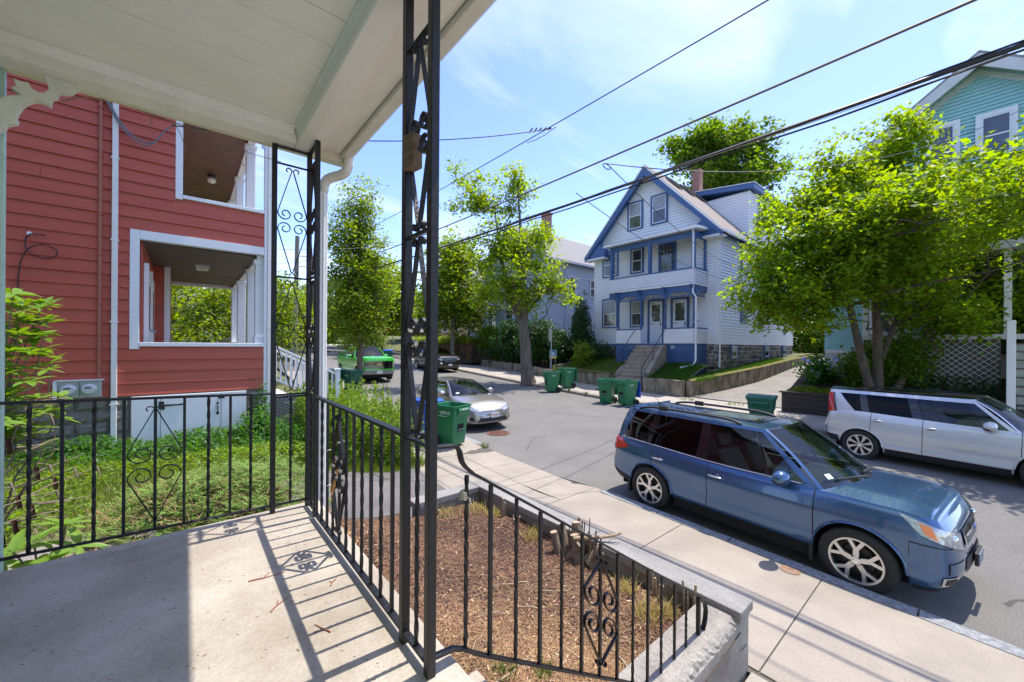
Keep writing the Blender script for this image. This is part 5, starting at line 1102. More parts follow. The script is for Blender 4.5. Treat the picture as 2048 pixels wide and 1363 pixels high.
# ---- grey-blue house, left of the white one
def simple_house(name, label, loc, x0, x1, y0, y1, zb_, ze, zp, sid, roof, trim, ridge='x', wins=(), side=(), over=.4, found=None):
    t = thing(name, label, 'house', loc); fw = Wall((x0, y0), (0, 1), (-1, 0)); sw = Wall((x0, y0), (1, 0), (0, -1)); w_ = y1 - y0
    mb = MB()
    if ridge == 'x': mb.prism([(y0 + .01, zb_ - 1.5), (y1 - .01, zb_ - 1.5), (y1 - .01, ze), ((y0 + y1) / 2, zp), (y0 + .01, ze)], x0 + .01, x1, 'x')
    else: mb.prism([(x0 + .01, zb_ - 1.5), (x1, zb_ - 1.5), (x1, ze), ((x0 + x1) / 2, zp), (x0 + .01, ze)], y0 + .01, y1, 'y')
    part('wall', mb, found or sid, t); mb = MB(); s_ = (zp - ze) / (w_ / 2)
    if ridge == 'x': fw.courses(mb, lambda z: 0 if z < ze else (z - ze) / s_, lambda z: w_ if z < ze else w_ - (z - ze) / s_, zb_, zp - .2, .14); sw.courses(mb, lambda z: 0, lambda z: x1 - x0, zb_, ze, .14)
    else:
        s2 = (zp - ze) / ((x1 - x0) / 2); fw.courses(mb, lambda z: 0, lambda z: w_, zb_, ze, .14); sw.courses(mb, lambda z: 0 if z < ze else (z - ze) / s2, lambda z: x1 - x0 if z < ze else x1 - x0 - (z - ze) / s2, zb_, zp - .2, .14)
    o = part('clapboards', mb, sid, t); o['kind'] = 'stuff'
    if ridge == 'x':
        c = (y0 + y1) / 2; hw = w_ / 2; sl = (zp - ze) / hw
        for sg in (-1, 1):
            q = [(c, zp + .03), (c + sg * (hw + over), ze - over * sl + .03), (c + sg * (hw + over), ze - over * sl + .2), (c, zp + .22)]; mb = MB(); mb.prism(q if sg > 0 else q[::-1], x0 - over, x1 + over, 'x'); part('roof', mb, roof, t)
            q = [(c, zp - .25), (c, zp + .025), (c + sg * (hw + over), ze - over * sl + .025), (c + sg * (hw + over), ze - over * sl - .2)]; mb = MB(); mb.prism(q[::-1] if sg > 0 else q, x0 - over - .05, x0 - over - .001, 'x'); part('rake', mb, trim, t)
            yw = c + sg * (hw + over); mb = MB(); mb.box(x0 - over, x1, min(yw, yw + sg * .12), max(yw, yw + sg * .12), ze - over * sl, ze - over * sl + .14); part('gutter', mb, trim, t)
    else:
        c = (x0 + x1) / 2; hw = (x1 - x0) / 2; sl = (zp - ze) / hw
        for sg in (-1, 1):
            q = [(c, zp + .03), (c + sg * (hw + over), ze - over * sl + .03), (c + sg * (hw + over), ze - over * sl + .2), (c, zp + .22)]; mb = MB(); mb.prism(q if sg > 0 else q[::-1], y0 - over, y1 + over, 'y'); part('roof', mb, roof, t)
            xw = c + sg * (hw + over); mb = MB(); mb.box(min(xw, xw + sg * .12), max(xw, xw + sg * .12), y0 - over, y1 + over, ze - over * sl, ze - over * sl + .14); part('gutter', mb, trim, t)
    for q in wins: fw.window(t, q[0] - y0, q[1] - y0, q[2], q[3], trim=.1, m=trim, pane=(curtain if len(q) > 4 else None))
    for q in side: sw.window(t, q[0] - x0, q[1] - x0, q[2], q[3], trim=.1, m=trim, pane=(curtain if len(q) > 4 else None))
    return t, fw, sw
gb, gfw, gsw = simple_house('grey_blue_house', 'grey blue clapboard house with grey roof half hidden behind the maple', (26, 26, 1.6), 22.0, 36, 21.8, 30.6, 3.15, 9.7, 13.0, sid_g, shingle_g, sid_g, 'x', wins=((28.4, 29.4, 4.0, 5.9), (26.0, 27.0, 4.0, 5.9), (28.4, 29.4, 7.0, 8.7), (25.8, 26.8, 7.0, 8.7)), side=((24.4, 25.2, 6.9, 8.4), (27.2, 28.2, 6.9, 8.4), (24.6, 25.2, 3.9, 5.2), (30.6, 31.4, 6.9, 8.4)), found=mat('pinkish_foundation', (.33, .25, .22), .9))
mb = MB(); mb.box(25.6, 26.3, 25.6, 26.3, 12.0, 14.9); o = part('chimney', mb, brick, gb); mb = MB(); mb.box(25.52, 26.38, 25.52, 26.38, 14.9, 15.05); part('chimney_cap', mb, brick, o)
mb = MB(); mb.box(20.6, 22, 28.0, 30.9, 3.0, 3.15); mb.box(20.4, 22, 27.8, 31.1, 6.2, 6.4); part('porch', mb, sid_g, gb); mb = MB(); mb.box(20.6, 20.7, 28, 30.9, 3.15, 3.95); part('parapet', mb, sid_g, gb)
for yy in (28.1, 30.8): mb = MB(); mb.box(20.6, 20.75, yy - .08, yy + .08, 3.15, 6.2); part('porch_post', mb, white_t, gb)
mb = MB(); mb.box(20.66, 20.7, 28.0, 30.9, 1.6, 3.0); part('lattice_back', mb, joint_m, gb); mb = MB()
for k in range(-8, 22):
    for sg in (1, -1):
        a = 28 + .2 * k; pts = [(a + 1.4 * t * sg, 1.6 + 1.4 * t) for t in np.linspace(0, 1, 12)]; pts = [q for q in pts if 28 < q[0] < 30.9]
        if len(pts) > 1: mb.bar((20.63 - .008 * sg, pts[0][0], pts[0][1]), (20.63 - .008 * sg, pts[-1][0], pts[-1][1]), .012, .06, up=(1, 0, 0))
o = part('lattice', mb, white_t, gb); o['kind'] = 'stuff'
mb = MB(); mb.tube([(24.0, 21.72, 9.6), (24.0, 21.72, 1.6)], .05, 6); part('downspout', mb, sid_g, gb, smooth=40)
lw = thing('retaining_wall', 'low stained retaining wall in front of the grey blue house beyond the maple', 'wall', (18.7, 22, .8)); wallrun(lw, [(18.55, 17.7, .6, 1.12), (18.9, 22, .85, 1.38), (19.2, 26.5, 1.0, 1.5)], moss_wall, seed=11)
yh, _, _ = simple_house('yellow_house', 'mustard yellow clapboard house beyond the hedge', (27, 40, 1.9), 24, 36, 34.0, 44, 2.6, 9.6, 12.8, sid_y, shingle_g, white_t, 'x', wins=((34.9, 36, 3.8, 5.4, 1), (38, 39, 4.2, 6.0), (40.5, 41.5, 4.2, 6.0), (35, 36, 7.2, 8.8)), side=((26, 27, 4, 5.8), (29, 30, 4, 5.8)))
simple_house('grey_roofed_house', 'pale house with a broad grey roof seen past the iron corner column', (5, 62, 2.5), 1.5, 13, 60, 72, 3, 7.2, 10.6, sid_p, shingle_g, white_t, 'y', side=((4, 5, 4.5, 6), (9, 10, 4.5, 6)))
simple_house('tan_house', 'tan house glimpsed through the leaves behind the red house porch', (-6, 40, 2), -10, 0.5, 38, 48, 2.5, 6.2, 9.5, mat('tan_siding', (.50, .40, .30), .6), shingle_g, white_t, 'x', side=((-8, -7, 4, 5.5), (-4, -3, 4, 5.5)))
# ------------------------------------------------------------------ vehicles
tyre_m = mat('tyre', (.018, .018, .019), .75, bump=.3, bscale=60)
rim_m = mat('machined_rim', (.72, .71, .69), .28, metal=.85)
rim_dark = mat('rim_dark', (.02, .02, .022), .45)
black_pl = mat('black_plastic', (.022, .022, .024), .55)
gloss_bk = mat('gloss_black', (.008, .008, .009), .08, coat=.6)
chrome = mat('chrome', (.80, .81, .82), .08, metal=1.0)
lamp_clear = mat('lamp_clear', (.62, .64, .66), .12, metal=.35, vscale=14, col2=(.25, .26, .28), coat=1)
lamp_amber = mat('lamp_amber', (.85, .22, .05), .2, coat=1)
lamp_red = mat('lamp_red', (.55, .012, .015), .15, coat=1)
seam_m = mat('panel_gap', (.006, .006, .007), .8)
plate_m = mat('plate_white', (.78, .76, .74), .5)
plate_r = mat('plate_red', (.55, .05, .06), .6)
glass_tint = glass_mat('car_glass', (.42, .52, .47), .03)
glass_dark = glass_mat('car_glass_dark', (.03, .033, .036), .0)
interior_m = mat('car_interior', (.045, .045, .048), .8)
seat_m = mat('car_seat', (.11, .11, .115), .8)
under_m = mat('underbody', (.008, .008, .008), .95)
def catmull(P, n):
    out = []
    for i in range(len(P) - 1):
        p0 = P[max(i - 1, 0)]; p1 = P[i]; p2 = P[i + 1]; p3 = P[min(i + 2, len(P) - 1)]
        if i == 0: p0 = (p2[0], -p2[1]) if abs(p1[1]) < 1e-6 else p0
        if i == len(P) - 2: p3 = (p1[0], -p1[1])
        for k in range(n):
            t = k / n; out.append(tuple(.5 * (2 * p1[j] + (p2[j] - p0[j]) * t + (2 * p0[j] - 5 * p1[j] + 4 * p2[j] - p3[j]) * t * t + (3 * p1[j] - p0[j] - 3 * p2[j] + p3[j]) * t ** 3) for j in (0, 1)))
    out.append(P[-1]); return out
class Car:
    def __init__(s, c):
        s.c = c; P = catmull(c['plan'], 24); L = [0]
        for a, b in zip(P[:-1], P[1:]): L.append(L[-1] + math.hypot(b[0] - a[0], b[1] - a[1]))
        s.N = c.get('N', 200); s.pl = []; j = 0
        for i in range(s.N + 1):
            t = L[-1] * i / s.N
            while j < len(L) - 2 and L[j + 1] < t: j += 1
            f = (t - L[j]) / max(1e-9, L[j + 1] - L[j]); s.pl.append((lerp(P[j][0], P[j + 1][0], f), lerp(P[j][1], P[j + 1][1], f)))
        s.pl[0] = (s.pl[0][0], 0.0); s.pl[-1] = (s.pl[-1][0], 0.0)
    def plan(s, u):
        u = max(0, min(1, u)) * s.N; i = min(int(u), s.N - 1); f = u - i; a, b = s.pl[i], s.pl[i + 1]
        x, y = lerp(a[0], b[0], f), lerp(a[1], b[1], f)
        a, b = s.pl[max(i - 2, 0)], s.pl[min(i + 3, s.N)]; dx, dy = b[0] - a[0], b[1] - a[1]; l = math.hypot(dx, dy) or 1
        return x, y, dy / l, -dx / l
    def pt(s, u, v, off=0.0, clamp=True):
        c = s.c; x, y, nx, ny = s.plan(u)
        if u <= 1e-6: nx, ny = 1, 0
        if u >= 1 - 1e-6: nx, ny = -1, 0
        if (nx * x + ny * y * 1.0) < 0: nx, ny = -nx, -ny
        zt = interp(c['ztop'], x); z0 = interp(c['zbot'], x); zb = z0
        if clamp:
            for xa in c['axles']:
                if abs(x - xa) < c['arch'] and abs(ny) > .6: zb = max(zb, c['wr'] + math.sqrt(max(0, c['arch'] ** 2 - (x - xa) ** 2)) - .0)
        z = max(zb, z0 + v * (zt - z0)); v = (z - z0) / (zt - z0)
        wf = max(0, nx) ** 2; wr = max(0, -nx) ** 2; ws = max(0, 1 - wf - wr)
        o = -(wf * interp(c['ff'], v) + wr * interp(c['fr'], v) + ws * interp(c['fs'], v)) + off
        return (x + nx * o, max(0.0, y + ny * o) if off <= 0 or y > .02 else y + ny * o, z)
    def u_x(s, x):            # u on the flank at body station x
        lo, hi = 0, 1
        for _ in range(40):
            m = (lo + hi) / 2
            if s.plan(m)[0] > x: lo = m
            else: hi = m
        return lo
    def u_y(s, y, front=True):  # u on the nose (or tail) at half width y
        a, b = (0, .3) if front else (.7, 1)
        for _ in range(40):
            m = (a + b) / 2; yy = s.plan(m)[1]
            if (yy < y) == front: a = m
            else: b = m
        return a
    def base(s, x):
        p = s.pt(s.u_x(x), 1); return p
    def rail(s, x): return (x, interp(s.c['yr'], x), interp(s.c['zr'], x))
    def band(s, t, sv, off=0.0):
        c = s.c; b = s.base(lerp(c['a0'], c['d0'], t)); r = s.rail(lerp(c['a1'], c['d1'], t)); bl = .022 * math.sin(PI * sv)
        return (lerp(b[0], r[0], sv), lerp(b[1], r[1], sv) + bl + off, lerp(b[2], r[2], sv) + off * .35)
    def screen(s, p, sv, off=0.0, rear=False):
        c = s.c
        xb, xt = (c['d0'], c['d1']) if rear else (c['a0'], c['a1']); bw, bt = (c['rbow'], c['rbow'] * .6) if rear else (c['bow'], c['bow'] * .45); sg = -1 if rear else 1
        b = s.base(xb); r = s.rail(xt); q = 1 - abs(p) ** 2.2
        B = (b[0] + sg * bw * q, p * b[1], b[2] + c['hcrown'] * q * (.6 if rear else .9)); T = (r[0] + sg * bt * q, p * r[1], r[2] + c['rcrown'] * (1 - abs(p) ** 2.5))
        bl = .03 * math.sin(PI * sv)
        return (lerp(B[0], T[0], sv) + sg * (bl * .5 + off * .6), lerp(B[1], T[1], sv), lerp(B[2], T[2], sv) + bl + off * .8)
def both(fn):
    for sg in (1, -1): fn(sg)
def mir(v, sg): return (v[0], v[1] * sg, v[2])
def build_car(c, root):
    K = Car(c); paint = c['paint']; N = K.N; M = c.get('rows', 16)
    # lower body shell, hood and deck
    mb = MB()
    for sg in (1, -1):
        vs = []; vv = [j / M for j in range(M + 1)]
        vs = [mir(K.pt(i / N, v), sg) for i in range(N + 1) for v in vv]; n = M + 1
        fs = [(i * n + j, (i + 1) * n + j, (i + 1) * n + j + 1, i * n + j + 1) for i in range(N) for j in range(M)]
        mb.add(vs, [f[::-1] if sg > 0 else f for f in fs])
    def top(i0, i1, crown, skip=0):
        Q = 14; vs = []; rows = []
        for i in range(i0, i1 + 1):
            p = K.pt(i / N, 1)
            for k in range(Q + 1):
                a = -1 + 2 * k / Q; ce = crown(p[0]); vs.append((p[0] + 0, p[1] * a, p[2] + ce * (1 - abs(a) ** 2.2) + c.get('ridge', 0) * math.exp(-((abs(a) - .62) / .10) ** 2) * (1 if ce > .02 else 0)))
        mb.add(vs, [(i * (Q + 1) + k, i * (Q + 1) + k + 1, (i + 1) * (Q + 1) + k + 1, (i + 1) * (Q + 1) + k) for i in range(i1 - i0) for k in range(Q)])
    ic = int(K.u_x(c['a0'] - .05) * N); ir = int(K.u_x(c['d0'] + .03) * N)
    nose = c['plan'][0][0]
    top(0, ic, lambda x: c['hcrown'] * smst((nose - .05 - x) / .5)); top(ir, N, lambda x: c['hcrown'] * .6)
    body = part('body', mb, paint, root, smooth=50, world=False)
    # dark underbody and wheel wells
    mb = MB(); w_ = c['plan'][len(c['plan']) // 2][1]; mb.box(c['plan'][-1][0] + .25, nose - .25, -w_ + .30, w_ - .30, .19, c['ztop'][-1][1] - .12)
    for xa, xb in ((c['axles'][1] + c['arch'] + .02, c['axles'][0] - c['arch'] - .02),): mb.box(xa, xb, -w_ + .06, w_ - .06, .2, .6)
    part('underbody', mb, under_m, root, world=False)
    # roof
    mb = MB(); c_ = c
    def roof(t, q, dz=0.0):
        p = -1 + 2 * q; x = lerp(c['a1'], c['d1'], t); r = K.rail(x); e = 1 - abs(p) ** 2.2
        return (x + c['bow'] * .45 * e * (1 - t) ** 5 - c['rbow'] * .6 * e * t ** 5, p * r[1], r[2] + c['rcrown'] * (1 - abs(p) ** 2.5) + dz)
    mb.grid(roof, 24, 16); part('roof', mb, c.get('roof_paint', paint), root, smooth=50, world=False)
    if c.get('sunroof'):
        t0, t1, q0, q1 = c['sunroof']; mb = MB(); mb.grid(lambda a, b: roof(lerp(t0, t1, a), lerp(q0, q1, b), .006), 8, 8); o = part('sunroof', mb, gloss_bk, root, smooth=50, world=False)
        mb = MB(); mb.grid(lambda a, b: roof(lerp(t0 + .05, t1 - .05, a), lerp(q0 + .07, q1 - .07, b), .009), 6, 6); part('pane', mb, mat('sunroof_glass', (.09, .12, .10), .06, spec=1), o, smooth=50, world=False)
    # window band, both sides
    for sg in (1, -1):
        def patch(tb0, tt0, tb1, tt1, s0, s1, off=0.0, nu=6, nv=5):
            mb = MB(); mb.grid(lambda a, b: mir(K.band(lerp(lerp(tb0, tt0, lerp(s0, s1, b)), lerp(tb1, tt1, lerp(s0, s1, b)), a), lerp(s0, s1, b), off), sg), nu, nv, flip=sg > 0); return mb
        mb = MB()
        for (a, b) in ((.0, c.get('sill', .05)), (c.get('head', .93), 1.0)):
            q = patch(0, 0, 1, 1, a, b, 0, 24, 1); mb.add(q.v, q.f)
        bm = MB()
        for (k, tb0, tt0, tb1, tt1) in c['band']:
            s0, s1 = c.get('sill', .05), c.get('head', .93)
            if k == 'body': q = patch(tb0, tt0, tb1, tt1, s0, s1); mb.add(q.v, q.f)
            elif k == 'black': part('pillar', patch(tb0, tt0, tb1, tt1, s0, s1), gloss_bk, root, smooth=50, world=False)
            else: part('window', patch(tb0, tt0, tb1, tt1, s0, s1, -.006), glass_dark if k == 'dark' else glass_tint, root, smooth=60, world=False)
        part('window_frame', mb, paint, root, smooth=50, world=False)
        if c.get('brightline'):
            mb = MB(); mb.tube([mir(K.band(t, c.get('sill', .05) - .005, .005), sg) for t in np.linspace(.05, .96, 30)], .007, 5); part('trim', mb, chrome, root, smooth=50, world=False)
    # windscreen and rear window
    for rear in (False, True):
        lo, hi = (.06, .96) if not rear else (.08, .92)
        mb = MB(); mb.grid(lambda a, b: K.screen(-.95 + 1.9 * a, lerp(lo, hi, b), -.004, rear), 14, 8, flip=rear); part('rear_window' if rear else 'windscreen', mb, glass_dark if rear else glass_tint, root, smooth=60, world=False)
        mb = MB()
        for (a0, a1) in ((-1, -.95), (.95, 1)): mb = MB(); mb.grid(lambda a, b: K.screen(lerp(a0, a1, a), b, 0, rear), 1, 8, flip=rear); part('windscreen_pillar', mb, paint, root, smooth=50, world=False)
        for (b0, b1) in ((0, lo), (hi, 1)): mb = MB(); mb.grid(lambda a, b: K.screen(-.95 + 1.9 * a, lerp(b0, b1, b), 0, rear), 14, 1, flip=rear); part('windscreen_surround', mb, gloss_bk if not rear else paint, root, smooth=50, world=False)
    # wipers
    mb = MB()
    for p0, p1 in ((-.62, .05), (.0, .70)):
        a = Vector(K.screen(p0 * -1, .02, .02)); b = Vector(K.screen(p1 * -1, .085, .02)); mb.bar(a, b, .018, .02)
        mb.bar(Vector(K.screen(p0 * -1, .0, .02)), a.lerp(b, .45), .022, .02)
    part('wiper', mb, black_pl, root, world=False)
    # interior
    mb = MB(); zt = interp(c['ztop'], 0) - .03; wi = w_ - .20; x1 = c['a0'] - .12; x0 = c['d0'] + .12
    mb.box(x0, x1, -wi, wi, .45, .62); mb.box(x1 - .45, x1 + .1, -wi, wi, .6, zt - .02); mb.box(x0, x1, wi, wi + .08, .45, zt - .02); mb.box(x0, x1, -wi - .08, -wi, .45, zt - .02)
    part('interior', mb, interior_m, root, world=False)
    xs_ = c['seat_x']
    for y in (-.36, .36):
        mb = MB(); mb.prism([(xs_ + .1, .62), (xs_ - .08, .62), (xs_ - .32, zt + .20), (xs_ - .22, zt + .22)], y - .24, y + .24, 'y'); mb.prism([(xs_ - .33, zt + .25), (xs_ - .24, zt + .25), (xs_ - .27, zt + .43), (xs_ - .35, zt + .42)], y - .13, y + .13, 'y'); mb.box(xs_ - .1, xs_ + .45, y - .24, y + .24, .6, .75); part('seat', mb, seat_m, root, bevel=.03, world=False)
    mb = MB(); mb.prism([(xs_ - .75, .62), (xs_ - .95, .62), (xs_ - 1.15, zt + .16), (xs_ - 1.03, zt + .18)], -.6, .6, 'y'); part('seat', mb, seat_m, root, bevel=.03, world=False)
    mb = MB(); cc = Vector((x1 - .52, c.get('wheel_y', .36), zt + .02)); mb.tube([cc + Vector((.08 * math.sin(a), .18 * math.cos(a), .17 * math.sin(a))) for a in np.linspace(0, 2 * PI, 24, endpoint=False)], .014, 6, closed=True); mb.bar(cc + Vector((0, -.17, 0)), cc + Vector((0, .17, 0)), .03, .02); part('steering_wheel', mb, black_pl, root, smooth=50, world=False)
    # panel gaps, handles, arch lips, cladding
    def gap(fn, nm='panel_gap', m=seam_m, n_=16):
        for sg in (1, -1): mb = MB(); mb.grid(lambda a, b: mir(fn(a, b), sg), n_, 1, flip=sg < 0); part(nm, mb, m, root, world=False)
    for x, v0 in c['gaps']: gap(lambda a, b: K.pt(K.u_x(x + .02 * (a - .5)) + (.0008 if b else -.0008) * 1.1, lerp(v0, 1.0, a), .0022))
    if c.get('clad'):
        gap(lambda a, b: K.pt(lerp(K.u_x(c['axles'][0] - c['arch'] + .01), K.u_x(c['axles'][1] + c['arch'] - .01), a), lerp(.0, c['clad'], b), .006), 'sill_cladding', black_pl, 40)
    for x in c['handles']:
        for sg in (1, -1):
            u = K.u_x(x); mb = MB(); p = K.pt(u, c.get('hv', .80), .028); p0 = K.pt(u, c.get('hv', .80), .004); mb.sphere(mir(p0, sg), 1, 10, 6, (.085, .012, .04)); o = part('handle_recess', mb, c.get('recess', gloss_bk), root, smooth=60, world=False); mb = MB(); mb.sphere(mir(p, sg), 1, 10, 6, (.105, .013, .017)); part('handle', mb, c.get('handle_m', chrome), o, smooth=60, world=False)
    for sg in (1, -1):
        for xa in c['axles']:
            mb = MB(); pts = []
            for a in np.linspace(R(4), R(176), 26):
                x = xa - (c['arch'] + .0) * math.cos(a); u = K.u_x(x); zz = c['wr'] + c['arch'] * math.sin(a); z0 = interp(c['zbot'], x); zt_ = interp(c['ztop'], x); p = K.pt(u, max(0, (zz - z0) / (zt_ - z0)), .004, clamp=False); pts.append(mir((p[0], p[1], zz), sg))
            mb.tube(pts, c.get('lip', .016), 6); part('arch_lip', mb, c.get('lip_m', paint), root, smooth=60, world=False)
            mb = MB(); mb.grid(lambda a, b: (xa - c['arch'] * 1.0 * math.cos(lerp(0, PI, a)), sg * lerp(w_ - .04, w_ - .34, b), c['wr'] + c['arch'] * 1.0 * math.sin(lerp(0, PI, a))), 16, 1); part('wheel_well', mb, under_m, root, world=False)
        # mirror
        xm = c['a0'] - c.get('mx', .42); b_ = K.base(xm); m_ = MB(); m_.sphere((xm + .02, sg * (b_[1] + .15), b_[2] + .085), 1, 14, 8, (.095, .135, .09)); o = part('mirror', m_, paint, root, smooth=60, world=False)
        m_ = MB(); m_.sphere((xm + .0, sg * (b_[1] + .15), b_[2] + .035), 1, 12, 6, (.08, .11, .045)); m_.bar((xm, sg * (b_[1] - .02), b_[2] + .0), (xm, sg * (b_[1] + .08), b_[2] + .03), .06, .05); part('mirror_base', m_, black_pl, o, smooth=60, world=False)
    # wheels
    for xa in c['axles']:
        for sg in (1, -1): build_wheel(root, xa, sg * (w_ - .115), c['wr'], c['rim'], sg, c['spokes'])
    return K
def build_wheel(root, x, y, Rw, rr_, sg, style):
    P = lambda pr: [(r, sg * h) for r, h in pr]
    mb = MB(); mb.lathe(P([(rr_ - .01, -.10), (Rw - .03, -.11), (Rw, -.085), (Rw, .075), (Rw - .012, .098), (Rw - .05, .112), (rr_ + .012, .108), (rr_ - .004, .094)]), (x, y, Rw), 48, 'y', caps=False); wl = part('wheel', mb, tyre_m, root, smooth=40, world=False)
    mb = MB(); mb.lathe(P([(rr_, .094), (rr_ - .004, .099), (rr_ - .022, .096), (rr_ - .028, .07)]), (x, y, Rw), 48, 'y', caps=False); o = part('rim', mb, rim_m, wl, smooth=40, world=False)
    mb = MB(); mb.lathe(P([(rr_ - .026, .07), (rr_ - .04, -.02), (.16, -.02), (.15, .01), (.0001, .01)]), (x, y, Rw), 36, 'y', caps=False); part('rim_barrel', mb, rim_dark, wl, smooth=40, world=False)
    mb = MB(); n, kind = style; r1 = rr_ - .018
    for k in range(n):
        a = 2 * PI * k / n + .3
        def pol(r, t): return (r * math.cos(a + t), r * math.sin(a + t))
        if kind == 'y':
            for j, s2 in enumerate((1, -1)):
                q = [pol(.035, -.6 * s2), pol(.05, .55 * s2), pol(.125, .20 * s2), pol(r1, .36 * s2), pol(r1, .20 * s2), pol(.135, -.055 * s2)]
                mb.prism([(x + px, Rw + pz) for px, pz in (q if s2 * sg > 0 else q[::-1])], y + sg * .055, y + sg * (.086 + .0006 * j), 'y')
        elif kind == 'blade':
            q = [pol(.05, -.22), pol(.05, .22), pol(.13, .15), pol(r1, .20), pol(r1, -.12), pol(.13, -.15)]; mb.prism([(x + px, Rw + pz) for px, pz in q], y + sg * .05, y + sg * .088, 'y')
        else:
            q = [pol(.05, -.3), pol(.05, .3), pol(.13, .12), pol(r1, .09), pol(r1, -.09), pol(.13, -.12)]; mb.prism([(x + px, Rw + pz) for px, pz in q], y + sg * .05, y + sg * .086, 'y')
    mb.lathe(P([(.058, .05), (.058, .089), (.05, .0905), (.0001, .0905)]), (x, y, Rw), 20, 'y'); part('spokes', mb, rim_m, wl, smooth=30, world=False)
    mb = MB(); mb.lathe(P([(.032, .09), (.030, .096), (.0001, .097)]), (x, y, Rw), 16, 'y'); part('hub_cap', mb, chrome, wl, smooth=40, world=False)
    mb = MB()
    for k in range(5): a = 2 * PI * k / 5 + .9; mb.lathe(P([(.011, .05), (.011, .0915), (.0001, .0915)]), (x + .052 * math.cos(a), y, Rw + .052 * math.sin(a)), 8, 'y')
    part('wheel_nuts', mb, rim_dark, wl, world=False)
def uv_patch(K, root, name, m, corners, off=.006, nu=10, nv=5, parent=None, sides=(1, -1)):
    """corners: (u0,v0),(u1,v0'),(u1,v1'),(u0,v1) on the shell, mirrored."""
    res = []
    for sg in sides:
        mb = MB(); (a, b, c_, d) = corners
        mb.grid(lambda p, q: mir(K.pt(lerp(lerp(a[0], b[0], p), lerp(d[0], c_[0], p), q), lerp(lerp(a[1], b[1], p), lerp(d[1], c_[1], p), q), off, clamp=False), sg), nu, nv, flip=sg < 0)
        res.append(part(name, mb, m, parent or root, smooth=60, world=False))
    return res
def plate(K, root, x, z, w_, h, body, m_txt, size, tilt=0.0, rear=False):
    mb = MB(); sg = -1 if rear else 1; mb.box(x, x + .012 * sg, -w_ / 2, w_ / 2, z - h / 2, z + h / 2); o = part('number_plate', mb, plate_m, root, world=False)
    if body: text('lettering', body, size, m_txt, o, frame((x + .0135 * sg, 0, z), (0, sg, 0), (0, 0, 1)), .0008)
    return o

def rzh(hx, hy): return math.atan2(hy, hx)
# ---- blue crossover, nearest
blue_car = mat('blue_car_paint', (.050, .115, .24), .2, metal=.55, coat=1.0, spec=.5)
cA = dict(paint=blue_car, plan=[(2.085, 0), (2.075, .40), (2.03, .66), (1.92, .80), (1.68, .870), (1.25, .893), (.5, .895), (-.8, .895), (-1.5, .88), (-1.98, .83), (-2.2, .72), (-2.30, .46), (-2.32, 0)],
          ztop=[(-2.33, 1.06), (-1.6, 1.045), (0, .99), (.9, 1.005), (1.2, 1.01), (1.6, 1.005), (1.88, .975), (2.02, .95), (2.10, .93)], zbot=[(-2.33, .42), (-2.0, .33), (-1.2, .27), (1.0, .27), (1.9, .24), (2.10, .26)],
          ff=[(0, .12), (.12, .05), (.3, .0), (.5, .008), (.62, .02), (.85, .05), (1, .13)], fr=[(0, .08), (.2, .01), (.42, 0), (.5, .05), (.75, .06), (1, .10)], fs=[(0, .09), (.12, .03), (.24, .022), (.36, .028), (.55, .012), (.66, .0), (.715, -.008), (.745, .004), (.88, .026), (.95, .042), (1, .075)],
          axles=(1.32, -1.32), arch=.405, wr=.345, rim=.245, a0=.98, a1=.30, d0=-2.12, d1=-1.92, bow=.26, rbow=.10, hcrown=.07, rcrown=.034, ridge=.014,
          yr=[(.3, .60), (0, .63), (-.8, .645), (-1.95, .61)], zr=[(.3, 1.575), (-.3, 1.615), (-1.0, 1.62), (-1.95, 1.545)], seat_x=-.05, wheel_y=.36,
          band=[('body', 0, 0, .035, .03), ('glass', .035, .03, .17, .05), ('black', .17, .05, .185, .062), ('glass', .185, .062, .445, .33), ('black', .445, .33, .50, .385), ('dark', .50, .385, .755, .70), ('black', .755, .70, .80, .755), ('dark', .80, .755, .955, .925), ('body', .955, .925, 1, 1)],
          gaps=((.93, .13), (-.35, .10), (-1.28, .45)), handles=(-.22, -1.15), clad=.10, brightline=True, sunroof=(.10, .50, .22, .78), spokes=(5, 'y'), hv=.80, recess=gloss_bk, mx=.36)
carA = thing('blue_car', 'blue station wagon style crossover parked at the near kerb with roof rails', 'car', (6.65, 2.07, 0), rzh(-.0906, -.996))
K = build_car(cA, carA)
for sg in (1, -1):
    mb = MB(); xs2 = np.linspace(-1.75, -.02, 20)
    pts = [(x, sg * (K.rail(x)[1] - .045), K.rail(x)[2] + .065 - .055 * (abs((x + .885) / .865) ** 6)) for x in xs2]; mb.tube(pts, .020, 8); mb.box(-1.35, -1.2, sg * (K.rail(-1.3)[1] - .045) - .02, sg * (K.rail(-1.3)[1] - .045) + .02, 1.60, 1.68); part('roof_rail', mb, black_pl, carA, smooth=50, world=False)
uA = lambda x: K.u_x(x); uy = lambda y: K.u_y(y)
hl = uv_patch(K, carA, 'headlight', lamp_clear, ((uy(.47), .60), (uA(1.82), .77), (uA(1.66), .975), (uy(.45), .83)), .008, 16, 6)
for o, sg in zip(hl, (1, -1)):
    uv_patch(K, carA, 'indicator', lamp_amber, ((uA(1.94), .735), (uA(1.84), .80), (uA(1.80), .925), (uA(1.89), .91)), .0105, 8, 4, parent=o, sides=(sg,))
    p = K.pt(uy(.60), .77, -.012, False); m2 = MB(); m2.sphere(mir(p, sg), .042, 12, 8); part('projector', m2, chrome, o, smooth=60, world=False)
uv_patch(K, carA, 'headlight_rim', gloss_bk, ((uy(.475), .585), (uA(1.82), .755), (uA(1.82), .77), (uy(.47), .60)), .006, 16, 1)
uv_patch(K, carA, 'grille', black_pl, ((0, .62), (uy(.36), .62), (uy(.38), .85), (0, .87)), .008, 8, 4)
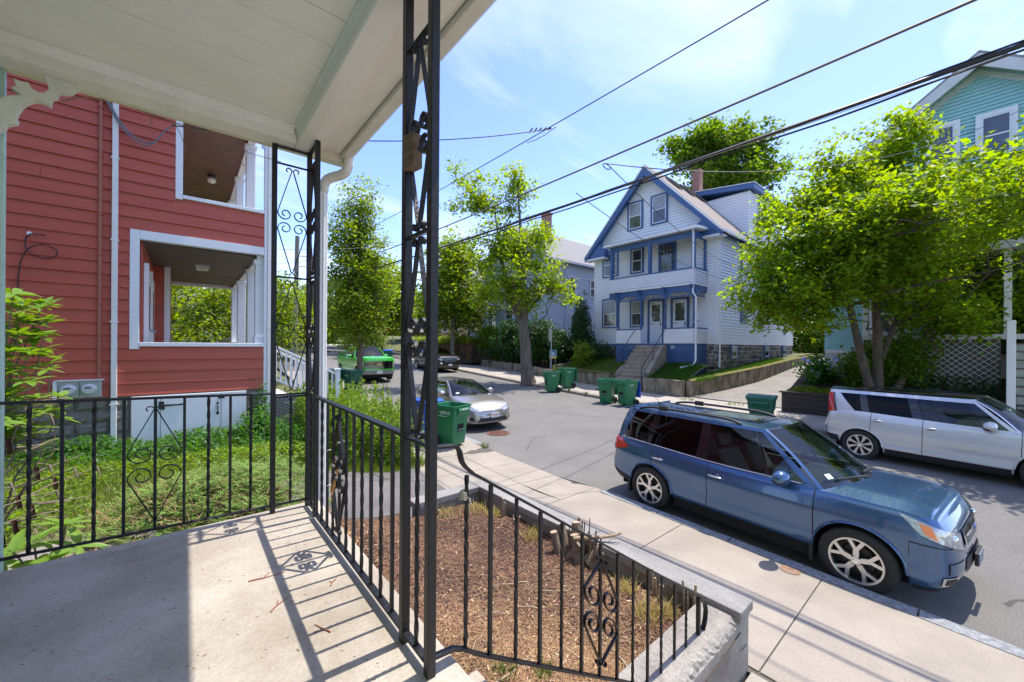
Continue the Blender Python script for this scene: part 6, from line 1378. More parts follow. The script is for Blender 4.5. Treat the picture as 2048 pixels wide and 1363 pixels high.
uv_patch(K, carA, 'grille_bar', chrome, ((0, .755), (uy(.33), .755), (uy(.36), .79), (0, .79)), .024, 8, 2); uv_patch(K, carA, 'grille_frame', chrome, ((uy(.33), .60), (uy(.385), .60), (uy(.40), .87), (uy(.365), .87)), .016, 2, 4); uv_patch(K, carA, 'grille_frame', chrome, ((0, .595), (uy(.385), .595), (uy(.385), .62), (0, .62)), .016, 6, 1)
mb = MB()
for sg in (1, -1):
    for k in range(7):
        a = K.pt(uy(.02 + .05 * k), .63, .013, False); b = K.pt(uy(.02 + .05 * k), .745, .013, False); mb.bar(mir(a, sg), mir(b, sg), .008, .008)
for k in range(3): v = .645 + .04 * k; mb.tube([mir(K.pt(uy(abs(y) if y else 0), v, .013, False), 1 if y >= 0 else -1) for y in np.linspace(-.33, .33, 12)], .004, 4)
o = part('grille_mesh', mb, gloss_bk, carA, world=False)
mb = MB(); a = K.pt(0, .68, .02, False); mb.sphere((a[0] + .01, 0, a[2] + .08), 1, 16, 8, (.012, .075, .04)); o = part('emblem', mb, mat('emblem_blue', (.02, .06, .25), .2, coat=1), carA, smooth=60, world=False)
uv_patch(K, carA, 'lower_grille', black_pl, ((0, .27), (uy(.46), .27), (uy(.40), .46), (0, .46)), .006, 8, 3)
fl = uv_patch(K, carA, 'fog_lamp_bezel', chrome, ((uy(.60), .10), (uy(.765), .12), (uy(.765), .25), (uy(.60), .27)), .009, 6, 4)
for o, sg in zip(fl, (1, -1)): uv_patch(K, carA, 'fog_lamp', black_pl, ((uy(.625), .13), (uy(.74), .14), (uy(.74), .23), (uy(.625), .24)), .013, 4, 3, parent=o, sides=(sg,))
uv_patch(K, carA, 'bumper_lip', black_pl, ((0, .0), (uA(1.76), .0), (uA(1.76), .05), (0, .085)), .008, 24, 2)
for sides in ((1, -1),):
    for corners in (((uy(.44), .655), (uA(1.74), .64), (uA(1.735), .655), (uy(.44), .668)), ((uA(1.735), .45), (uA(1.73), .45), (uA(1.73), .65), (uA(1.735), .65)), ((uy(.47), .46), (uy(.72), .44), (uy(.715), .455), (uy(.47), .475)), ((uy(.71), .30), (uy(.725), .30), (uy(.725), .45), (uy(.71), .45))): uv_patch(K, carA, 'panel_gap', seam_m, corners, .0035, 20, 2)
mb = MB(); x_ = K.pt(0, .45, .03, False)[0]; mb.box(x_ - .01, x_ + .02, -.16, .16, .43, .56); o = part('plate_holder', mb, black_pl, carA, bevel=.006, world=False); mb = MB(); mb.box(x_ + .021, x_ + .026, -.15, .15, .435, .555); part('number_plate', mb, mat('plate_dull', (.25, .26, .28), .6), o, world=False)
tl = uv_patch(K, carA, 'taillight', lamp_red, ((uA(-1.76), .84), (K.u_y(.66, False), .60), (K.u_y(.62, False), 1.0), (uA(-1.96), 1.0)), .010, 10, 5)
for o, sg in zip(tl, (1, -1)): uv_patch(K, carA, 'reverse_lamp', lamp_clear, ((uA(-2.10), .74), (K.u_y(.64, False), .71), (K.u_y(.63, False), .79), (uA(-2.14), .80)), .013, 6, 3, parent=o, sides=(sg,))
uv_patch(K, carA, 'rear_bumper', black_pl, ((uA(-1.76), .0), (1, .0), (1, .2), (uA(-1.80), .16)), .008, 20, 2); uv_patch(K, carA, 'fuel_flap', seam_m, ((uA(-1.55), .735), (uA(-1.70), .74), (uA(-1.70), .742), (uA(-1.55), .737)), .002, 4, 1)
mb = MB(); r_ = K.rail(-1.92); mb.prism([(-1.85, r_[2] - .015), (-2.10, r_[2] - .05), (-2.12, r_[2] - .02), (-1.85, r_[2] + .055)], -.54, .54, 'y'); part('spoiler', mb, blue_car, carA, bevel=.012, world=False)
mb = MB(); mb.sphere((-1.72, .0, 1.635), 1, 8, 5, (.05, .03, .02)); mb.tube([(-1.72, 0, 1.63), (-1.90, 0, 1.80)], .004, 5); part('antenna', mb, black_pl, carA, smooth=50, world=False)
for xa in (1.32, -1.32):
    for sg in (1, -1): mb = MB(); xx = xa - cA['arch'] - .0; mb.box(xx - .03, xx + .01, sg * .70, sg * .87, .16, .42); part('mud_flap', mb, black_pl, carA, bevel=.01, world=False)
p = K.screen(-.72, .13, .006); mb = MB(); q = [K.screen(-.80, .11, .004), K.screen(-.71, .11, .004), K.screen(-.71, .18, .004), K.screen(-.80, .18, .004)]; mb.add(q, [(0, 1, 2, 3)]); part('sticker', mb, mat('sticker', (.55, .68, .70), .5), carA, world=False)
# ---- silver boxy hatchback across the street
silver = mat('silver_car_paint', (.64, .64, .635), .3, metal=.3, coat=1.0)
cB = dict(paint=silver, roof_paint=gloss_bk, plan=[(2.07, 0), (2.05, .40), (1.98, .66), (1.82, .80), (1.5, .875), (1.1, .90), (.4, .90), (-.8, .90), (-1.4, .89), (-1.78, .85), (-1.95, .76), (-2.03, .5), (-2.05, 0)],
          ztop=[(-2.06, 1.02), (-1.4, 1.09), (-.6, 1.065), (.3, 1.03), (.8, 1.02), (1.3, 1.02), (1.8, .95), (2.0, .87), (2.08, .82)], zbot=[(-2.06, .38), (-1.7, .34), (-1.0, .24), (1.0, .24), (1.7, .24), (2.08, .26)],
          ff=[(0, .10), (.15, .03), (.35, 0), (.6, .01), (.85, .05), (1, .15)], fr=[(0, .10), (.2, .02), (.4, .0), (.6, .02), (1, .08)], fs=[(0, .07), (.14, .02), (.3, .03), (.42, .012), (.62, .0), (.8, .006), (.92, .02), (1, .05)],
          axles=(1.285, -1.285), arch=.385, wr=.335, rim=.235, a0=.95, a1=.38, d0=-1.95, d1=-1.90, bow=.22, rbow=.12, hcrown=.05, rcrown=.04, yr=[(.35, .63), (-.6, .655), (-1.85, .63)], zr=[(.35, 1.55), (-.4, 1.585), (-1.3, 1.58), (-1.9, 1.555)], seat_x=-.05,
          band=[('body', 0, 0, .03, .025), ('black', .03, .025, .14, .05), ('glass', .14, .05, .425, .36), ('black', .425, .36, .475, .42), ('dark', .475, .42, .715, .71), ('black', .715, .71, .76, .765), ('dark', .76, .765, .80, .93), ('body', .80, .93, 1, 1)],
          gaps=((.98, .13), (-.28, .10), (-1.10, .42)), handles=(-.15, -.98), clad=.12, spokes=(8, 'blade'), hv=.83, handle_m=silver, recess=mat('grey_recess', (.28, .29, .31), .3, metal=.4), mx=.34, sill=.03, head=.86)
carB = thing('silver_car', 'silver boxy hatchback with black roof parked on the far side of the street', 'car', (12.62, .32, .13), rzh(-.11, -.994))
K = build_car(cB, carB); uA = lambda x: K.u_x(x); uy = lambda y: K.u_y(y)
for sg in (1, -1):
    mb = MB(); mb.grid(lambda a, b: (lambda P: (P[0] - .02, P[1] + .012 * sg, P[2]))(mir(K.band(lerp(lerp(.925, 1.0, a), lerp(.955, 1.0, a), b), lerp(-.02, .86, b), .0), sg)), 5, 10, flip=sg > 0); mb.grid(lambda a, b: (lambda P: (P[0] - .02, P[1] * lerp(1, .86, a), P[2]))(mir(K.band(1.0, lerp(-.02, .86, b), .0), sg)), 4, 10, flip=sg > 0); o = part('taillight', mb, lamp_red, carB, smooth=60, world=False)
    mb = MB(); mb.tube([(lambda P: (P[0] - .02, P[1] + .015 * sg, P[2]))(mir(K.band(lerp(.925, .955, b), lerp(-.02, .86, b), 0), sg)) for b in np.linspace(0, 1, 12)], .014, 6); part('taillight_frame', mb, gloss_bk, o, smooth=50, world=False)
ug = uv_patch(K, carB, 'fender_vent', gloss_bk, ((uA(1.02), .845), (uA(1.42), .85), (uA(1.45), .90), (uA(1.02), .92)), .008, 6, 2)
for o, sg in zip(ug, (1, -1)):
    m2 = uv_patch(K, carB, 'vent_badge', chrome, ((uA(1.09), .862), (uA(1.36), .865), (uA(1.36), .89), (uA(1.09), .90)), .012, 4, 1, parent=o, sides=(sg,))
    p = K.pt(uA(1.22), .88, .0145, False); text('lettering', 'SOUL', .045, gloss_bk, o, frame(mir(p, sg), (-sg, 0, 0), (0, 0, 1)), .0005)
uv_patch(K, carB, 'headlight', lamp_clear, ((uy(.45), .68), (uA(1.60), .76), (uA(1.55), .93), (uy(.42), .86)), .008, 12, 5); uv_patch(K, carB, 'grille', black_pl, ((0, .70), (uy(.42), .70), (uy(.40), .80), (0, .80)), .008, 8, 3); uv_patch(K, carB, 'lower_grille', black_pl, ((0, .2), (uy(.55), .2), (uy(.6), .48), (0, .48)), .006, 8, 3)
uv_patch(K, carB, 'rear_bumper', black_pl, ((uA(-1.66), .0), (1, .0), (1, .24), (uA(-1.70), .20)), .008, 20, 2); uv_patch(K, carB, 'reflector', lamp_clear, ((uA(-1.93), .35), (K.u_y(.62, False), .35), (K.u_y(.62, False), .55), (uA(-1.95), .55)), .012, 5, 3)
for sg in (1, -1): mb = MB(); mb.tube([(x, sg * (K.rail(x)[1] - .06), K.rail(x)[2] + .035) for x in np.linspace(-1.6, .1, 12)], .012, 6); part('roof_rail', mb, black_pl, carB, smooth=50, world=False)
# ---- tan sedan
tan = mat('tan_car_paint', (.36, .33, .30), .27, metal=.6, coat=1.0)
cC = dict(paint=tan, plan=[(2.31, 0), (2.285, .38), (2.19, .64), (2.0, .79), (1.7, .86), (1.2, .885), (.4, .888), (-.8, .888), (-1.5, .87), (-2.0, .80), (-2.2, .68), (-2.31, .42), (-2.33, 0)],
          ztop=[(-2.34, 1.0), (-1.8, 1.03), (-.8, .97), (.3, .93), (.9, .945), (1.3, .90), (1.8, .81), (2.15, .71), (2.32, .64)], zbot=[(-2.34, .36), (-1.8, .26), (-1, .2), (1, .2), (1.9, .18), (2.32, .2)],
          ff=[(0, .12), (.1, .03), (.25, 0), (.5, .015), (.8, .06), (1, .14)], fr=[(0, .08), (.3, 0), (.6, .02), (1, .10)], fs=[(0, .08), (.14, .02), (.36, .01), (.62, .0), (.76, .004), (.88, .03), (1, .075)],
          axles=(1.35, -1.35), arch=.36, wr=.315, rim=.205, a0=.92, a1=.10, d0=-1.78, d1=-1.02, bow=.26, rbow=.14, hcrown=.06, rcrown=.05, yr=[(.2, .55), (-.4, .575), (-1.05, .55)], zr=[(.2, 1.385), (-.4, 1.42), (-1.05, 1.375)], seat_x=-.05,
          band=[('body', 0, 0, .03, .03), ('black', .03, .03, .13, .06), ('glass', .13, .06, .455, .48), ('black', .455, .48, .50, .54), ('glass', .50, .54, .74, .88), ('body', .74, .88, 1, 1)],
          gaps=((.85, .12), (-.30, .10), (-1.25, .5)), handles=(-.18, -1.08), spokes=(10, 'bar'), hv=.82, handle_m=tan, mx=.36, N=160)
carC = thing('tan_car', 'pale tan sedan parked behind the green and blue carts', 'car', (7.60, 12.0, .05), rzh(-.063, -.998))
K = build_car(cC, carC); uA = lambda x: K.u_x(x); uy = lambda y: K.u_y(y)
uv_patch(K, carC, 'headlight', lamp_clear, ((uy(.42), .80), (uA(1.62), .88), (uA(1.55), 1.0), (uy(.40), .93)), .008, 14, 5)
uv_patch(K, carC, 'grille', black_pl, ((0, .80), (uy(.44), .84), (uy(.42), .90), (0, .90)), .008, 8, 3); uv_patch(K, carC, 'grille_bar', chrome, ((0, .765), (uy(.46), .82), (uy(.46), .845), (0, .80)), .014, 8, 1)
uv_patch(K, carC, 'lower_grille', black_pl, ((0, .20), (uy(.56), .16), (uy(.42), .58), (0, .64)), .006, 8, 4); uv_patch(K, carC, 'grille_bar', chrome, ((0, .64), (uy(.42), .58), (uy(.42), .60), (0, .665)), .012, 8, 1); uv_patch(K, carC, 'bumper_bar', tan, ((0, .46), (uy(.47), .43), (uy(.44), .55), (0, .60)), .012, 8, 3)
uv_patch(K, carC, 'fog_lamp', black_pl, ((uy(.62), .2), (uy(.76), .22), (uy(.76), .42), (uy(.68), .45)), .008, 5, 3); uv_patch(K, carC, 'bumper_lip', mat('pale_lip', (.52, .54, .58), .4), ((0, .06), (uy(.70), .06), (uy(.72), .11), (0, .13)), .014, 14, 2)
x_ = K.pt(0, .5, .03, False)[0]; plate(K, carC, x_ + .01, .47, .30, .15, '52MJ28', plate_r, .082)
mb = MB(); e0 = K.pt(0, .84, .02, False)
for rx_, rz_ in ((.075, .05), (.028, .048), (.055, .018)): mb.tube([(e0[0] + .012, rx_ * math.cos(a), e0[2] + (.014 if rx_ == .055 else 0) + rz_ * math.sin(a)) for a in np.linspace(0, 2 * PI, 24, endpoint=False)], .007, 5, closed=True)
part('emblem', mb, chrome, carC, smooth=60, world=False)
p = [K.screen(-.80, .10, .004), K.screen(-.66, .10, .004), K.screen(-.66, .16, .004), K.screen(-.80, .16, .004)]; mb = MB(); mb.add(p, [(0, 1, 2, 3)]); part('sticker', mb, MATS['sticker'], carC, world=False)
# ---- dark suv further up
dkp = mat('dark_car_paint', (.035, .036, .038), .25, metal=.5, coat=1.0)
cD = dict(cA); cD.update(paint=dkp, plan=[(x * 1.14, y * 1.115) for x, y in cA['plan']], axles=(1.48, -1.48), arch=.42, wr=.37, rim=.25, ztop=[(x * 1.12, z + .12) for x, z in cA['ztop']], a0=1.05, a1=.30, d0=-2.32, d1=-2.12, yr=[(.3, .64), (-.8, .68), (-2.1, .65)], zr=[(.4, 1.68), (-.3, 1.73), (-1.0, 1.73), (-2.1, 1.66)], N=120, rows=12, sunroof=None, gaps=((1.0, .13), (-.35, .1), (-1.35, .45)), handles=(-.22, -1.2), ztop_=0)
carD = thing('dark_suv', 'dark grey SUV parked further up the far side near the black iron fence', 'car', (14.75, 26.6, g(26.6) + .19), rzh(-.07, -.998))
K = build_car(cD, carD); uy = lambda y: K.u_y(y); uA = lambda x: K.u_x(x)
uv_patch(K, carD, 'headlight', lamp_clear, ((uy(.56), .72), (uA(2.0), .80), (uA(1.9), .92), (uy(.54), .84)), .008, 10, 4); uv_patch(K, carD, 'grille', mat('grey_grille', (.10, .105, .115), .35, metal=.5), ((0, .56), (uy(.50), .58), (uy(.53), .84), (0, .86)), .008, 8, 4)
for v in (.62, .68, .74, .80): uv_patch(K, carD, 'grille_bar', chrome, ((0, v), (uy(.50), v), (uy(.50), v + .018), (0, v + .018)), .016, 6, 1)
uv_patch(K, carD, 'bumper_trim', chrome, ((uy(.62), .42), (uy(.84), .44), (uy(.84), .49), (uy(.60), .47)), .010, 5, 2); x_ = K.pt(0, .35, .03, False)[0]; plate(K, carD, x_ + .01, .50, .30, .15, '', plate_r, .08)
mb = MB(); e0 = K.pt(0, .70, .02, False); mb.sphere((e0[0] + .01, 0, e0[2] + .02), 1, 16, 6, (.012, .11, .045)); part('emblem', mb, MATS['emblem_blue'], carD, smooth=60, world=False)
# ---- green pickup
grn = mat('green_truck_paint', (.05, .46, .03), .28, coat=1.0, metal=.15)
cE = dict(cA); cE.update(paint=grn, plan=[(2.95, 0), (2.93, .5), (2.86, .84), (2.7, .98), (2.3, 1.02), (1.5, 1.03), (.5, 1.03), (-1, 1.03), (-2.2, 1.03), (-2.75, 1.0), (-2.9, .9), (-2.93, .5), (-2.93, 0)], ztop=[(-2.95, 1.40), (-.7, 1.40), (0, 1.36), (1.1, 1.37), (2.3, 1.42), (2.75, 1.40), (2.95, 1.36)], zbot=[(-2.95, .6), (-1.5, .48), (1.5, .48), (2.95, .40)], ff=[(0, .04), (.2, 0), (.5, .02), (.85, .03), (1, .09)], fr=[(0, .05), (1, .02)], axles=(2.0, -1.75), arch=.50, wr=.42, rim=.26, a0=1.25, a1=.62, d0=-.92, d1=-.80, bow=.2, rbow=.05, hcrown=.06, rcrown=.05, yr=[(.7, .72), (-.8, .72)], zr=[(.7, 1.97), (0, 2.01), (-.8, 1.97)], seat_x=.2, N=120, rows=12, sunroof=None, brightline=False, clad=None, gaps=((1.12, .1), (.1, .1), (-.72, .1)), handles=(.25, -.6), band=[('body', 0, 0, .04, .03), ('black', .04, .03, .1, .05), ('glass', .1, .05, .5, .48), ('black', .5, .48, .55, .54), ('dark', .55, .54, .92, .92), ('body', .92, .92, 1, 1)], handle_m=grn, mx=.45)
carE = thing('green_truck', 'bright green pickup truck facing us beyond the slim street tree', 'truck', (8.80, 25.2, g(25.2) + .02), rzh(-.05, -.998))
K = build_car(cE, carE); uy = lambda y: K.u_y(y); uA = lambda x: K.u_x(x)
uv_patch(K, carE, 'grille', gloss_bk, ((0, .36), (uy(.80), .36), (uy(.82), .80), (0, .82)), .010, 10, 4); uv_patch(K, carE, 'headlight', lamp_clear, ((uy(.84), .42), (uA(2.72), .45), (uA(2.68), .72), (uy(.84), .72)), .010, 6, 4); uv_patch(K, carE, 'front_bumper', mat('grey_bumper', (.30, .30, .30), .4, metal=.5), ((0, .02), (uA(2.5), .02), (uA(2.5), .26), (0, .26)), .03, 14, 3); uv_patch(K, carE, 'air_dam', black_pl, ((0, -.12), (uA(2.55), -.12), (uA(2.55), .03), (0, .03)), .02, 12, 2)
x_ = K.pt(0, .2, .05, False)[0]; plate(K, carE, x_ + .01, .54, .32, .16, '', plate_r, .08)
e0 = K.pt(0, .62, .02, False); mb = MB(); bt = [(-.17, -.018), (-.16, .03), (-.06, .03), (-.06, .05), (.06, .05), (.06, .03), (.17, .03), (.16, -.02), (.06, -.02), (.06, -.045), (-.06, -.045), (-.06, -.02)]; mb.prism([(y_, e0[2] + z_) for y_, z_ in bt], e0[0] + .01, e0[0] + .035, 'x'); part('emblem', mb, mat('gold_emblem', (.70, .52, .22), .3, metal=.7), carE, world=False)
mb = MB(); mb.sphere((2.1, 0, 1.44), 1, 12, 6, (.55, .32, .08)); part('hood_scoop', mb, gloss_bk, carE, smooth=60, world=False)
mb = MB(); mb.box(-2.8, -1.05, -.85, .85, 1.41, 1.70); part('bed_load', mb, mat('dark_green_box', (.02, .15, .03), .5), carE, bevel=.02, world=False); mb = MB(); mb.sphere((-1.3, -.4, 1.83), .16, 10, 6); part('orange_load', mb, orange, carE, smooth=60, world=False)

# ------------------------------------------------------------------ wheeled carts
cart_g = mat('green_cart', (.012, .155, .055), .38, vscale=2.2, col2=(.02, .19, .085), bump=.05, bscale=200)
cart_dk = mat('dark_green_cart', (.008, .095, .055), .4, vscale=2, col2=(.012, .12, .07)); cart_b = mat('blue_cart', (.012, .07, .42), .38, vscale=2, col2=(.02, .10, .50))
white_ink = mat('white_ink', (.75, .78, .76), .5)
def rrect(hx, hy, r, n=4):
    P = []
    for cx, cy, a0 in ((hx - r, hy - r, 0), (-hx + r, hy - r, 90), (-hx + r, -hy + r, 180), (hx - r, -hy + r, 270)):
        for k in range(n + 1): a = R(a0 + 90 * k / n); P.append((cx + r * math.cos(a), cy + r * math.sin(a)))
    return P
def make_cart(name, label, m, lid='open', lidm=None, loc=(0, 0, 0), rz=0.0, words=True, group=None, logo='WM', cat='wheelie bin'):
    t = thing(name, label, cat, loc, rz, group); lidm = lidm or m
    lv = [(.05, .255, .235, .04), (.08, .265, .245, .05), (.60, .305, .270, .05), (.70, .315, .277, .05), (.715, .345, .300, .05), (.99, .365, .318, .05), (.995, .385, .335, .05), (1.05, .388, .338, .05), (1.055, .375, .325, .05)]
    inn = [(1.05, .362, .312, .05), (.95, .345, .300, .05), (.35, .28, .25, .05)]
    mb = MB(); vs = []; n = 20
    for z, hx, hy, r in lv + inn: vs += [(x - .02 * (1.05 - z), y, z) for x, y in rrect(hx, hy, r)]
    k = len(lv) + len(inn); fs = [(i * n + j, i * n + (j + 1) % n, (i + 1) * n + (j + 1) % n, (i + 1) * n + j) for i in range(k - 1) for j in range(n)] + [tuple(range(n))[::-1], tuple((k - 1) * n + j for j in range(n))]
    mb.add(vs, fs); o = part('body', mb, m, t, smooth=35, world=False)
    mb = MB(); mb.prism([(.36, .985), (.415, .985), (.43, .93), (.36, .80)], -.21, .21, 'y'); part('front_lip', mb, m, t, bevel=.006, world=False)
    mb = MB()
    for k_ in range(7): mb.prism([(.385, .86), (.425, .935), (.43, .935), (.39, .85)], -.16 + .05 * k_, -.15 + .05 * k_, 'y')
    part('ribs', mb, m, o, world=False)
    mb = MB(); mb.box(.2945, .300, -.12, .10, .40, .58); q = part('grip_pocket', mb, seam_m, t, world=False); mb = MB(); mb.tube([(.306, -.12, .44), (.306, .10, .44)], .008, 6); part('bar', mb, metal_g, q, world=False)
    mb = MB(); mb.tube([(-.39, -.24, .98), (-.44, -.24, 1.0), (-.44, .24, 1.0), (-.39, .24, .98)], .016, 6); part('handle', mb, m, t, smooth=40, world=False)
    for sg in (1, -1):
        mb = MB(); mb.lathe([(.135, -.03), (.14, 0), (.135, .035), (.09, .04), (.085, .015), (.0001, .02)] if sg > 0 else [(.135, .03), (.14, 0), (.135, -.035), (.09, -.04), (.085, -.015), (.0001, -.02)], (-.27, sg * .285, .14), 24, 'y'); w2 = part('wheel', mb, tyre_m, t, smooth=40, world=False)
        mb = MB()
        for k_ in range(5): a = 2 * PI * k_ / 5; mb.bar((-.27, sg * .312, .14), (-.27 + .085 * math.cos(a), sg * .312, .14 + .085 * math.sin(a)), .02, .012)
        part('spokes', mb, black_pl, w2, world=False)
    if lid == 'open':
        mb = MB(); n_ = 10; vs = []
        mb.prism([(-.40, 1.04), (-.425, 1.055), (-.465, .98), (-.50, .36), (-.475, .33), (-.45, .36), (-.43, .95)], -.33, .33, 'y'); q = part('lid', mb, lidm, t, bevel=.012, world=False)
    else:
        mb = MB(); mb.prism([(-.41, 1.055), (-.40, 1.11), (-.1, 1.145), (.30, 1.125), (.41, 1.085), (.42, 1.055)], -.355, .355, 'y'); q = part('lid', mb, lidm, t, bevel=.015, world=False)
    mb = MB(); mb.tube([(-.405, -.30, 1.05), (-.405, .30, 1.05)], .014, 6); part('hinge', mb, m, t, smooth=40, world=False)
    if words:
        text('lettering', 'RECYCLE', .062, white_ink, t, frame((.425, .02, .958), (0, 1, 0), (-.28, 0, 1)), .001)
        mb = MB(); mb.prism([(-.185, .95), (-.165, .985), (-.145, .95), (-.158, .95), (-.158, .935), (-.172, .935), (-.172, .95)], .4215, .424, 'x'); part('arrow_mark', mb, white_ink, t, world=False)
    if logo:
        for sg in (1, -1):
            text('lettering', logo, .13, white_ink, t, frame((.02 * sg, sg * .3135, .86), (-sg, 0, 0), (0, .06 * sg, 1)), .001)
            if words:
                mb = MB()
                for r_ in (.045,): mb.tube([(-.10 * sg * 1.0 - .06 * sg + r_ * math.cos(a) * 1.1, sg * .3145, .862 + r_ * math.sin(a)) for a in (R(90), R(210), R(330))], .007, 4, closed=True)
                part('recycle_mark', mb, white_ink, t, world=False); mb = MB(); mb.box(-.20, .10, sg * .3085, sg * .3095, .775, .785); part('underline', mb, white_ink, t, world=False)
    return t
def yaw(a): return R(a)
zr_ = zroad
make_cart('green_cart', 'open green wheeled cart marked RECYCLE at the near kerb, closest cart', cart_g, 'none' if False else 'open', None, (5.28, 8.66, zsideN(5.28, 8.66) + .002), R(-90 + 17), True, 'wheeled carts along the kerbs')
make_cart('blue_cart', 'blue lidded wheeled cart standing behind the open green RECYCLE cart', cart_b, 'closed', None, (4.92, 9.50, zsideN(4.92, 9.50) + .002), R(-90 + 12), False, 'wheeled carts along the kerbs', logo=None)
g4 = 'wheeled carts along the kerbs'
make_cart('green_cart', 'green cart standing in the gutter by the maple trunk with its lid hanging open', cart_g, 'open', None, (14.55, 14.12, zr_(14.55, 14.12) + .004), R(160), False, g4)
make_cart('green_cart', 'green cart on the pavement beside the maple, further back than its neighbour', cart_g, 'open', None, (15.75, 14.15, zsideF2(15.75, 14.15) + .004), R(164), False, g4)
make_cart('green_cart', 'left one of two green carts in the gutter in front of the white house steps', cart_g, 'open', None, (14.15, 10.35, zr_(14.15, 10.35) + .004), R(196), False, g4, logo=None)
make_cart('green_cart', 'right one of two green carts in front of the white house, with a blue lid', cart_g, 'open', cart_b, (14.28, 9.45, zr_(14.28, 9.45) + .004), R(168), False, g4)
make_cart('green_cart', 'dark green closed cart standing just behind the rear of the silver car', cart_dk, 'closed', None, (12.75, 3.95, zr_(12.75, 3.95) + .003), R(190), False, g4, logo=None)
make_cart('green_cart', 'dark green closed cart left of the slim tree in front of the green truck', cart_dk, 'closed', None, (5.35, 19.2, zsideN(5.35, 19.2) + .004), R(-80), False, g4, logo=None)
make_cart('green_cart', 'dark green closed cart with a white WM mark right beside the slim tree trunk', cart_dk, 'closed', None, (5.98, 18.6, zsideN(5.98, 18.6) + .004), R(-75), False, g4)
make_cart('green_cart', 'dark green cart with a blue lid standing beyond the green truck', cart_dk, 'closed', cart_b, (11.9, 28.9, zr_(11.9, 28.9) + .35), R(-110), False, g4, logo=None)
# ------------------------------------------------------------------ trees and plants
def leafm(name, c, isl=.35, tr=.45, rough=.5): return mat(name, c, rough, island=isl, trans=tr, spec=.35)
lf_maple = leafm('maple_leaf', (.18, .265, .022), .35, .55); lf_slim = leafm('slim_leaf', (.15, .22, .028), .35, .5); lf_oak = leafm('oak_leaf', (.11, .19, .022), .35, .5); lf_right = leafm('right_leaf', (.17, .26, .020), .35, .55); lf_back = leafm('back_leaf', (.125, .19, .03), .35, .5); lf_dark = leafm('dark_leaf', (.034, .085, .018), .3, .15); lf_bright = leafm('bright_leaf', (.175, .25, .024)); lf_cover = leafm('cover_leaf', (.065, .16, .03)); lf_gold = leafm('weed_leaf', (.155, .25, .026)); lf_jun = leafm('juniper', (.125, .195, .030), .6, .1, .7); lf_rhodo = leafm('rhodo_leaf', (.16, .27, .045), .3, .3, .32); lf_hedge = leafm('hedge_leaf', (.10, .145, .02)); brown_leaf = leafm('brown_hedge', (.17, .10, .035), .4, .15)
bark_g = mat('grey_bark', (.23, .195, .155), .95, bump=1.0, bscale=16, vscale=7, col2=(.11, .09, .07), stretch=(1, 1, .25))
bark_r = mat('smooth_bark', (.13, .10, .075), .9, bump=.6, bscale=20, vscale=9, col2=(.065, .048, .036), stretch=(1, 1, .5))
RD = Vector((.7655, -.6435, 0)); FD = Vector((.6435, .7655, 0))        # across and away, as seen from the porch
def wobble(p, q, k, amp, rg):
    p, q = Vector(p), Vector(q); out = [p]
    for i in range(1, k): out.append(p.lerp(q, i / k) + Vector((rg.gauss(0, amp), rg.gauss(0, amp), rg.gauss(0, amp * .6))))
    out.append(q); return out
def tree(name, label, cat, base, stems, blobs, ncl, per, size, sig, leaf, bark, seed, limbs=16, group=None, hollow=.5, updir=1.0, clip=None):
    """stems: list of (points, radii); blobs: ellipsoids (x, y, z, rx, ry, rz) that the leaf clusters fill."""
    rg = random.Random(seed); nr = np.random.default_rng(seed); t = thing(name, label, cat, base, 0, group)
    vol = [b[3] * b[4] * b[5] for b in blobs]; C = []
    for k in range(ncl):
        b = rg.choices(blobs, vol)[0]; d = nr.normal(size=3); d /= np.linalg.norm(d); r = rg.random() ** hollow
        C.append((b[0] + d[0] * r * b[3], b[1] + d[1] * r * b[4], b[2] + d[2] * r * b[5]))
    C = np.array(C)
    mb = MB(); tips = []
    for pts, rad in stems: mb.tube(pts, rad, 10); tips += [(Vector(pts[i]), rad[i]) for i in range(max(1, len(pts) // 2), len(pts))]
    for k in range(limbs):
        c = Vector(C[rg.randrange(len(C))]); s, r0 = min(tips, key=lambda q: (q[0] - c).length + rg.uniform(0, 1.2) + (2.0 if q[0].z > c.z else 0))
        L = (c - s).length; pth = wobble(s, c, 5, .05 * L, rg); r1 = min(r0 * .55, .02 + .014 * L); mb.tube(pth, [r1 * (1 - .16 * i) for i in range(6)], 6)
        for j in range(4):
            q = pth[rg.randrange(2, 6)]; e = Vector(min(C[nr.integers(0, len(C), 30)], key=lambda m_: (Vector(m_) - q).length)); mb.tube(wobble(q, e, 3, .05, rg), [r1 * .35, r1 * .28, r1 * .2, .004], 4)
    part('trunk', mb, bark, t, smooth=60)
    n = nr.poisson(per, len(C)); P = np.repeat(C, n, axis=0) + nr.normal(size=(n.sum(), 3)) * np.array([sig, sig, sig * .7])
    if clip is not None: P = P[clip(P)]
    o = link('crown', quads_mesh('crown', leaf_quads(P, size, updir, rng=nr), leaf), t); return t
V3 = lambda b, a, d, z: (b[0] + RD.x * a + FD.x * d, b[1] + RD.y * a + FD.y * d, z)
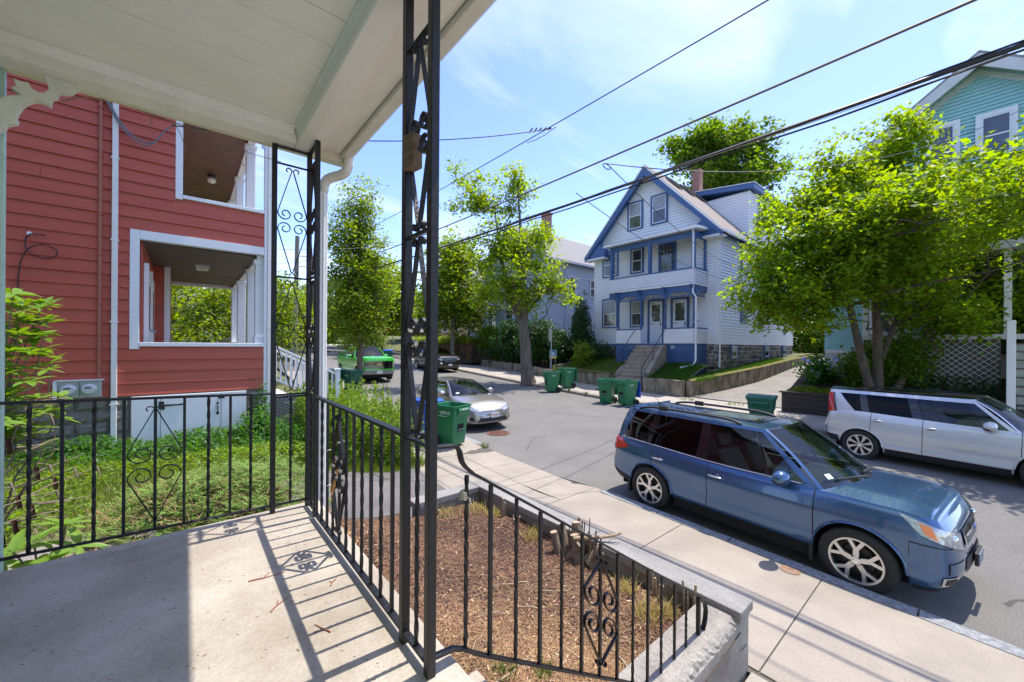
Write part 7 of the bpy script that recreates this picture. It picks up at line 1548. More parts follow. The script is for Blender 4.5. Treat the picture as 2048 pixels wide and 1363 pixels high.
# slim street tree
B = (6.35, 18.85, .45)
tree('street_tree', 'slim upright street tree in front of the green pickup truck', 'tree', B, [([V3(B, 0, 0, .4), V3(B, .05, 0, 2.4), V3(B, -.05, 0, 4.6), V3(B, .0, 0, 7.0), V3(B, .05, 0, 9.6)], [.15, .13, .11, .07, .02]), ([V3(B, 0, 0, 2.6), V3(B, -.35, .1, 4.2), V3(B, -.7, .1, 6.5)], [.09, .06, .03]), ([V3(B, 0, 0, 2.9), V3(B, .45, .1, 4.6), V3(B, .8, 0, 6.8)], [.09, .06, .03])],
     [(*V3(B, -.05, 0, 5.0), 1.75, 1.75, 2.3), (*V3(B, -.1, 0, 7.3), 1.45, 1.45, 2.0), (*V3(B, 0, 0, 9.2), .85, .85, 1.6), (*V3(B, .1, 0, 3.6), 1.35, 1.35, 1.0)], 480, 44, .14, .24, lf_slim, bark_g, 3, 26, 'street trees', .5, .7)
# maple
B = (15.3, 16.9, .5)
tree('maple_tree', 'airy young maple with a leaning forked trunk at the far kerb', 'tree', B, [([V3(B, .15, 0, .45), V3(B, .02, 0, 1.2), V3(B, -.05, 0, 2.8), V3(B, -.25, 0, 4.1)], [.48, .35, .32, .27]), ([V3(B, -.2, 0, 3.8), V3(B, -.75, 0, 5.0), V3(B, -1.5, .2, 7.6), V3(B, -1.9, .3, 10.5)], [.22, .17, .11, .03]), ([V3(B, -.15, 0, 3.9), V3(B, -.15, 0, 5.2), V3(B, -.3, 0, 8.2), V3(B, -.6, 0, 12.4)], [.26, .20, .12, .02]), ([V3(B, -.1, 0, 4.4), V3(B, .9, .2, 5.7), V3(B, 2.2, .3, 6.6)], [.11, .07, .03])],
     [(*V3(B, -.5, 0, 5.4), 2.2, 1.8, .9), (*V3(B, -.7, 0, 11.9), 1.5, 1.5, 1.9), (*V3(B, -2.9, .3, 10.9), 2.0, 1.8, 1.5), (*V3(B, -4.2, .3, 12.5), .8, .8, 1.0), (*V3(B, -1.2, 0, 8.2), 2.6, 2.4, 1.7), (*V3(B, .4, .2, 9.0), 1.8, 1.8, 1.3), (*V3(B, -.9, -.6, 6.2), 2.6, 2.2, 1.4), (*V3(B, 1.9, .2, 5.9), 1.7, 1.6, 1.3), (*V3(B, -2.6, .2, 5.6), 1.4, 1.4, 1.0), (*V3(B, .9, .2, 7.3), 1.8, 1.6, 1.0)], 330, 44, .20, .28, lf_maple, bark_g, 5, 50, 'street trees', .75, .7)
# the multi-stemmed tree on the right
B = (17.0, 1.95, 1.35)
tree('multi_stem_tree', 'broad multi-stemmed tree behind the silver car, in front of the teal house', 'tree', B, [([V3(B, -.26, 0, 1.2), V3(B, -.58, 0, 2.4), V3(B, -.98, 0, 4.0), V3(B, -1.5, 0, 5.6), V3(B, -2.3, 0, 7.2)], [.125, .11, .09, .06, .02]), ([V3(B, .0, .05, 1.2), V3(B, -.02, .05, 2.8), V3(B, -.10, .05, 4.2), V3(B, .2, .05, 6.2), V3(B, .5, .05, 9.0)], [.14, .125, .10, .06, .02]), ([V3(B, .40, 0, 1.2), V3(B, .95, 0, 2.1), V3(B, 1.45, 0, 3.0), V3(B, 2.1, 0, 4.6), V3(B, 3.2, 0, 6.4)], [.12, .105, .09, .06, .02]), ([V3(B, .05, 0, 2.3), V3(B, .55, .1, 3.4), V3(B, 1.0, .1, 5.2)], [.08, .06, .03])],
     [(*V3(B, .2, 0, 6.4), 2.5, 2.6, 1.9), (*V3(B, -2.3, -.1, 5.8), 1.9, 1.9, 1.7), (*V3(B, .55, .2, 8.6), 1.15, 1.2, 1.6), (*V3(B, -1.1, 0, 7.5), 1.3, 1.3, 1.2), (*V3(B, 3.4, .1, 6.2), 1.9, 2.0, 1.8), (*V3(B, 2.9, -.3, 4.1), 1.7, 1.7, 1.0), (*V3(B, -2.9, -.1, 4.3), 1.5, 1.6, 1.0), (*V3(B, -.6, -.4, 4.7), 1.8, 1.8, .9), (*V3(B, 5.2, .2, 5.8), 1.6, 1.8, 2.1), (*V3(B, 2.1, .1, 7.6), 1.0, 1.0, 1.2), (*V3(B, 4.1, .1, 7.9), .8, .9, .9), (*V3(B, 4.6, -.5, 4.2), 1.7, 1.5, 1.0), (*V3(B, 1.2, -.6, 3.8), 1.5, 1.4, .7), (*V3(B, 6.4, .2, 6.4), 1.4, 1.6, 1.8), (*V3(B, .9, .1, 9.4), .5, .5, .9), (*V3(B, -.9, .1, 8.2), .6, .6, .7), (*V3(B, -1.3, .1, 8.5), 1.1, 1.1, 1.0), (*V3(B, -2.6, 0, 7.3), 1.0, 1.0, .9), (*V3(B, 3.4, .1, 8.3), .8, .9, 1.0), (*V3(B, 3.8, -.3, 3.6), 1.3, 1.2, .8), (*V3(B, .7, .1, 9.6), .6, .6, .9), (*V3(B, -3.3, -.1, 4.6), 1.5, 1.6, 1.2), (*V3(B, -2.6, -.1, 3.6), 1.3, 1.5, .7), (*V3(B, .55, .2, 9.2), .9, .9, 1.2), (*V3(B, 4.0, -.2, 3.2), 1.6, 1.4, .7), (*V3(B, 2.0, -.2, 3.3), 1.2, 1.2, .55), (*V3(B, 5.6, 0, 7.6), 1.4, 1.5, 1.2), (14.2, -.9, 6.0, 1.7, 1.8, 1.5), (13.2, -3.0, 6.0, 1.8, 1.8, 1.6), (14.6, 1.2, 6.6, 1.2, 1.4, 1.0)], 2000, 46, .145, .20, lf_right, bark_r, 8, 60, None, .55, .7)
# oak beyond the white house
B = (44, 17.6, 2)
tree('oak_tree', 'tall dark oak crown rising behind the white house chimney', 'tree', B, [([(44, 17.6, 1), (44, 17.6, 12), (44.2, 17.4, 18)], [.6, .5, .35])], [(*V3(B, -.5, 0, 23.5), 4.2, 4.2, 3.2), (*V3(B, 3.4, 0, 24.6), 2.7, 2.7, 2.6), (*V3(B, -4.2, 0, 23.6), 2.2, 2.4, 1.9), (*V3(B, 4.8, 0, 21.6), 2.2, 2.2, 1.8), (*V3(B, .5, 0, 19.8), 4.8, 4.8, 2.6), (*V3(B, -1.8, 0, 25.8), 2.0, 2.0, 1.5)], 300, 60, .42, .50, lf_oak, bark_g, 13, 46, None, .75, .6)
bt = 'trees further up the street'
for i, (px, D_, ztop, rx, lab, lm, n) in enumerate((
    (905, 34, 12.6, 3.0, 'leafy street tree beyond the maple, above the parked dark SUV', lf_bright, 300), (765, 46, 13.0, 3.6, 'bushy light green tree behind the slim tree, beside the near iron column', lf_bright, 300),
    (700, 58, 13.5, 5.0, 'dark green tree far up the street behind the slim tree', lf_back, 280), (835, 62, 11.5, 4.5, 'distant tree closing the street between the column legs', lf_back, 220),
    (575, 36, 6.8, 2.6, 'round tree past the red house stairs under the utility pole', lf_back, 240), (625, 48, 9.0, 3.6, 'tree beyond the white downspout of our porch', lf_back, 220), (520, 60, 8.5, 4.0, 'low tree far beyond the red house porch columns', lf_back, 160),
    (960, 52, 11.5, 3.6, 'tree behind the yellow house and the maple', lf_back, 200))):
    u = (px - 1024) / 778; c = FD * D_ + RD * (u * D_); b = (c.x, c.y, g(c.y) + .2); hh = ztop - b[2]
    tree('tree', lab, 'tree', b, [([b, (b[0] + .1, b[1], b[2] + hh * .45), (b[0], b[1], b[2] + hh * .85)], [.22, .17, .06])], [(b[0], b[1], b[2] + hh * .62, rx, rx, hh * .30), (b[0] + .3, b[1], b[2] + hh * .82, rx * .62, rx * .62, hh * .18), (*V3(b, -rx * .4, 0, b[2] + hh * .42), rx * .7, rx * .7, hh * .2), (*V3(b, rx * .45, 0, b[2] + hh * .42), rx * .7, rx * .7, hh * .2)], n, 26, .22 + .0045 * D_, .3 + .006 * D_, lm, bark_g, 40 + i, 12, bt)
tb = 'trees behind the red house porch'
for i, (x, y, zt_, r, lab) in enumerate(((-1.4, 21.5, 6.2, 2.0, 'bright green tree framed by the far opening of the red porch'), (1.0, 23.0, 6.0, 2.0, 'bright tree seen between the white columns of the red porch'), (3.6, 25.0, 6.6, 2.0, 'tree over the red house stairs beyond the iron corner column'))):
    tree('tree', lab, 'tree', (x, y, .9), [([(x, y, .5), (x + .1, y, 2.2), (x, y, zt_ - .8)], [.09, .07, .03]), ([(x, y, 1.2), (x + .5, y, 2.6), (x + .9, y + .1, zt_ - 1.4)], [.06, .05, .02]), ([(x, y, 1.0), (x - .5, y, 2.4), (x - .9, y, zt_ - 1.2)], [.06, .05, .02])], [(x, y, 1.4 + (zt_ - 1.4) * .5, r, r, (zt_ - 1.2) * .5), (x + .5, y, zt_ - 1, r * .7, r * .7, .9)], 190, 42, .15, .26, lf_bright, bark_g, 60 + i, 14, tb)
for i, (x, y, zt_, r, lab) in enumerate(((41, 6.6, 9.5, 2.6, 'tree closing the end of the driveway beside the white house'), (43, 3.0, 10.5, 3.0, 'tree at the far end of the driveway nearer the teal house'), (40, 10.5, 8, 2.4, 'tree behind the back corner of the white house'))):
    tree('tree', lab, 'tree', (x, y, 2), [([(x, y, 1.5), (x, y, 4), (x, y, zt_ - 1)], [.2, .15, .05])], [(x, y, 2.6, r, r, 1.6), (x, y, 5.0, r, r, 2.2), (x, y, zt_ - 1.8, r * .7, r * .7, 1.8)], 230, 36, .26, .4, lf_back, bark_g, 120 + i, 10, 'trees behind the driveway')
tree('tree', 'dark treetop above the roof of the teal house', 'tree', (46, -5.5, 2), [([(46, -5.5, 1), (46, -5.5, 16)], [.4, .2])], [(46, -5.5, 21.5, 4, 4, 4.0)], 160, 36, .36, .5, lf_oak, bark_g, 77, 10)
nr = np.random.default_rng(55); P = np.stack([nr.uniform(-14, 46, 26000), nr.uniform(78, 92, 26000), np.zeros(26000)], 1); P[:, 2] = 3.0 + nr.random(26000) ** 1.3 * (7.0 + 2.5 * np.sin(P[:, 0] * .45) + 1.6 * np.sin(P[:, 0] * 1.1 + 1)); stuff('treeline', quads_mesh('treeline', leaf_quads(P, .8, .5, rng=nr), lf_back), None, label='distant belt of trees closing the far end of the street', cat='trees')
# clipped and bushy shrubs
def shrub(name, label, cat, b, blobs, ncl, per, size, sig, leaf, seed, group=None, updir=.5): return tree(name, label, cat, b, [([b, (b[0] + .02, b[1], b[2] + .5)], [.05, .03])], blobs, ncl, per, size, sig, leaf, bark_r, seed, 6, group, .4, updir)
def cone(x, y, z0, z1, r): return [(x, y, lerp(z0, z1, (k + .5) / 9), r * (1.0 - .98 * ((k + .5) / 9) ** 1.6) * (1 if k else .85), r * (1.0 - .98 * ((k + .5) / 9) ** 1.6), (z1 - z0) / 13) for k in range(9)]
for (x, y, zt_, r, lab) in ((20.9, 17.75, 6.9, .62, 'dark columnar thuja, taller one at the left corner of the white house'), (20.5, 16.9, 6.35, .85, 'dark columnar thuja nearest the front of the white house')):
    shrub('thuja', lab, 'thuja', (x, y, 1.6), cone(x, y, 1.6, zt_, r), 420, 26, .10, .12, lf_dark, int(x * 10), 'thujas by the white house')
shrub('shrub', 'low dark yew shrub at the left foot of the white house', 'shrub', (20.4, 15.6, 1.7), [(20.4, 15.6, 2.3, .7, 1.0, .7)], 110, 30, .10, .14, lf_dark, 80)
shrub('shrub', 'small pale flowering shrub on the lawn by the yard sign', 'shrub', (19.1, 15.9, 1.5), [(19.1, 15.9, 2.2, .6, .7, .7)], 60, 26, .13, .16, lf_bright, 81)
for i, (x, y, r, h, lab, m_) in enumerate(((19.9, 20.5, 1.7, 3.2, 'big dark shrub just right of the maple trunk', lf_dark), (19.8, 23.2, 1.7, 3.1, 'big dark shrub just left of the maple trunk', lf_dark), (20.2, 18.9, 1.2, 2.4, 'dark shrub nearest the white house lawn', lf_dark), (19.9, 26.4, 1.0, 2.6, 'feathery shrub beside the grey blue porch', lf_oak))):
    shrub('shrub', lab, 'shrub', (x, y, g(y) + 1.0), [(x, y, g(y) + 1.0 + h * .5, r, r, h * .5), (x - .4, y, g(y) + 1 + h * .8, r * .6, r * .6, h * .22)], 260, 30, .16, .2, m_, 83 + i)
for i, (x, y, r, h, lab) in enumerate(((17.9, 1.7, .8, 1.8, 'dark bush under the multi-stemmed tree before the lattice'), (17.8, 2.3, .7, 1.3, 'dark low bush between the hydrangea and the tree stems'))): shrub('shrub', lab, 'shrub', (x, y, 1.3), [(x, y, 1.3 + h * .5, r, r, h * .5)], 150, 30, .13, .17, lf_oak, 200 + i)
for i, (x, y, lab) in enumerate(((39.5, 5.2, 'dense bush at the far end of the driveway nearer the teal house'), (39.8, 7.6, 'dense bush at the far end of the driveway beside the white house'))): shrub('shrub', lab, 'shrub', (x, y, 2), [(x, y, 3.2, 1.6, 1.8, 1.5), (x, y - .5, 2.6, 1.6, 1.6, .9)], 220, 40, .3, .3, lf_back, 210 + i)
# hydrangea in the teal house bed
hy = shrub('hydrangea', 'blue hydrangea in bloom at the corner of the driveway bed', 'hydrangea', (18.2, 3.75, 1.3), [(18.2, 3.75, 1.75, .75, .65, .55), (18.6, 3.0, 1.6, .6, .6, .4)], 90, 26, .14, .14, lf_cover, 90)
rg = random.Random(6); flw = mat('hydrangea_blue', (.30, .36, .66), .8, island=.25)
for k in range(20):
    x, y, z = 17.75 + rg.uniform(-.1, .75), 3.6 + rg.uniform(-.75, .65), rg.uniform(1.5, 2.35); mb = MB(); mb.sphere((x, y, z), .085, 7, 5, (1, 1, .8)); part('flower_head', mb, flw, hy, smooth=60)
# hedge of the yellow house
hd = thing('hedge', 'long hedge, brown below and green on top, before the yellow house', 'hedge', (18.7, 32, 1.9)); nr = np.random.default_rng(4)
P = np.stack([nr.uniform(18.2, 19.6, 9000), nr.uniform(27.2, 38, 9000), nr.uniform(1.5, 3.05, 9000)], 1); part_o = link('foliage', quads_mesh('foliage', leaf_quads(P, .16, .3, rng=nr), brown_leaf), hd)
P = np.stack([nr.uniform(18.1, 19.7, 6000), nr.uniform(27.2, 38, 6000), nr.normal(3.1, .16, 6000)], 1); link('foliage', quads_mesh('foliage', leaf_quads(P, .16, .8, rng=nr), lf_bright), hd)
mb = MB(); mb.box(18.4, 19.4, 27.3, 37.9, 1.2, 2.9); part('inner_twigs', mb, soil, hd)
# low iron fence by the SUV
fe = thing('iron_fence', 'low black iron fence with a sloping rail behind the dark SUV', 'fence', (18.4, 27, 1.4))
for (p, q) in (((18.35, 24.2, 2.3), (18.6, 29.8, 2.6)), ((18.35, 24.2, 1.6), (18.6, 29.8, 1.9)), ((18.6, 29.8, 2.6), (20.4, 29.8, 3.9))): mb = MB(); mb.bar(p, q, .035, .03); part('rail', mb, cable_b, fe)
for k in range(29): y = 24.2 + .2 * k; mb = MB(); mb.box(18.35 + .045 * (y - 24.2) - .01, 18.35 + .045 * (y - 24.2) + .01, y - .01, y + .01, 1.3, 2.3 + .054 * (y - 24.2)); part('picket', mb, cable_b, fe)
# red flowers and ornamental grass far up the street
shrub('ornamental_grass', 'rounded clump of pale ornamental grass beyond the dark SUV', 'ornamental grass', (13.9, 40, 1.5), [(13.9, 40, 3.0, 1.9, 1.9, 1.6)], 120, 30, .3, .4, leafm('pale_grass', (.13, .17, .06)), 95)
shrub('red_flowers', 'strip of red flowers across the far end of the street', 'flowers', (17.0, 43, 2), [(17.0, 43, 4.3, .9, .4, .2)], 50, 24, .22, .2, mat('red_petal', (.5, .03, .02), .7, island=.3), 96)

# ---- grass, ground cover and weeds round our own side
def blades(name, area, n, L, m, zf, label, seed, wd=.006, lean=.45):
    rg = np.random.default_rng(seed); x0, x1, y0, y1 = area; X = rg.uniform(x0, x1, n); Y = rg.uniform(y0, y1, n); Z = np.array([zf(a, b) for a, b in zip(X, Y)]); ln = L * rg.uniform(.5, 1.3, n); dx = rg.normal(0, lean, n) * ln; dy = rg.normal(0, lean, n) * ln; t = rg.uniform(0, PI, n); wx, wy = wd * np.cos(t), wd * np.sin(t)
    A = np.stack([X - wx, Y - wy, Z - .01], 1); B_ = np.stack([X + wx, Y + wy, Z - .01], 1); C = np.stack([X + dx + wx * .15, Y + dy + wy * .15, Z + ln], 1); D_ = np.stack([X + dx - wx * .15, Y + dy - wy * .15, Z + ln], 1)
    return stuff(name, quads_mesh(name, np.stack([A, B_, C, D_], 1), m), None, label=label, cat='grass')
gr_y = leafm('lawn_grass', (.14, .205, .028), .45, .35, .6); gr_d = leafm('deep_green_grass', (.06, .14, .02), .4, .35, .6)  # second blade colour is a deeper green of its own
blades('grass', (-4, 1.6, 5.4, 9.1), 26000, .09, gr_y, zlotN, 'sunny yellow green grass between the juniper and the red house', 1)
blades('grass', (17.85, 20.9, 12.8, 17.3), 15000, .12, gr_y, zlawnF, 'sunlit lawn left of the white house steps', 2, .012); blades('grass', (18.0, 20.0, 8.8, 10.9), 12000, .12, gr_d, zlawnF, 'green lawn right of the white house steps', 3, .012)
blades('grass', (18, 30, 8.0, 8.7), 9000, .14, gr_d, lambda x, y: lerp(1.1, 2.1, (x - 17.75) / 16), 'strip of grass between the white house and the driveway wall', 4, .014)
def cover(name, spots, size, m, label, cat, seed, updir=.9):
    """spots: (x, y, rx, ry, h, n) mounds of leaves over the lot surface."""
    nr = np.random.default_rng(seed); Q = []
    for (x, y, rx, ry, h, n, zb_) in spots:
        a = nr.uniform(0, 2 * PI, n); r = np.sqrt(nr.random(n)); X = x + rx * r * np.cos(a); Y = y + ry * r * np.sin(a); Z = zb_ + h * (1 - r ** 2) * nr.uniform(.25, 1.0, n) + nr.uniform(0, .05, n); Q.append(np.stack([X, Y, Z], 1))
    return stuff(name, quads_mesh(name, leaf_quads(np.concatenate(Q), size, updir, rng=nr), m), None, label=label, cat=cat)
cover('ground_cover', [(-1.2, 8.75, .9, .4, .32, 1500, .93), (.2, 8.7, 1.0, .45, .30, 1800, .90), (-.2, 8.2, 1.6, .5, .2, 1800, .92), (1.0, 8.6, .5, .5, .6, 1300, .88), (1.15, 8.95, .25, .22, 1.1, 700, .85), (1.5, 8.9, .7, .6, .5, 1500, .75), (-2.6, 8.8, .8, .4, .4, 900, .95)], .066, lf_cover, 'leafy green ground cover along the foot of the red house', 'ground cover', 11)
cover('yellow_weeds', [(1.0, 7.5, .9, .7, .18, 1500, .85), (.3, 7.4, .9, .5, .12, 900, .92), (-1.6, 6.2, .9, .9, .12, 1300, .95), (-1.0, 7.3, 1.0, .6, .12, 1000, .95)], .05, lf_gold, 'low yellow green weeds on the lawn', 'weeds', 12)
def spires(name, area, n, h0, h1, m, zf, label, seed, size=.05, per=26):
    nr = np.random.default_rng(seed); Q = []; mb = MB()
    for k in range(n):
        x, y = nr.uniform(area[0], area[1]), nr.uniform(area[2], area[3]); z = zf(x, y); h = nr.uniform(h0, h1); lx, ly = nr.normal(0, .08, 2) * h; t = nr.uniform(.12, 1.0, per); Q.append(np.stack([x + lx * t + nr.normal(0, .055, per) * (1.15 - t), y + ly * t + nr.normal(0, .055, per) * (1.15 - t), z + h * t], 1)); mb.tube([(x, y, z - .02), (x + lx, y + ly, z + h)], [.004, .002], 3)
    o = stuff(name, quads_mesh(name, leaf_quads(np.concatenate(Q), size, .5, .34, rng=nr), m), None, label=label, cat='tall weeds'); q = part('stems', mb, m, o); q['kind'] = 'stuff'
spires('tall_weeds', (1.75, 4.0, 7.65, 9.3), 480, .75, 1.35, lf_gold, lambda x, y: zlotN(x, y), 'dense bright green goldenrod stand between the parking pad and the carts', 21, .085, 34)
spires('tall_weeds', (2.6, 4.4, 9.2, 13.0), 320, .9, 1.6, lf_gold, lambda x, y: zlotN(x, y), 'taller bright weeds behind, towards the slim tree', 22, .095, 32)
spires('tall_weeds', (1.2, 2.4, 7.6, 8.6), 130, .2, .5, lf_cover, lambda x, y: zlotN(x, y), 'short darker weeds at the left end of the goldenrod stand', 23, .06)
blades('grass', (1.4, 4.0, 7.45, 8.0), 5000, .16, gr_y, zlotN, 'yellow grass fringe along the edge of the parking pad', 9)
# juniper mat in front of the porch end
nr = np.random.default_rng(31); Q = []
for k in range(1500):
    x, y = nr.uniform(-.75, 1.15), nr.uniform(3.9, 6.3)
    if (x - .4) ** 2 / 1.1 + (y - 5.15) ** 2 / 1.2 > 1.0: continue
    e = 1 - ((x - .4) ** 2 / 1.1 + (y - 5.15) ** 2 / 1.2); z = .90 + .36 * math.sqrt(max(0, e)) * nr.uniform(.55, 1.05); a = nr.uniform(0, 2 * PI); L = nr.uniform(.10, .26); dz = nr.uniform(.05, .55)
    for j in range(16):
        t = (j + .5) / 16 * L; c = np.array([x + t * math.cos(a), y + t * math.sin(a), z + dz * t]); s_ = 1 if j % 2 else -1; b = a + s_ * .85; l2 = .045 * (1.1 - t / L) + .014; d = np.array([math.cos(b) * l2, math.sin(b) * l2, nr.uniform(0, .018)]); w2 = np.array([-math.sin(b), math.cos(b), 0]) * .0058; Q.append([c - w2, c + w2, c + d + w2 * .5, c + d - w2 * .5])
stuff('juniper', quads_mesh('juniper', np.array(Q), lf_jun), None, label='low spreading juniper mat beyond the railing at the porch end', cat='juniper')
nr = np.random.default_rng(33); P = []
for k in range(900):
    x, y = nr.uniform(-.75, 1.15), nr.uniform(3.9, 6.3); a = nr.uniform(0, 2 * PI); L = nr.uniform(.08, .2); e = 1 - ((x - .3) ** 2 / 1.2 + (y - 5.0) ** 2 / 1.5)
    if e < 0: continue
    z = .90 + .34 * math.sqrt(e); d = np.array([math.cos(a) * L, math.sin(a) * L, L * .3]); w2 = np.array([-math.sin(a), math.cos(a), 0]) * .003; c = np.array([x, y, z]); P.append([c - w2, c + w2, c + d + w2 * .4, c + d - w2 * .4])
stuff('juniper_twigs', quads_mesh('juniper_twigs', np.array(P), mat('brown_juniper', (.24, .14, .07), .9, island=.4)), None, label='brown dead sprigs showing through the juniper mat', cat='juniper')
nr = np.random.default_rng(32); P = np.stack([nr.uniform(-.9, 1.2, 5000), nr.uniform(3.3, 4.7, 5000), nr.uniform(.93, .99, 5000)], 1); stuff('juniper_litter', quads_mesh('juniper_litter', leaf_quads(P, .05, .9, .3, rng=nr), straw_m), None, label='brown fallen needles under the near edge of the juniper', cat='litter')
mb = MB(); mb.grid(lambda u, v: (lerp(-1.5, -.2, u), lerp(3.4, 5.2, v), zlotN(lerp(-1.5, -.2, u), lerp(3.4, 5.2, v)) + .015 + .02 * math.sin(u * 7) * math.sin(v * 5)), 10, 10); structure('path', mb, asphalt_pale)
# rhododendron: each large leaf a part
leafvar = []
for v in range(4):
    rv = random.Random(v); L, W_, cv = .125 + .02 * v / 3, .040 + .004 * (v % 2), rv.uniform(.05, .25); mb = MB(); prof = [(0, .08), (.12, .55), (.35, .95), (.6, 1), (.82, .66), (1, .05)]; vs = []
    for t, wv in prof:
        z = -cv * L * t * t; vs += [(L * t, -W_ / 2 * wv, z + .006 * wv), (L * t, 0, z), (L * t, W_ / 2 * wv, z + .006 * wv)]
    mb.add(vs, [(i * 3 + j, i * 3 + j + 1, (i + 1) * 3 + j + 1, (i + 1) * 3 + j) for i in range(5) for j in (0, 1)]); leafvar.append(mb.mesh('leaf', lf_rhodo, 60))
def rosettes(t, spots, seed, scale=1.0, per=8):
    rg = random.Random(seed)
    for (x, y, z) in spots:
        ax = Vector((rg.uniform(-.4, .5), rg.uniform(-.5, .2), 1)).normalized(); rot0 = rg.uniform(0, 6.28); n_ = per + rg.randrange(-1, 2)
        for k in range(n_):
            a = rot0 + 2 * PI * k / n_ + rg.uniform(-.2, .2); el = rg.uniform(-.15, .65); d = Vector((math.cos(a) * math.cos(el), math.sin(a) * math.cos(el), math.sin(el))); q = Vector((0, 0, 1)).rotation_difference(ax).to_matrix(); d = q @ d; up = (q @ Vector((0, 0, 1)))
            yv = up.cross(d).normalized(); zv = d.cross(yv); s_ = scale * rg.uniform(.75, 1.15); o = link('leaf', leafvar[rg.randrange(4)], t, True); M_ = Matrix(((d.x, yv.x, zv.x, x), (d.y, yv.y, zv.y, y), (d.z, yv.z, zv.z, z), (0, 0, 0, 1))) @ Matrix.Scale(s_, 4); o.matrix_basis = M_
rgd = random.Random(17)
rt = thing('rhododendron', 'tall rhododendron with glossy light leaves against the red wall at the left edge', 'rhododendron', (-1.15, 4.3, .93))
spots = []; bm_ = MB()
for k in range(34):
    z = rgd.uniform(2.0, 3.02); x = lerp(-.96, lerp(-.62, -.77, (z - 2) / 1.02), rgd.random()); y = 4.0 + rgd.uniform(-.3, .35); spots.append((x, y, z)); bm_.tube(wobble((-1.15 + rgd.uniform(-.1, .1), 4.3 + rgd.uniform(-.1, .1), .95), (x, y, z), 5, .04, rgd), [.010, .009, .007, .006, .005, .004], 5)
for k in range(46):
    z = rgd.uniform(1.15, 2.35); x0_, y0_ = -.90 + rgd.uniform(-.1, .1), 4.05 + rgd.uniform(-.3, .3); p = Vector((x0_, y0_, z)); q = p + Vector((rgd.uniform(.05, .36), rgd.uniform(-.2, .2), rgd.uniform(-.08, .12))); bm_.tube(wobble(p, q, 3, .015, rgd), [.006, .005, .004, .002], 4)
    if k % 3 == 0: bm_.tube([q, q + Vector((.02, .0, -.08))], [.008, .002], 4)
part('branches', bm_, mat('bare_twig', (.23, .175, .14), .9, island=.3), rt, smooth=60); rosettes(rt, spots, 18, .88, 8)
dead = MB()
for k in range(26):
    x, y, z = -1.0 + rgd.uniform(-.15, .3), 4.0 + rgd.uniform(-.3, .3), rgd.uniform(1.25, 2.2); dead.grid(lambda u, v: (x + .012 * math.cos(4 * v) + .01 * u, y + .012 * math.sin(4 * v), z - .09 * u), 3, 3)
part('withered_leaves', dead, mat('withered', (.13, .06, .04), .85, island=.4), rt, smooth=60)
LQ = MB(); rl = random.Random(77)
for k in range(62):
    z = rl.uniform(1.95, 3.0); x = lerp(-1.0, lerp(-.66, -.80, (z - 1.95) / 1.05), rl.random()); y = 4.1 + rl.uniform(-.3, .4); r0 = rl.uniform(0, 6.28)
    for j in range(8):
        a = r0 + j * PI / 4 + rl.uniform(-.2, .2); el = rl.uniform(-.1, .6); d = Vector((math.cos(a) * math.cos(el), math.sin(a) * math.cos(el), math.sin(el))); yv = Vector((0, 0, 1)).cross(d).normalized(); zv = d.cross(yv); s_ = rl.uniform(.6, .95); me_ = leafvar[rl.randrange(4)]
        LQ.add([Vector((x, y, z)) + (d * v.co.x + yv * v.co.y + zv * v.co.z) * s_ for v in me_.vertices], [tuple(p.vertices) for p in me_.polygons])
o = part('foliage', LQ, lf_rhodo, rt, smooth=60); o['kind'] = 'stuff'
rt2 = thing('rhododendron', 'low rhododendron sprig poking up just outside the bottom of the porch end railing', 'rhododendron', (-.58, 3.62, .95))
b2 = MB(); sp2 = [(-.56, 3.62, 1.56), (-.74, 3.5, 1.50), (-.62, 3.48, 1.40), (-.50, 3.58, 1.42), (-.70, 3.7, 1.45), (-.84, 3.6, 1.42)]
for q in sp2: b2.tube(wobble((-.62, 3.66, .95), q, 3, .015, rgd), [.009, .008, .006, .005], 5)
part('branches', b2, MATS['bare_twig'], rt2, smooth=60); rosettes(rt2, sp2, 19, 1.15, 7)
# weeds and ivy in the teal house bed, tufts in pavement cracks, moss at walls
cover('ground_cover', [(17.3, 3.9, .5, .6, .22, 900, 1.08), (17.2, 2.9, .4, .8, .2, 900, 1.1), (17.9, 2.6, .7, 1.0, .15, 900, 1.15)], .085, lf_bright, 'sunny yellow green ground cover on top of the dark timber wall', 'ground cover', 41)
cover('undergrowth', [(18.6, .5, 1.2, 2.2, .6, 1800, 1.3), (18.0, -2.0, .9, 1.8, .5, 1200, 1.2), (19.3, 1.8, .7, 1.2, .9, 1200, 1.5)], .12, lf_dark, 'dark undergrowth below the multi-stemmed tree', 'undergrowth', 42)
cover('bedding_plants', [(19.3, 21.5 + .9 * k, .22, .22, .25, 60, g(21.5 + .9 * k) + .95) for k in range(7)], .09, lf_bright, 'small bedding plants dotted over the dark mulch bed by the maple', 'bedding plants', 43)
tufts('pavement_weeds', [(kerbN(8.1) - .1, 8.1, .1), (kerbF(12.2) - .05, 12.2, .08), (kerbF(13.4) - .03, 13.4, .06), (16.4, 12.6, .06), (wallF(9.5) - .1, 9.4, .2), (wallF(13.8) - .1, 13.8, .3), (16.9, 6.2, .35), (16.8, 8.1, .3)], 70, .11, fresh, 'tufts of weeds in the cracks along the kerbs', 'weeds', 44, wd=.008, zf=lambda x, y: (zsideN(x, y) if x < 7 else zsideF2(x, y)))
rg = random.Random(2)

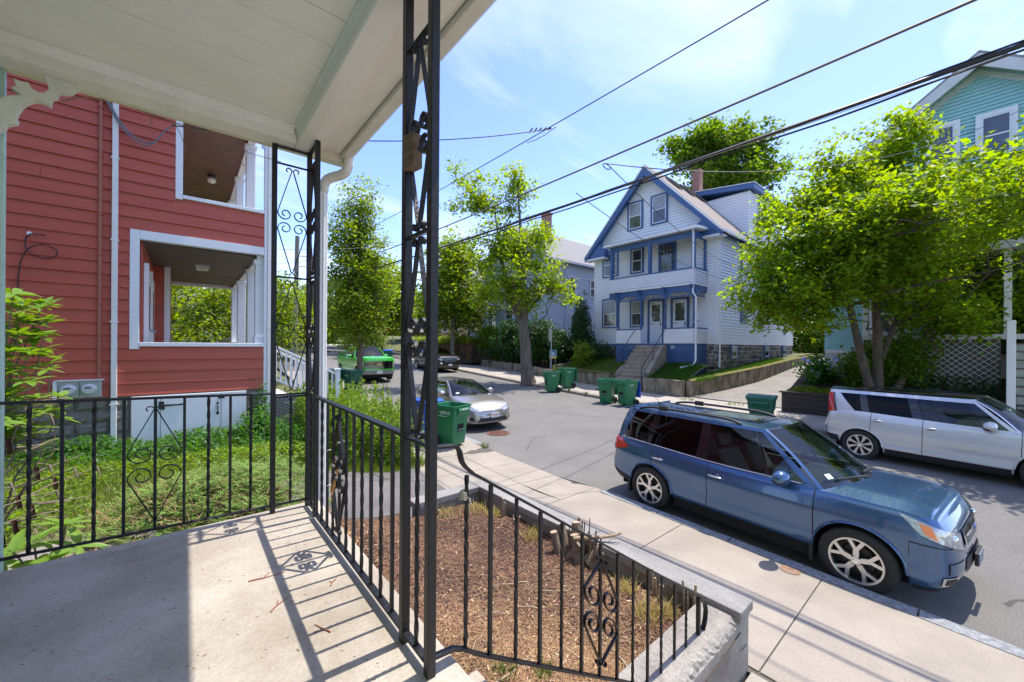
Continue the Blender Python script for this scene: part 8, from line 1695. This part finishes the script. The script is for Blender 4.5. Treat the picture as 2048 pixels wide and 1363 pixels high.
# ------------------------------------------------------------------ signs, pole, wires
ys = thing('yard_sign', 'small blue and yellow yard sign on the grass behind the green carts', 'sign', (18.3, 17.5, 1.4))
dx = Vector((-.64, -.77, 0)); c = Vector((18.35, 17.68, 2.15)); a = Vector((.77, -.64, 0))
def signbox(mb, u0, u1, z0, z1, d0, d1):
    vs = [c + a * u + dx * d + Vector((0, 0, z)) for z in (z0, z1) for (u, d) in ((u0, d0), (u1, d0), (u1, d1), (u0, d1))]; mb.add(vs, [(3, 2, 1, 0), (4, 5, 6, 7), (0, 1, 5, 4), (1, 2, 6, 5), (2, 3, 7, 6), (3, 0, 4, 7)])
mb = MB(); signbox(mb, -.22, .22, -.17, .27, 0, .01); part('panel', mb, mat('sign_edge', (.45, .62, .66), .5), ys)
mb = MB(); signbox(mb, -.19, .19, -.12, .24, .0105, .013); part('panel', mb, mat('sign_blue', (.03, .17, .42), .5), ys); mb = MB(); signbox(mb, -.22, .22, -.27, -.171, 0, .012); part('panel', mb, mat('sign_yellow', (.80, .58, .03), .5), ys)
mb = MB(); signbox(mb, -.14, .14, -.05, .02, .0135, .015); signbox(mb, -.08, .06, .06, .13, .0135, .015); part('print', mb, white_ink, ys); mb = MB(); signbox(mb, -.18, -.16, -.85, -.2, -.012, -.002); signbox(mb, .16, .18, -.85, -.2, -.012, -.002); part('stake', mb, metal_g, ys)
sp = thing('street_sign', 'thin grey post with a narrow parking sign seen edge on by the maple', 'sign', (16.0, 15.55, .5))
mb = MB(); mb.box(15.975, 16.025, 15.53, 15.57, .4, 3.6); part('post', mb, metal_g, sp); mb = MB(); mb.box(15.93, 15.965, 15.45, 15.70, 2.95, 3.62); part('panel', mb, mat('sign_back', (.50, .49, .42), .5), sp)
mb = MB(); mb.box(17.25, 17.33, 15.5, 15.58, .5, 1.0); solo('marker_post', mb, white_t, 'short white marker post by the end of the retaining wall', 'post')
up = thing('utility_pole', 'weathered wooden utility pole rising beyond the red house stairs', 'utility pole', (6.5, 33.7, 1))
mb = MB(); mb.tube([(6.45, 33.7, .5), (6.5, 33.7, 5), (6.6, 33.7, 10.95)], [.19, .17, .15], 12); part('pole', mb, mat('pole_wood', (.24, .21, .18), .95, bump=.5, bscale=30, vscale=5, col2=(.15, .13, .11), stretch=(1, 1, .2)), up, smooth=50)
for z, l in ((9.4, .5), (8.6, .7), (7.6, .5)): mb = MB(); mb.bar((6.5, 33.6, z), (6.5 + l * 1.6, 33.5, z + .05), .06, .06); part('arm', mb, metal_g, up)
def wire(label, pts, r, m=None, name='overhead_wire', cat='wire', sag=0.0, n=28, group='overhead wires'):
    P = []
    for a_, b_ in zip(pts[:-1], pts[1:]):
        A_, B_ = Vector(a_), Vector(b_)
        for k in range(n): t = k / n; q = A_.lerp(B_, t); q.z -= sag * 4 * t * (1 - t); P.append(q)
    P.append(Vector(pts[-1])); mb = MB(); mb.tube(P, r, 6); return solo(name, mb, m or cable_b, label, cat, smooth=60, group=group)
cab_br = mat('weathered_cable', (.11, .09, .07), .7)
WXX = 6.5
o = wire('thick black telephone cable bundle, lowest heavy line running along the street', [(WXX + .1, -28, 6.6), (WXX, 33.7, 6.9)], .026, sag=.95, n=60)
for k, (dy, dz, r) in enumerate(((.0, .045, .012), (.03, -.036, .014), (-.035, .03, .009))):
    P = []
    for i in range(121): t = i / 120; P.append(Vector((WXX + .1 + dy + .02 * math.sin(i * .9), lerp(-28, 33.7, t), lerp(6.6, 6.9, t) - .95 * 4 * t * (1 - t) + dz + .012 * math.sin(i * 1.3)))) 
    mb = MB(); mb.tube(P, r, 5); part('strand', mb, cable_b, o, smooth=60)
wire('brown weathered cable running along the street above the thick black bundle', [(WXX, -28, 7.2), (WXX, 33.7, 7.45)], .017, cab_br, sag=.88, n=60)
wire('thin black power line, highest of the lines along the street', [(WXX, -28, 8.6), (WXX, 33.7, 8.75)], .011, sag=.92, n=60)
wire('thin wire just below the thick bundle at the right of the picture', [(WXX, -28, 6.2), (WXX, 20, 6.4)], .005, cab_br, sag=.62, n=50)
wire('service wire from the highest line across to the red house wall', [(WXX, 6.36, 7.72), (-.19, 8.9, 6.42)], .010, sag=.28)
mb = MB()
for k in range(5): mb.tube([(WXX - .02 - .1 * k, 6.36 + .05 * k, 7.74 - .02 * k), (WXX - .08 - .1 * k, 6.40 + .05 * k, 7.68 - .03 * k)], .016, 5)
mb.tube([(WXX, 6.2, 7.70), (WXX - .08, 6.5, 7.60), (WXX - .02, 6.9, 7.66), (WXX, 7.2, 7.72)], .008, 5); solo('wire_splice', mb, cable_b, 'cluster of splices where the red house service wire leaves the power line', 'splice', smooth=50)
wire('low thin black wire from the red clapboard wall out to the street lines', [(-1.78, 9.1, 4.30), (WXX, 14.2, 6.55)], .007, sag=.22)
wire('service wire sweeping from the street lines up to the teal house', [(WXX, 4.8, 6.36), (20.1, -1.6, 10.5)], .010, sag=1.0)
wire('upper of two wires dropping to the side of the white house', [(WXX, 4.8, 6.36), (24.2, 8.55, 7.2)], .009, sag=.45); wire('lower of two wires dropping to the side of the white house', [(WXX, 5.6, 6.0), (24.2, 8.55, 6.4)], .009, sag=.5)
wire('wire reaching from the street lines to the grey blue house', [(WXX, 8.4, 6.0), (22.2, 21.9, 9.5)], .008, sag=.3); wire('far wire crossing to the pole behind the slim tree', [(-6, 40, 7.2), (6.5, 33.7, 9.0)], .012, sag=.3); wire('second far wire left of the pole', [(-6, 36, 6.2), (6.5, 33.7, 8.4)], .012, sag=.3)
mb = MB(); mb.tube([(WXX + .12 * math.cos(a_), 4.8, 6.30 + .05 * math.sin(a_)) for a_ in np.linspace(0, 2 * PI, 14, endpoint=False)], .010, 5, closed=True); solo('wire_loop', mb, cable_b, 'small loop of wire hanging at the brown cable above the white house gable', 'wire loop', smooth=50)
